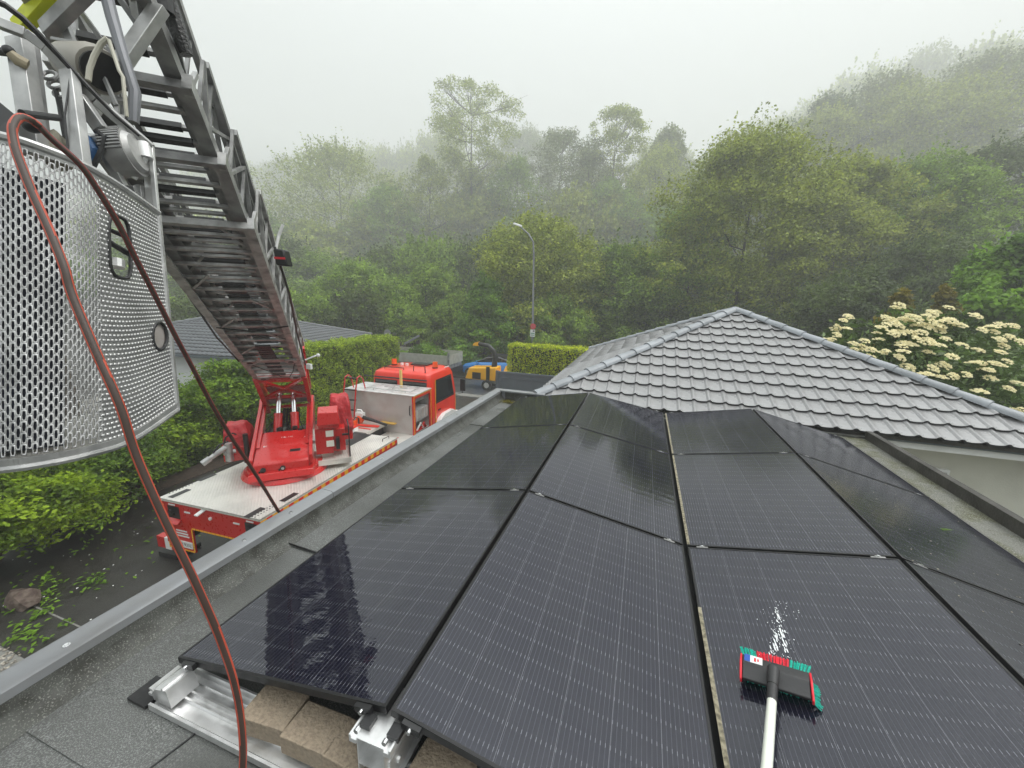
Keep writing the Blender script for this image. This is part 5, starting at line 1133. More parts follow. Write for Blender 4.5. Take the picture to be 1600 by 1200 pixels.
for i in range(7):
    y = .045 - i * .016; m = MB(BM); tuft(m, (hl - .005, y, -.010), (hl + .030, y + .004, -.040), .004, .0065); m.build('bristle_tuft', M_['bristle_g'], br)
m = MB(BM); m.box(-hl + .008, -hl + .075, .008, .046, .0285, .0300); m.cur = 1; m.box(-hl + .008, -hl + .030, .008, .046, .0301, .0308); m.cur = 2; m.box(-hl + .044, -hl + .052, .016, .036, .0301, .0306); m.box(-hl + .056, -hl + .062, .020, .034, .0301, .0306)
lbl = m.build('label', [M_['white'], M_['label_blue'], M_['sign_red']], br)
sk0, sk1 = Vector(at_d(1208, 1052, (np.array(ctr_) - CAM) @ CF - .03)), Vector(at_d(1206, 1096, 1.62))
sk1 = Vector(at_d(1206, 1096, (np.array(ctr_) - CAM) @ CF - .13)); dpe = (np.array(ctr_) - CAM) @ CF
m = MB(); m.tube([sk0 - (sk1 - sk0) * .15, sk0, sk0 + (sk1 - sk0) * .4, sk1], [.024, .023, .019, .018], 14); m.build('socket', M_['brush_grey'], br, smooth=True)
m = MB(); m.tube([sk0 + (sk1 - sk0) * .42, sk0 + (sk1 - sk0) * .46], .0205, 14); m.build('collar', M_['black'], br, smooth=True)
m = MB(); m.tube([sk1 - (sk1 - sk0) * .02, Vector(at_d(1198, 1200, dpe - .40)), Vector(at_d(1188, 1320, dpe - .62))], .0165, 16); m.build('pole', M_['pole'], br, smooth=True)
# splash of water beyond the brush
m = MB(); r_ = random.Random(4)
for path, n_ in ((((1214, 948), (1218, 985), (1208, 1020)), 46), (((1220, 985), (1228, 1020)), 22), (((1212, 985), (1206, 1018)), 16)):
    for i in range(n_):
        t = r_.random(); seg = t * (len(path) - 1); k = min(int(seg), len(path) - 2); f = seg - k
        px = path[k][0] * (1 - f) + path[k + 1][0] * f + r_.gauss(0, 1.8 + 1.5 * t); py = path[k][1] * (1 - f) + path[k + 1][1] * f + r_.gauss(0, 2)
        p = on_panel(px, py, .003); s_ = r_.uniform(.0016, .0042); m.sph(p, s_, 6, 4, (r_.uniform(.5, .9), r_.uniform(1.5, 5.0), .4))
for i in range(70):
    p = on_panel(r_.gauss(1216, 14), r_.uniform(940, 1030), .002); m.sph(p, r_.uniform(.0012, .003), 5, 3, (1, 1.2, .5))
m.build('water_splash', M_['water'], None, 'white splash of running water above the brush head', 'water', smooth=True, kind='stuff')

# ------------------------------------------------------------------ things beyond the driveway
# gate
gx0 = float(at_y(775, 578, 17)[0]); gz = 2.08
g = empty('metal_gate', (gx0, 17, 0), 'dark grey framed sliding gate in front of the lime green hedge', 'gate')
m = MB(); m.box(gx0 + .10, 1.0, 17.0, 17.04, .06, gz - .10); m.build('infill_sheet', M_['anthracite'], g)
m = MB(); m.box(gx0, gx0 + .12, 16.96, 17.08, 0, gz); m.box(gx0 + .12, 1.0, 16.97, 17.07, gz - .12, gz - .02); m.box(gx0 + .12, 1.0, 16.97, 17.07, .04, .14); m.box(gx0 + .95 - .03, gx0 + .95 + .03, 16.985, 16.999, .14, gz - .12); m.build('gate_frame', M_['anthracite'], g)
m = MB(); m.box(gx0 + .30, gx0 + .33, 16.975, 16.998, .3, gz - .3); m.box(gx0 + .33, 1.0, 16.975, 16.998, gz - .33, gz - .30); m.build('raised_bead', M_['anthracite'], g)

def leaf_pts_box(x0, x1, y0, y1, z0, z1, n, faces='xXyYZ', jit=.06, lump=.10, seed=0):
    r_ = np.random.default_rng(seed); areas = {'x': (y1 - y0) * (z1 - z0), 'X': (y1 - y0) * (z1 - z0), 'y': (x1 - x0) * (z1 - z0), 'Y': (x1 - x0) * (z1 - z0), 'Z': (x1 - x0) * (y1 - y0)}
    tot = sum(areas[f] for f in faces); out = []; nr = []
    for f in faces:
        k = int(n * areas[f] / tot); u, v, t = r_.random(k), r_.random(k), r_.random(k)
        if f in 'xX': P = np.stack([np.full(k, x0 if f == 'x' else x1), y0 + u * (y1 - y0), z0 + v * (z1 - z0)], -1); N_ = np.array([-1 if f == 'x' else 1, 0, 0.35])
        elif f in 'yY': P = np.stack([x0 + u * (x1 - x0), np.full(k, y0 if f == 'y' else y1), z0 + v * (z1 - z0)], -1); N_ = np.array([0, -1 if f == 'y' else 1, 0.35])
        else: P = np.stack([x0 + u * (x1 - x0), y0 + v * (y1 - y0), np.full(k, z1)], -1); N_ = np.array([0, 0, 1.0])
        lum = lump * (np.sin(P[:, 0] * 4.1 + 1) * np.sin(P[:, 1] * 3.3 + P[:, 2] * 4.7) + .5 * np.sin(P[:, 1] * 9 + P[:, 2] * 7 + P[:, 0] * 8))
        P = P + N_[None] * (lum + r_.normal(0, jit, k) - .02)[:, None]; out.append(P); nr.append(np.repeat(N_[None], k, 0))
    return np.concatenate(out), np.concatenate(nr)
def hedge(name, box, n, size, material, label, faces='xXyYZ', jit=.06, lump=.08, flat=.35, core=.16, kind_cat='hedge', seed=1, group=None):
    x0, x1, y0, y1, z1 = box; e = empty(name, ((x0 + x1) / 2, (y0 + y1) / 2, 0), label, kind_cat, group)
    P, N_ = leaf_pts_box(x0, x1, y0, y1, .05, z1, n, faces, jit, lump, seed)
    me = leaves_mesh('foliage', P, size, [material], flat=flat, up=N_); o = link(bpy.data.objects.new('foliage', me), e); o.matrix_local = world_of(e).inverted()
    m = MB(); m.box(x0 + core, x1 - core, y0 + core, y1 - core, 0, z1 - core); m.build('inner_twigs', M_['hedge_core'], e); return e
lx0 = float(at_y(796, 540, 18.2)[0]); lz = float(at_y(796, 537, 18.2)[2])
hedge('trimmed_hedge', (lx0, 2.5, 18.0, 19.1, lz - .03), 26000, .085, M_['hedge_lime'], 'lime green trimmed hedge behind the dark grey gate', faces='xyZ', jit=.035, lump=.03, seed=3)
hedge('trimmed_hedge', (-14.6, -13.0, 11.9, 19.0, 3.13), 36000, .10, M_['hedge_trim'], 'tall trimmed beech hedge along the driveway behind the fire engine cab', faces='XyYZ', jit=.05, lump=.05, seed=4)
hedge('beech_hedge', (-14.8, -12.9, 4.6, 10.4, 2.15), 46000, .10, M_['hedge_mid'], 'loose green beech hedge between the driveway and the white house', faces='XyYZ', jit=.16, lump=.16, seed=5, core=.34)
def bush(name, c, r, n, size, material, label, cat='bush', flat=.45, layers=True, seed=1, mi=None, group=None, stems=6, up=False, clump=.17, K=150):
    r_ = np.random.default_rng(seed); e = empty(name, (c[0], c[1], 0), label, cat, group)
    d = r_.normal(size=(K, 3)); d /= np.linalg.norm(d, axis=1)[:, None]; d[:, 2] = np.abs(d[:, 2]) * 1.0 - .25 * (r_.random(K) < .35)
    cc = d * (r_.uniform(.55, 1.02, K))[:, None] * np.array(r); cc[:, 2] = np.maximum(cc[:, 2], -c[2] + .1)
    i = r_.integers(0, K, n); P = cc[i] + r_.normal(size=(n, 3)) * np.array([clump, clump, clump * .38]) * min(r) + np.array(c)
    P[:, 2] = np.maximum(P[:, 2], .05)
    up_ = d[i] * .7 + (0, 0, .6)
    me = leaves_mesh('foliage', P, size, [material], flat=flat, up=up_); o = link(bpy.data.objects.new('foliage', me), e); o.matrix_local = world_of(e).inverted()
    m = MB()
    for k in range(stems):
        t = cc[k * 7 % K] * .8 + np.array(c); m.tube([(c[0] + (k - stems / 2) * .04, c[1], 0), ((c[0] + t[0]) / 2, (c[1] + t[1]) / 2, t[2] * .5), tuple(t)], [.035, .025, .01], 5)
    m.build('stems', M_['twig'], e)
    return e, cc + np.array(c), d
bush('hornbeam_bush', (-11.75, 3.35, .75), (1.55, 1.75, 1.35), 36000, .10, M_['hedge_near'], 'bright yellow green bush spilling over the paving at the left edge', seed=11, clump=.12, K=300)
bush('hornbeam_bush', (-12.55, 5.3, .8), (1.35, 1.7, 1.35), 24000, .10, M_['hedge_mid'], 'green bush between the yellow green bush and the long beech hedge', seed=15, clump=.13, K=240)
bush('hornbeam_bush', (-13.6, 9.9, 1.45), (1.25, 1.5, 1.6), 22000, .12, M_['hedge_mid'], 'tall leafy bush against the white house wall behind the red turntable', seed=12, K=170)
bush('hornbeam_bush', (-13.3, 7.3, .9), (.8, 1.3, 1.25), 10000, .12, M_['hedge_near'], 'yellow green shrub top below the white house window', seed=13)
# post by the white house
m = MB(); pq = at_d(292, 607, 15.5); m.box(pq[0] - .09, pq[0] + .09, pq[1] - .09, pq[1] + .09, 0, pq[2] + .1); m.build('gate_post', M_['anthracite'], None, 'dark post standing beside the white house wall', 'post')
m = MB(); pq = at_d(284, 607, 15.3); m.box(pq[0] - 1.3, pq[0] + .12, pq[1] - .05, pq[1] + .05, 0, pq[2] - .1); m.build('garden_wall', M_['render_white'], None, 'low white garden wall left of the dark post', 'wall')

# wood chipper
cpx, cpy = -8.55, 21.9
ch = empty('wood_chipper', (cpx, cpy, 0), 'yellow wood chipper on wheels with curved black chute', 'wood chipper')
m = MB(); m.hexa([(cpx - 1.5, cpy - .5, .55), (cpx + .5, cpy - .5, .55), (cpx + .5, cpy + .5, .55), (cpx - 1.5, cpy + .5, .55), (cpx - 1.25, cpy - .45, 1.25), (cpx + .5, cpy - .45, 1.38), (cpx + .5, cpy + .45, 1.38), (cpx - 1.25, cpy + .45, 1.25)]); m.build('engine_cover', M_['yellow'], ch, bevel=.06)
m = MB(); m.box(cpx - 1.0, cpx - .45, cpy - .52, cpy - .501, .6, 1.0); m.box(cpx - .1, cpx + .12, cpy - .53, cpy - .505, .5, 1.4); m.build('side_grille', M_['black'], ch)
m = MB(); m.box(cpx + .5, cpx + 2.2, cpy - .55, cpy + .55, .75, 1.0); m.hexa([(cpx + .9, cpy - .5, 1.0), (cpx + 1.5, cpy - .5, 1.0), (cpx + 1.5, cpy + .5, 1.0), (cpx + .9, cpy + .5, 1.0), (cpx + 1.05, cpy - .3, 1.5), (cpx + 1.3, cpy - .3, 1.5), (cpx + 1.3, cpy + .3, 1.5), (cpx + 1.05, cpy + .3, 1.5)]); m.build('feed_hopper', M_['yellow'], ch)
m = MB(); m.box(cpx - 3.2, cpx - 1.2, cpy - .05, cpy + .05, .45, .55); m.cyl((cpx - 2.6, cpy, .08), (cpx - 2.6, cpy, .55), .03); m.build('drawbar', M_['black'], ch)
for yy in (-.62, .62):
    m = MB(); m.cyl((cpx, cpy + yy - .09, .31), (cpx, cpy + yy + .09, .31), .31, n=20); t_ = m.build('tyre', M_['tyre'], ch, smooth=True); m = MB(); m.cyl((cpx, cpy + yy - .10, .31), (cpx, cpy + yy + .10, .31), .17, n=14); m.build('rim', M_['alu_bright'], t_)
m = MB(); cA, cB, cC, cD, cE = [at_y(a, b_, cpy) for a, b_ in ((772, 572), (774, 558), (771, 548), (763, 540), (748, 537))]
m.tube([(cA[0], cpy, 1.3), cB, cC, cD, cE], [.17, .16, .15, .13, .11], 12); m.build('chute', M_['black'], ch, smooth=True)
m = MB(); m.hexa([(cE[0] - .35, cpy - .1, cE[2] - .12), (cE[0], cpy - .12, cE[2] - .13), (cE[0], cpy + .12, cE[2] - .13), (cE[0] - .35, cpy + .1, cE[2] - .12), (cE[0] - .3, cpy - .08, cE[2] + .02), (cE[0] + .02, cpy - .12, cE[2] + .13), (cE[0] + .02, cpy + .12, cE[2] + .13), (cE[0] - .3, cpy + .08, cE[2] + .02)]); m.build('chute_flap', M_['yellow'], ch)

# blue car
bc = empty('parked_car', (-9.9, 25.4, 0), 'bright blue sports car parked behind the wood chipper', 'car')
def car_loft(secs, name, material, par, xoff):
    m = MB(); n = len(secs[0][1]); V = []
    for x, ringp in secs: V += [(xoff + x, 25.4 + y, z) for y, z in ringp]
    k = len(secs); m.add(V, [(i * n + j, i * n + (j + 1) % n, (i + 1) * n + (j + 1) % n, (i + 1) * n + j) for i in range(k - 1) for j in range(n)] + [tuple(range(n))[::-1], tuple((k - 1) * n + j for j in range(n))]); return m.build(name, material, par, smooth=True)
def rg(w_, z0, z1): return [(-w_, z0), (-w_, z1 * .75 + z0 * .25), (-w_ * .85, z1), (w_ * .85, z1), (w_, z1 * .75 + z0 * .25), (w_, z0)]
car_loft([(-1.9, rg(.70, 0.350, 0.708)), (-1.65, rg(.85, 0.250, 0.878)), (-1.0, rg(.90, 0.220, 1.025)), (0, rg(.92, 0.220, 1.098)), (1.2, rg(.92, 0.220, 1.159)), (2.0, rg(.88, 0.250, 1.135)), (2.3, rg(.78, 0.350, 0.976))], 'body', M_['blue_car'], bc, -9.9)
car_loft([(-.75, rg(.72, 1.049, 1.098)), (-.05, rg(.66, 1.049, 1.513)), (.8, rg(.64, 1.049, 1.562)), (1.8, rg(.70, 1.049, 1.196))], 'cabin_glass', M_['glass_dark'], bc, -9.9)
car_loft([(-.02, rg(.60, 1.507, 1.549)), (.8, rg(.58, 1.555, 1.598)), (1.2, rg(.60, 1.415, 1.464))], 'roof', M_['black'], bc, -9.9)
for xx in (-1.25, 1.35):
    for yy in (-.85, .85):
        m = MB(); m.cyl((-9.9 + xx, 25.4 + yy - .1, .32), (-9.9 + xx, 25.4 + yy + .1, .32), .33, n=20); t_ = m.build('wheel', M_['tyre'], bc, smooth=True); m = MB(); m.cyl((-9.9 + xx, 25.4 + yy - .11, .32), (-9.9 + xx, 25.4 + yy + .11, .32), .2, n=14); m.build('rim', M_['alu_dark'], t_)
m = MB(); m.box(-9.9 - .7, -9.9 - .55, 25.4 - 1.06, 25.4 - .9, .92, 1.04); m.build('wing_mirror', M_['blue_car'], bc)

# dropside lorry
fx0, fx1, fy0, fy1 = -16.9, -11.75, 22.6, 24.6
ft = empty('dropside_lorry', (-14, 23.6, 0), 'grey dropside lorry with its bed full of cut green branches', 'lorry')
m = MB(); m.box(fx0, fx1, fy0, fy1, 1.05, 1.12); m.build('bed_floor', M_['truck_alu'], ft)
nb = 3
for i in range(nb): a = fx0 + (fx1 - fx0) * i / nb; m = MB(); m.box(a + .01, a + (fx1 - fx0) / nb - .01, fy0 - .03, fy0, 1.06, 1.66); m.build('side_board', M_['truck_alu'], ft)
m = MB(); m.box(fx0, fx1, fy1, fy1 + .03, 1.06, 1.75); m.build('side_board', M_['truck_alu'], ft)
m = MB(); m.box(fx1, fx1 + .03, fy0, fy1, 1.06, 1.70); m.box(fx1 + .031, fx1 + .045, fy0 + .6, fy0 + .66, 1.08, 1.68); m.box(fx1 + .031, fx1 + .045, fy0 + 1.4, fy0 + 1.46, 1.08, 1.68); m.build('tailgate', M_['truck_alu'], ft)
m = MB(); m.box(fx1 - .06, fx1 + .06, fy0 - .08, fy0 + .02, .95, 1.85); m.box(fx0, fx1, fy0 + .1, fy1 - .1, .80, 1.04); m.box(fx0 - .06, fx0 + .06, fy0, fy1, 1.0, 2.3); m.build('bed_frame', M_['alu_dark'], ft)
m = MB(); m.box(fx1 - .5, fx1 + .1, fy0 + .1, fy1 - .1, .45, .8); m.box(fx1 + .0, fx1 + .05, fy0 + .1, fy0 + .4, .55, .68); m.build('chassis', M_['black'], ft)
m = MB(); m.box(fx1 + .051, fx1 + .06, fy0 + .14, fy0 + .34, .57, .66); m.build('tail_light', M_['sign_red'], ft)
for xx in (-13.2, -18.2):
    for yy in (fy0 + .15, fy1 - .15):
        m = MB(); m.cyl((xx, yy - .13, .42), (xx, yy + .13, .42), .42, n=20); t_ = m.build('wheel', M_['tyre'], ft, smooth=True); m = MB(); m.cyl((xx, yy - .14, .42), (xx, yy + .14, .42), .2, n=12); m.build('rim', M_['alu_dark'], t_)
m = MB(); m.box(-19.2, -17.1, fy0, fy1, .5, 1.3); m.hexa([(-19.2, fy0, 1.3), (-17.1, fy0, 1.3), (-17.1, fy1, 1.3), (-19.2, fy1, 1.3), (-18.8, fy0 + .12, 2.1), (-17.15, fy0 + .12, 2.1), (-17.15, fy1 - .12, 2.1), (-18.8, fy1 - .12, 2.1)]); m.build('cab', M_['truck_alu'], ft, bevel=.05)
m = MB(); m.hexa([(-18.9, fy0 - .01, 1.4), (-17.5, fy0 - .01, 1.4), (-17.5, fy0 + .04, 1.4), (-18.9, fy0 + .04, 1.4), (-18.7, fy0 + .08, 2.0), (-17.5, fy0 + .08, 2.0), (-17.5, fy0 + .15, 2.0), (-18.7, fy0 + .15, 2.0)]); m.build('cab_window', M_['glass_dark'], ft)
P = np.stack([rng.uniform(-16.6, -12.6, 3000), rng.uniform(fy0 + .1, fy1 - .1, 3000), np.zeros(3000)], -1); P[:, 2] = 1.15 + rng.random(3000) * (.35 + .75 * np.exp(-((P[:, 0] + 14.1) / .9) ** 2))
me = leaves_mesh('cut_branches', P, .2, [M_['leaf_bright']], flat=.3); link(bpy.data.objects.new('cut_branches', me), None, 'heap of freshly cut light green branches on the dropside lorry', 'branches', kind='stuff')
# wooden screen and tarpaulin
sx, sy = -17.4, 26.6
ws = empty('wooden_screen', (sx, sy, 0), 'weathered wooden board screen behind the lorry', 'fence')
q0, q1 = at_d(617, 560, 29), at_d(655, 560, 29); zt0 = at_d(617, 537, 29)[2]; zt1 = at_d(652, 531, 29)[2]
for i in range(13):
    t = i / 12; p = q0 * (1 - t) + q1 * t; h = (zt0 * (1 - t) + zt1 * t) + random.uniform(-.18, .12); wd = .13
    m = MB(); m.beam((p[0], p[1], 0), (p[0] + random.uniform(-.04, .04), p[1], h), wd, .04, up=(0, 1, 0)); m.build('board', M_['timber_dark'] if i % 3 else M_['bark'], ws)
m = MB(); m.cyl((q0[0] - .25, q0[1] - .1, 0), (q0[0] - .25, q0[1] - .1, zt0 + .2), .08); m.sph((q0[0] - .25, q0[1] - .1, zt0 + .35), .2, sc_=(1.3, 1, .7)); m.build('post', M_['kerb'], ws)
m = MB(); m.beam((q0[0] + .9, q0[1] - .1, zt1 - .25), (q1[0] + .1, q1[1] - .1, zt1 + .35), .3, .12); m.build('loose_plank', M_['galv'], ws)
tp_, _, _ = None, None, None
crume = bpy.data.objects.new('tarpaulin', None)
bm = bmesh.new(); bmesh.ops.create_grid(bm, x_segments=16, y_segments=10, size=1)
tq = at_d(644, 556, 28)
for v in bm.verts:
    x, y = v.co.x, v.co.y; v.co = Vector((tq[0] + x * 1.3, tq[1] + y * .5, tq[2] + .25 * math.sin(5 * x + 3 * y) * math.cos(4 * x) + .3 * (1 - x * x) - .2 * y * y - .25))
me = bpy.data.meshes.new('tarpaulin'); bm.to_mesh(me); bm.free(); me.materials.append(mat('dark_green_tarpaulin', (.01, .12, .07), .4)); bpy.data.objects.remove(crume)
tpo = link(bpy.data.objects.new('tarpaulin', me), None, 'crumpled dark green tarpaulin in front of the wooden screen', 'tarpaulin'); tpo.modifiers.new('s', 'SOLIDIFY').thickness = .02
# signs and street lamp
def pole_sign(): pass
rs_ = at_d(606, 521, 28.5); sg = empty('road_sign', (rs_[0], rs_[1], 0), 'round grey road sign seen from behind above the far hedge', 'road sign')
m = MB(); m.cyl((rs_[0], rs_[1], 0), (rs_[0], rs_[1], rs_[2] + .3), .035); m.build('post', M_['galv'], sg); m = MB(); m.cyl((rs_[0], rs_[1] - .05, rs_[2]), (rs_[0], rs_[1] - .04, rs_[2]), .30, n=24); m.build('plate', M_['galv'], sg); m = MB(); m.box(rs_[0] - .2, rs_[0] + .2, rs_[1] - .075, rs_[1] - .051, rs_[2] - .03, rs_[2] + .03); m.build('clamp', M_['alu'], sg)
lb = at_y(832, 540, 28.0); lx = float(lb[0])
sl2 = empty('street_lamp', (lx, 28, 0), 'tall grey street lamp with curved arm in front of the foggy trees', 'street lamp')
A1, A2, A3, A4 = at_y(834, 395, 28), at_y(833, 378, 28), at_y(826, 366, 28), at_y(813, 354, 28)
m = MB(); m.tube([(lx, 28, 0), (lx, 28, 1.2), (lx + .02, 28, 1.25), tuple(A1), tuple(A2), tuple(A3), tuple(A4)], [.11, .11, .085, .065, .06, .055, .045], 10); m.build('pole', M_['galv'], sl2, smooth=True)
m = MB(); hd = A4; m.hexa([(hd[0] - .55, 27.85, hd[2] + .16), (hd[0] + .1, 27.87, hd[2] - .05), (hd[0] + .1, 28.13, hd[2] - .05), (hd[0] - .55, 28.15, hd[2] + .16), (hd[0] - .45, 27.9, hd[2] + .28), (hd[0] + .12, 27.92, hd[2] + .08), (hd[0] + .12, 28.08, hd[2] + .08), (hd[0] - .45, 28.1, hd[2] + .28)]); m.build('lamp_head', M_['white'], sl2, bevel=.03)
sgn = at_y(833, 510, 27.9); r0 = .21
s2 = empty('no_stopping_sign', (lx, 27.9, float(sgn[2]) - .6), 'red ringed round sign with a white plate below on the lamp post', 'road sign')
m = MB(); m.cyl((sgn[0], 27.86, sgn[2]), (sgn[0], 27.875, sgn[2]), r0, n=28); m.build('ring', M_['sign_red'], s2)
m = MB(); m.cyl((sgn[0], 27.85, sgn[2]), (sgn[0], 27.859, sgn[2]), r0 * .72, n=24); m.build('disc', mat('pale_red_face', (.55, .12, .14), .5), s2)
m = MB(); m.beam((sgn[0] - .1, 27.845, sgn[2] + .1), (sgn[0] + .1, 27.845, sgn[2] - .1), .02, .05, up=(0, 1, 0)); m.box(sgn[0] - .02, sgn[0] + .03, 27.843, 27.849, sgn[2] - .12, sgn[2] + .12); m.build('symbol', M_['sign_red'], s2)
z0_ = float(at_y(833, 526, 27.9)[2]); z1_ = float(sgn[2]) - r0 - .02
m = MB(); m.box(sgn[0] - .19, sgn[0] + .17, 27.86, 27.875, z0_, z1_); pt_ = m.build('text_plate', M_['white'], s2)
zz = z1_ - z0_
m = MB(); m.box(sgn[0] - .0, sgn[0] + .13, 27.852, 27.859, z0_ + zz * .72, z0_ + zz * .88); m.build('arrow', M_['black'], pt_)
m = MB(); m.box(sgn[0] - .16, sgn[0] + .14, 27.852, 27.859, z0_ + zz * .42, z0_ + zz * .54); m.box(sgn[0] - .16, sgn[0] + .14, 27.852, 27.859, z0_ + zz * .18, z0_ + zz * .28); m.build('print_lines', M_['sign_green'], pt_)

# tools on the truck deck
def tloc(x, y, z): return TM @ Vector((x, y, z))
z = ZD + .036
def dk(px, py, z_=z): v = TM.inverted() @ Vector(at_z(px, py, z_)); return v.x, v.y
bx_, by_ = dk(563, 661); tx_, ty_ = dk(604, 664, z + .05)
bl = empty('leaf_blower', tloc(bx_, by_, z), 'white and orange leaf blower with black tube on the truck deck', 'leaf blower')
m = tb(); m.sph((bx_, by_, z + .13), .125, 14, 10, (1, .9, 1.1)); m.build('fan_housing', M_['orange'], bl, smooth=True)
m = tb(); m.box(bx_ - .12, bx_ + .12, by_ - .06, by_ + .10, z + .20, z + .33); m.tube([(bx_ - .10, by_, z + .33), (bx_ - .08, by_, z + .41), (bx_ + .06, by_, z + .41), (bx_ + .10, by_, z + .32)], .025, 8); m.build('engine_cover', M_['white'], bl, bevel=.03)
m = tb(); m.tube([(bx_ + .08, by_, z + .20), ((bx_ + tx_) / 2, (by_ + ty_) / 2, z + .14), (tx_, ty_, z + .05)], [.055, .045, .038], 12); m.build('tube', M_['black'], bl, smooth=True)
cx_, cy_ = dk(548, 664); ex_, ey_ = dk(592, 668)
cs = empty('chainsaw', tloc(cx_, cy_, z), 'orange chainsaw with guarded bar lying on the truck deck', 'chainsaw')
m = tb(); m.box(cx_ - .18, cx_ + .18, cy_ - .10, cy_ + .10, z, z + .15); m.box(cx_ - .06, cx_ + .12, cy_ - .08, cy_ + .08, z + .15, z + .21); m.build('body', M_['orange'], cs, bevel=.03)
m = tb(); m.beam((cx_ + .2, cy_, z + .03), (ex_, ey_, z + .03), .11, .04); m.build('bar_guard', M_['red_orange'], cs, bevel=.008)
m = tb(); m.tube([(cx_ + .16, cy_ - .12, z + .02), (cx_ + .17, cy_ - .12, z + .2), (cx_ + .2, cy_, z + .26), (cx_ + .2, cy_ + .11, z + .2), (cx_ + .2, cy_ + .12, z + .03)], .02, 6); m.build('front_handle', M_['black'], cs)
px_, py_ = dk(572, 657); qx_, qy_ = dk(618, 664)
ll = empty('pole_saw', tloc(px_, py_, z), 'orange and ochre pole tool lying in front of the locker wall on the deck', 'tool')
m = tb(); m.tube([(px_, py_, z + .03), ((px_ + qx_) / 2, (py_ + qy_) / 2, z + .03)], .022, 8); m.build('handle', M_['orange'], ll)
m = tb(); m.beam(((px_ + qx_) / 2, (py_ + qy_) / 2, z + .03), (qx_, qy_, z + .03), .13, .03); m.build('ochre_board', mat('ochre_plastic', (.6, .36, .06), .5), ll)
kx_, ky_ = dk(545, 672)
m = tb(); m.box(kx_ - .22, kx_ + .22, ky_ - .12, ky_ + .12, z - .03, z + .09); cb = m.build('tool_case', [M_['white']], None, 'white case with an orange lid at the deck edge near the platform', 'case', bevel=.01)
m = tb(); m.box(kx_ - .22, kx_ + .22, ky_ - .12, ky_ + .12, z + .092, z + .12); m.build('lid', M_['red_orange'], cb)
kx_, ky_ = dk(570, 670); m = tb(); m.box(kx_ - .2, kx_ + .2, ky_ - .02, ky_ + .02, z, z + .02); m.build('wedge', M_['red_orange'], None, 'thin red plastic wedge lying flat beside the chainsaw', 'wedge')
m = tb(); m.box(.62, .74, 4.75, 4.84, ZD - .26, ZD - .24); m.tube([(.74, 4.8, ZD - .25), (.86, 4.95, ZD - .25)], .01, 5); m.build('small_strap', M_['sign_red'], None, 'small red strap lying on the lower step plate', 'strap')

# stone and leaf scraps on the paving
rk = at_z(34, 935, .1); bm = bmesh.new(); bmesh.ops.create_icosphere(bm, subdivisions=2, radius=.22)
for v in bm.verts: v.co = Vector((v.co.x * 1.5, v.co.y * .9, max(v.co.z * .8 + .06, -.0))) * (1 + random.uniform(-.16, .16)); v.co += Vector((rk[0], rk[1], 0))
me = bpy.data.meshes.new('broken_stone'); bm.to_mesh(me); bm.free(); me.materials.append(M_['rock']); link(bpy.data.objects.new('broken_stone', me), None, 'brown broken stone lying by the bush at the left edge', 'stone')
scr = [(78, 905, 30, .12), (145, 908, 46, .14), (72, 930, 16, .08), (75, 942, 14, .12), (65, 960, 34, .10), (20, 945, 60, .28), (102, 975, 10, .08), (30, 995, 40, .16), (95, 912, 8, .06), (60, 1003, 22, .14), (235, 845, 5, .1), (140, 850, 8, .12), (118, 862, 6, .1)]
P = []
for px, py, n_, r_ in scr:
    c_ = at_z(px, py, 0.02)
    for _ in range(n_): P.append((c_[0] + random.gauss(0, r_), c_[1] + random.gauss(0, r_ * .7), .02 + random.random() * .06))
for _ in range(170): P.append((random.uniform(-12, -8.6), random.uniform(2.6, 8), .015))
me = leaves_mesh('fallen_leaves', np.array(P), .085, [M_['leaf_bright']], flat=.8); link(bpy.data.objects.new('fallen_leaves', me), None, 'scattered green leaf scraps on the dark paving', 'leaves', kind='stuff')
P = np.array([(random.uniform(-12.4, -7.8), random.uniform(2.6, 9), .012) for _ in range(90)])
me = leaves_mesh('petals', P, .035, [M_['white']], flat=.9, aspect=.8); link(bpy.data.objects.new('fallen_petals', me), None, 'small pale petals strewn over the driveway', 'petals', kind='stuff')
_, MPd, _ = panels[(3, 1)]
o_ = MPd.translation; n_ = MPd.to_3x3() @ Vector((0, 0, 1))
def hitp(px, py, MP, h=.004):
    n_ = MP.to_3x3() @ Vector((0, 0, 1)); d = Vector(ray(px, py)); c0 = Vector(CAM); return c0 + d * ((MP.translation + n_ * h - c0).dot(n_) / d.dot(n_))
lq = hitp(1475, 827, MPd); bm = bmesh.new()
LP = [(-.05, 0), (-.02, .018), (.02, .016), (.055, .004), (.03, -.014), (-.01, -.016)]
vv = [bm.verts.new(lq + Vector((x, y, -y * .1 + .006 * math.sin(40 * x)))) for x, y in LP]; c_ = bm.verts.new(lq + Vector((0, 0, .008)))
for i in range(6): bm.faces.new((vv[i], vv[(i + 1) % 6], c_))
me = bpy.data.meshes.new('leaf'); bm.to_mesh(me); bm.free(); me.materials.append(M_['leaf_bright']); link(bpy.data.objects.new('leaf', me), None, 'single yellow green leaf lying on the right hand dark panel', 'leaf')
P = []
for _ in range(120):
    ri = random.choice((0, 0, 1)); _, MPq, w_ = panels[(3, ri)]; p = MPq @ Vector((random.uniform(.05, w_), random.uniform(0, PL), .002)); P.append(tuple(p))
for _ in range(40): P.append((random.uniform(2.64, 2.96), random.uniform(1.5, 6), ZR + .03))
me = leaves_mesh('petals', np.array(P), .011, [M_['dirt']], flat=.95, aspect=.8); link(bpy.data.objects.new('fallen_petals', me), None, 'pale specks and seeds scattered over the right hand panels', 'petals', kind='stuff')

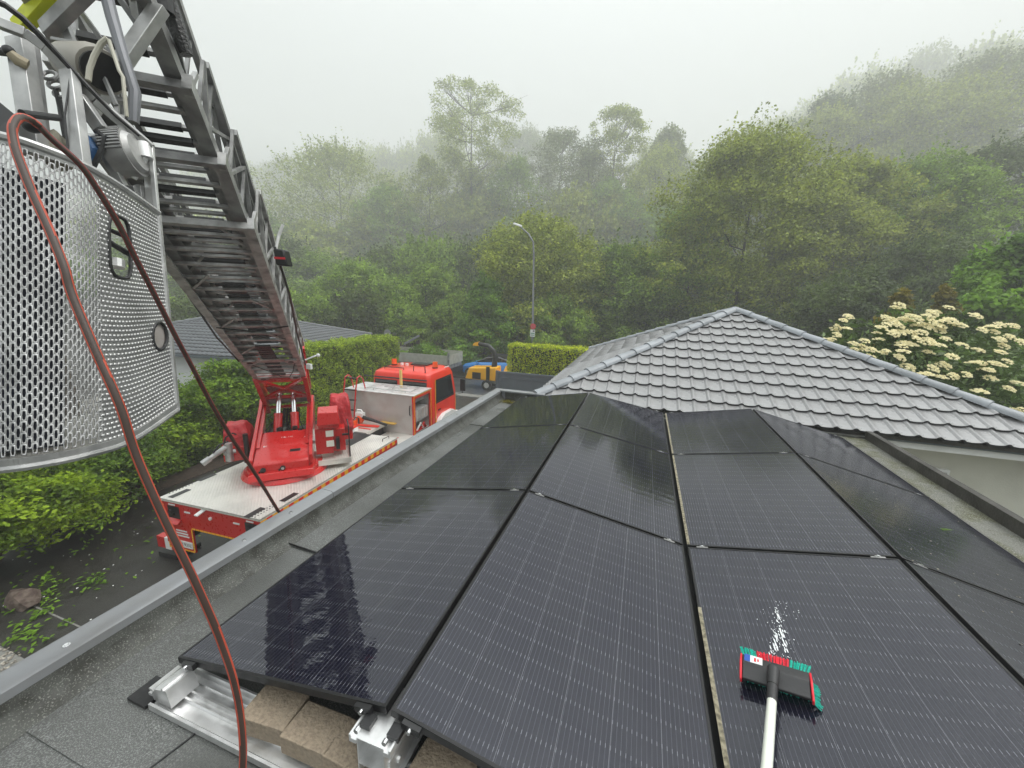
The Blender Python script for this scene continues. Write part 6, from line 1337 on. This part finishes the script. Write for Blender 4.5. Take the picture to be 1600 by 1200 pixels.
# ------------------------------------------------------------------ flowering shrub behind the tiled house
vc = at_d(1478, 600, 10.9)
vib, _, _ = bush('flowering_shrub', (vc[0], vc[1], vc[2] - 1.1), (3.1, 2.3, 2.35), 26000, .19, M_['vib_leaf'], 'large dark leaved shrub covered in flat cream flower heads behind the tiled roof', 'shrub', seed=21, flat=.2, clump=.12, K=260)
def flower_mesh(seed, tint=1.0):
    r_ = random.Random(seed); m = MB(Matrix.Identity(4)); subs = [(0, 0)]
    for ring_, (n_, rr) in enumerate(((6, .055), (10, .095))):
        for k in range(n_):
            if r_.random() < .12 * ring_: continue
            a = 6.283 * (k + r_.random() * .5) / n_; q = rr * r_.uniform(.85, 1.15); subs.append((q * math.cos(a), q * math.sin(a)))
    for x, y in subs:
        d2 = (x * x + y * y) / .0138; zb = .055 * (1 - d2) + r_.uniform(-.006, .006); rs = r_.uniform(.026, .034)
        hexv = [(x + rs * math.cos(t * 1.047 + .3), y + rs * math.sin(t * 1.047 + .3), zb - .014 + r_.uniform(-.004, .004)) for t in range(6)]
        mid = [(x + rs * .62 * math.cos(t * 1.047), y + rs * .62 * math.sin(t * 1.047), zb + .002 + r_.uniform(-.003, .003)) for t in range(6)]
        m.add(hexv + mid + [(x, y, zb + .010)], [(t, (t + 1) % 6, 6 + (t + 1) % 6, 6 + t) for t in range(6)] + [(6 + t, 6 + (t + 1) % 6, 12) for t in range(6)])
        for _ in range(7):
            a = r_.uniform(0, 6.28); q = rs * math.sqrt(r_.random()); fx, fy = x + q * math.cos(a), y + q * math.sin(a); fz = zb + .010 - .02 * (q / rs) ** 2; w_ = r_.uniform(.006, .010)
            m.add([(fx - w_, fy, fz), (fx, fy - w_, fz + .004), (fx + w_, fy, fz), (fx, fy + w_, fz + .004), (fx, fy, fz + w_)], [(0, 1, 4), (1, 2, 4), (2, 3, 4), (3, 0, 4)])
    return m.mesh('flower_head', [M_['flower']])
FM_ = [flower_mesh(k) for k in range(7)]
fl_px = [(1325, 495), (1318, 501), (1308, 511), (1303, 516), (1322, 514), (1307, 524), (1300, 531), (1294, 533), (1333, 537), (1351, 533), (1344, 541), (1335, 546), (1362, 547), (1359, 558), (1349, 547), (1379, 552), (1385, 549), (1373, 531), (1370, 521), (1377, 513), (1386, 508), (1392, 503), (1398, 481), (1407, 478), (1384, 497), (1412, 500), (1403, 509), (1394, 521), (1405, 520), (1415, 501), (1422, 495), (1432, 499), (1433, 510), (1422, 520), (1449, 495), (1456, 490), (1462, 488), (1449, 511), (1457, 503), (1467, 510), (1468, 517), (1482, 481), (1485, 501), (1499, 509), (1490, 507), (1432, 530), (1450, 534), (1413, 537), (1407, 541), (1411, 550), (1422, 540), (1449, 551), (1478, 530), (1466, 540), (1503, 540), (1523, 494), (1535, 516), (1549, 512), (1562, 508), (1552, 519), (1575, 508), (1585, 510), (1528, 548), (1562, 531), (1563, 551), (1568, 541), (1578, 527), (1596, 535), (1487, 558), (1419, 575), (1458, 576), (1446, 586), (1468, 590), (1474, 571), (1490, 588), (1510, 586), (1521, 568), (1532, 568), (1555, 569), (1566, 572), (1573, 565), (1537, 578), (1546, 579), (1548, 592), (1589, 599), (1576, 608), (1530, 613), (1530, 624), (1583, 641), (1590, 645), (1598, 640), (1343, 556), (1395, 500), (1440, 520), (1475, 503), (1405, 559)]
for i, (px, py) in enumerate(fl_px):
    dd_ = 8.1 - .5 * math.sin(i * 1.7) * .3 + (500 - py) * -.008 * 0 + max(0, (560 - py)) * .010
    p = at_d(px, py, dd_); s_ = random.uniform(.72, 1.05) * (1.1 if 1390 < px < 1560 else .9)
    M = Matrix.Translation(Vector([float(v) for v in p])) @ Matrix.Rotation(random.uniform(-.05, .7), 4, Vector([float(v) for v in CR])) @ Matrix.Rotation(random.uniform(0, 6.28), 4, 'Z') @ Matrix.Diagonal((s_ * 1.15, s_, s_, 1))
    inst(FM_[i % 7], 'flower_head', vib, M)
# leaves around the heads
P = []
for px, py in fl_px:
    for _ in range(26): P.append(at_d(px + random.gauss(0, 15), py + abs(random.gauss(0, 14)) + 3, 8.25 + random.uniform(-.1, .5) + max(0, 560 - py) * .010))
me = leaves_mesh('upper_foliage', np.array(P), .20, [M_['vib_leaf']], flat=.1, aspect=.28); o = link(bpy.data.objects.new('upper_foliage', me), vib); o.matrix_local = world_of(vib).inverted()
lp_ = at_d(1612, 775, 6.3)
bush('garden_bush', (lp_[0] + .22, lp_[1] + .1, lp_[2]), (.42, .42, .42), 900, .16, M_['leaf_bright'], 'bright green bush beside the cream wall at the right edge', seed=31, K=40, clump=.2)

# ------------------------------------------------------------------ trees
def tree_mesh(Ht, R, cb, n, size, kind, seed, leafm, trunk=True, K=90):
    r_ = np.random.default_rng(seed); py = random.Random(seed)
    zc0 = Ht * cb; hc = Ht - zc0; K = int(K * (1.9 if kind in ('open', 'top') else 1.15))
    t = r_.random(K) ** .85
    if kind == 'round': prof = np.sqrt(np.clip(1 - (2 * t - .85) ** 2 / 1.32, .03, 1))
    elif kind == 'cone': prof = (1 - t) ** .75 + .08
    elif kind == 'top': prof = np.clip(.35 + .9 * np.sin(np.pi * np.clip(t, 0, 1) ** 1.4), .2, 1) * np.where(t > .93, .6, 1)
    else: prof = np.clip(np.sin(np.pi * (t * .85 + .12)), .15, 1)
    a = r_.uniform(0, 2 * np.pi, K); rr = R * prof * (r_.uniform(.35, 1.08, K)) ** .6
    # lobes in the outline
    rr *= 1 + .18 * np.sin(3 * a + seed) + .12 * np.sin(5 * a + 2 * seed + 4 * t)
    cc = np.stack([rr * np.cos(a), rr * np.sin(a), zc0 + hc * t * .97], -1)
    cs = r_.uniform(.5, 1.25, K) * ((R * .165 if kind in ('open', 'top') else R * .21) + .12)
    if kind in ('open', 'top'): cs *= 1.15; n = int(n * .9); size *= .85
    n = int(n * 2.2); i = r_.choice(K, n, p=cs ** 2 / np.sum(cs ** 2))
    size = size * 1.65
    out = cc - np.array([0, 0, zc0 + hc * .4]); out /= np.linalg.norm(out, axis=1)[:, None] + 1e-6
    off = r_.normal(size=(n, 3)); off /= np.linalg.norm(off, axis=1)[:, None]; off *= (r_.random(n) ** .28)[:, None]; off[:, 2] = np.where(r_.random(n) < .6, np.abs(off[:, 2]), off[:, 2])
    stretch = r_.uniform(-.5, .35, n)[:, None] * (r_.random(n) ** 2)[:, None] * cs[i][:, None]
    P = cc[i] + off * cs[i][:, None] * np.array([1.2, 1.2, .70]) + (out[i] + (0, 0, .25)) * stretch * 1.3
    if kind in ('round', 'cone', 'open'):
        kt = np.argsort(-(cc[:, 2] + .5 * rr))[:int(K * .55)]; S_ = []
        for k in kt:
            for _ in range(3):
                d_ = out[k] * .7 + (0, 0, .75) + r_.normal(size=3) * .35; d_ /= np.linalg.norm(d_); L0 = cs[k] * r_.uniform(1.0, 1.75); tt_ = r_.random(9) * .75 + .25
                S_.append(cc[k] + d_ * (L0 * tt_)[:, None] + r_.normal(size=(9, 3)) * .09 * (1.2 - tt_)[:, None])
        S_ = np.concatenate(S_); q_ = min(len(S_), n); P[:q_] = S_[:q_]
    up_ = off * 1.1 + out[i] * .3 + (0, 0, .45)
    me = leaves_mesh('crown', P, size, [leafm], flat=.25, up=up_, aspect=.62)
    m = MB(Matrix.Identity(4))
    if trunk:
        br_ = max(.07, Ht * .0105); wob = [py.uniform(-.03, .03) * Ht for _ in range(4)]
        tp = [(0, 0, -.3), (wob[0] * .4, wob[1] * .4, Ht * .3), (wob[0], wob[1], Ht * .6), (wob[2] * .6, wob[3] * .6, Ht * .93)]
        m.tube(tp, [br_, br_ * .8, br_ * .45, br_ * .08], 7)
        nb_ = 18 if kind in ('open', 'top') else 12
        for k in range(nb_):
            c = cc[k % K]; z0 = max(Ht * .18, min(c[2] - R * .35, Ht * .85)); f = z0 / Ht
            bx, by_ = wob[0] * min(f / .6, 1), wob[1] * min(f / .6, 1)
            mid = ((bx + c[0]) * .5, (by_ + c[1]) * .5, (z0 + c[2]) * .5 - .04 * R)
            m.tube([(bx, by_, z0), mid, tuple(c)], [br_ * .38 * (1 - f * .4), br_ * .2, br_ * .05], 5)
            if kind in ('open', 'top'):
                for _ in range(3):
                    q = (c[0] + py.gauss(0, R * .16), c[1] + py.gauss(0, R * .16), c[2] + abs(py.gauss(0, R * .16))); m.tube([mid, tuple((np.array(mid) + q) / 2 + (0, 0, .1)), q], [br_ * .12, br_ * .08, br_ * .03], 4)
    tm_ = m.mesh('trunk', [M_['bark']]) if trunk else None
    return me, tm_
TC = {}
def tree(px, pyt, d, wpx, kind, leaf, label, n=9000, size=None, cb=.25, name='broadleaf_tree', cat='tree', seed=None, group=None, share=None, K=90, trunk=True, sink=0):
    p = at_d(px, 466, d); x, y = float(p[0]), float(p[1]); gz = hill(x, y) - sink; zt = float(at_d(px, pyt, d)[2]); Ht = zt - gz; R = wpx / 2 * d / FPX
    seed = seed if seed is not None else int(px * 7 + d)
    e = empty(name, (x, y, gz), label, cat, group, rz=0)
    if share and share in TC:
        (cm, tm_), H0, R0 = TC[share]; sc3 = (R / R0, R / R0, Ht / H0); rz = random.uniform(0, 6.28)
    else:
        size = size or max(.10, d * .0042); cm, tm_ = tree_mesh(Ht, R, cb, n, size, kind, seed, M_[leaf], trunk, K); sc3 = (1, 1, 1); rz = 0
        if share: TC[share] = ((cm, tm_), Ht, R)
    for me_, nm in ((cm, 'crown'), (tm_, 'trunk')):
        if me_ is None: continue
        o = bpy.data.objects.new(nm, me_); link(o, e); o.rotation_euler = (0, 0, rz); o.scale = sc3
    return e
FAR = 'pale trees of the far row fading into the fog'
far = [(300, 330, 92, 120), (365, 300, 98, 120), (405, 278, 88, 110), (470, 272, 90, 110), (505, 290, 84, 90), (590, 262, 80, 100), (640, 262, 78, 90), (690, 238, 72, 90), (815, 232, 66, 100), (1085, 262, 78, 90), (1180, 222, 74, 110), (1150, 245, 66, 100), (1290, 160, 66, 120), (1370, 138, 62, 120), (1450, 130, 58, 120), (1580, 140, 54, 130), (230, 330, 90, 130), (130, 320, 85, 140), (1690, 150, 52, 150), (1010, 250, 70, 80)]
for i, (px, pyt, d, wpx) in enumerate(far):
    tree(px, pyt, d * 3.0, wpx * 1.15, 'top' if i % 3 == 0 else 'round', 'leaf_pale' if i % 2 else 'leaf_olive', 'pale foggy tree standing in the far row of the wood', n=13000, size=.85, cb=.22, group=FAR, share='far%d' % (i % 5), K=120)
spec = [
 (540, 252, 52, 190, 'open', 'leaf_olive', 'wide loose crowned tree left of centre, bare limbs showing', 13000, .20, .23, 120),
 (612, 300, 46, 100, 'open', 'leaf_mid', 'slim grey green tree between the wide loose tree and the tallest one', 9000, .18, .2, 90),
 (738, 166, 50, 112, 'top', 'leaf_olive', 'tallest central tree with a long bare trunk and airy crown', 9500, .17, .50, 75),
 (742, 300, 52, 95, 'open', 'leaf_mid', 'leafy understorey tree behind the trunk of the tallest central tree', 9000, .19, .15, 90),
 (868, 226, 52, 110, 'top', 'leaf_pale', 'greyish tree with a rounded top right of the tallest central tree', 10000, .19, .18, 90),
 (945, 192, 50, 90, 'top', 'leaf_olive', 'tree with two narrow feathery tops left of the gap in the treeline', 9000, .18, .25, 80),
 (1022, 222, 54, 110, 'cone', 'leaf_pale', 'pale pointed tree beside the gap in the treeline', 11000, .2, .12, 120),
 (940, 300, 44, 120, 'open', 'leaf_mid', 'mid green tree with a forked dark trunk above the lamp post', 11000, .17, .2, 100),
 (1240, 184, 48, 100, 'open', 'leaf_dark', 'dark thin topped tree rising above the big round tree', 8000, .18, .45, 80),
 (1375, 172, 44, 190, 'round', 'leaf_olive', 'high olive green crown behind the big round tree', 16000, .17, .2, 140),
 (1545, 84, 40, 120, 'open', 'leaf_pale', 'tall thin leaved tree with curved bare limbs at the upper right', 8500, .14, .35, 90),
 (1625, 96, 38, 120, 'open', 'leaf_pale', 'tall airy tree cut by the right edge of the photo', 7500, .14, .35, 90),
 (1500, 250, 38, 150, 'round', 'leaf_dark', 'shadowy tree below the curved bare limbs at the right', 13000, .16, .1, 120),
 (838, 352, 35, 190, 'round', 'leaf_olive', 'rounded full tree directly behind the street lamp', 22000, .145, .05, 170),
 (975, 388, 34, 150, 'round', 'leaf_mid', 'low rounded tree right of the street lamp', 17000, .14, .03, 140),
 (757, 442, 30, 110, 'cone', 'leaf_bright', 'small bright green conical tree left of the street lamp', 12000, .125, .04, 110),
 (665, 424, 36, 130, 'round', 'leaf_mid', 'rounded bushy tree behind the dropside lorry', 14000, .145, .03, 120),
 (560, 420, 38, 140, 'round', 'leaf_mid', 'bushy green tree above the tall trimmed hedge', 14000, .15, .03, 120),
 (480, 395, 44, 150, 'round', 'leaf_olive', 'hazy full tree just right of the ladder', 13000, .17, .03, 120),
 (395, 400, 46, 150, 'round', 'leaf_mid', 'full tree seen behind the ladder above the tiled roof', 11000, .18, .03, 120),
 (300, 420, 40, 130, 'round', 'leaf_mid', 'dim tree glimpsed between basket and ladder', 9000, .16, .03, 100),
 (1150, 236, 33, 250, 'round', 'leaf_olive', 'big broad tree with upright twiggy top above the tiled roof', 38000, .135, .06, 260),
 (1070, 330, 36, 130, 'round', 'leaf_mid', 'tree filling the side of the big broad tree to its left', 14000, .15, .03, 120),
 (1290, 268, 34, 170, 'round', 'leaf_olive', 'rounded tree overlapping the big broad tree on its right', 24000, .14, .05, 170),
 (1405, 262, 34, 190, 'round', 'leaf_mid', 'full green tree right of centre below the high olive crown', 24000, .14, .05, 170),
 (1440, 378, 24, 190, 'round', 'leaf_dark', 'dark drooping conifer behind the flowering shrub', 16000, .12, .05, 140),
 (1595, 372, 15, 170, 'round', 'leaf_bright', 'fresh green tree at the right edge above the flowering shrub', 15000, .12, .1, 120),
 (1238, 205, 45, 150, 'round', 'leaf_olive', 'olive crown filling the slope just right of the big broad tree top', 13000, .17, .1, 120),
 (1315, 158, 47, 150, 'round', 'leaf_pale', 'pale crown high on the slope below the fog at the right', 13000, .17, .1, 120),
 (1452, 132, 46, 150, 'round', 'leaf_pale', 'pale crown on the slope left of the tall thin leaved tree', 13000, .17, .1, 120),
 (1010, 248, 47, 120, 'open', 'leaf_olive', 'airy tree filling the treeline left of the gap', 10000, .17, .12, 110),
 (905, 250, 48, 110, 'open', 'leaf_pale', 'airy pale tree between the greyish tree and the feathery tops', 9000, .17, .12, 100),
 (800, 262, 48, 110, 'open', 'leaf_mid', 'airy green tree at the right foot of the tallest central tree', 9500, .17, .1, 100),
 (675, 262, 48, 110, 'open', 'leaf_olive', 'airy olive tree at the left foot of the tallest central tree', 9500, .17, .1, 100),
 (1330, 440, 22, 170, 'round', 'leaf_dark', 'dark low tree between the tiled roof and the flowering shrub', 15000, .11, .02, 120),
 (1408, 452, 13, 46, 'cone', 'leaf_rust', 'golden brown leaved shrub tip left behind the flower heads', 1500, .10, .55, 26),
 (1478, 452, 13.5, 34, 'cone', 'leaf_rust', 'golden brown leaved shrub tip right behind the flower heads', 900, .10, .6, 18),
]
for s_ in spec:
    px, pyt, d, wpx, kind, leaf, lb_, n_, sz, cb, K = s_
    small = wpx < 60
    if d >= 40: d *= 2.0; sz *= 1.75
    tree(px, pyt, d, wpx, kind, leaf, lb_, n=n_, size=sz, cb=cb, K=K, name='young_shrub' if small else ('conifer_tree' if 'conifer' in lb_ else 'broadleaf_tree'), cat='shrub' if small else 'tree')
# bare twigs at the top of the big tree's neighbour
# dark bushes along the wood's edge
UG = 'dark bushes along the edge of the wood'
for i, px in enumerate(range(250, 1500, 62)):
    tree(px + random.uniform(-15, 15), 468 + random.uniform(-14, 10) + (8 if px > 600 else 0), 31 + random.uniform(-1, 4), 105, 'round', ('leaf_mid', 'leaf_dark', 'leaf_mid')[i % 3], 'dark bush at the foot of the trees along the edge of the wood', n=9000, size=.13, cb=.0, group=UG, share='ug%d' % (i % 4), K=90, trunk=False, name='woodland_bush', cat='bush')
for i, px in enumerate(range(210, 1700, 75)):
    tree(px + random.uniform(-18, 18), (345 if px < 1080 else 300 - (px - 1080) * .16) + random.uniform(-35, 18), 92 + random.uniform(-6, 12), 120, 'round', ('leaf_olive', 'leaf_mid')[i % 2], 'greyish green tree deeper in the wood behind the clearer trees', n=9000, size=.42, cb=.05, group='greyish trees deeper in the wood', share='deep%d' % (i % 5), K=110, name='woodland_tree', trunk=True)
for i, px in enumerate(range(200, 1650, 80)):
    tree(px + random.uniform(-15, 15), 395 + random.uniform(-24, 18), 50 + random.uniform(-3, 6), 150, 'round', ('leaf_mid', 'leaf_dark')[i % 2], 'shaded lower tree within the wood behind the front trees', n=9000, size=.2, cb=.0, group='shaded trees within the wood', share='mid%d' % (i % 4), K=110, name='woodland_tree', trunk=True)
# ivy and ground cover under the wood
n_ = 16000; P = np.stack([rng.uniform(-45, 45, n_), rng.uniform(27.6, 33, n_), rng.random(n_) * .7], -1)
me = leaves_mesh('ground_cover', P, .2, [M_['leaf_mid']], flat=.4); link(bpy.data.objects.new('ground_cover', me), kind='stuff', label='low green ground cover along the far side of the road', cat='ground cover')

# ------------------------------------------------------------------ haze
hz = bpy.data.meshes.new('haze'); mbz = MB().box(-335, 335, -35, 455, -1.5, 150)
hz.from_pydata(mbz.v, [], mbz.f)
hm = bpy.data.materials.new('haze'); hm.use_nodes = True; hn = hm.node_tree; hn.nodes.clear()
vo = hn.nodes.new('ShaderNodeVolumePrincipled'); vo.inputs['Color'].default_value = (.97, .985, .98, 1); vo.inputs['Density'].default_value = HAZE; vo.inputs['Anisotropy'].default_value = 0.2
ho_ = hn.nodes.new('ShaderNodeOutputMaterial'); hn.links.new(vo.outputs[0], ho_.inputs['Volume']); hz.materials.append(hm)
link(bpy.data.objects.new('haze', hz), kind='stuff')
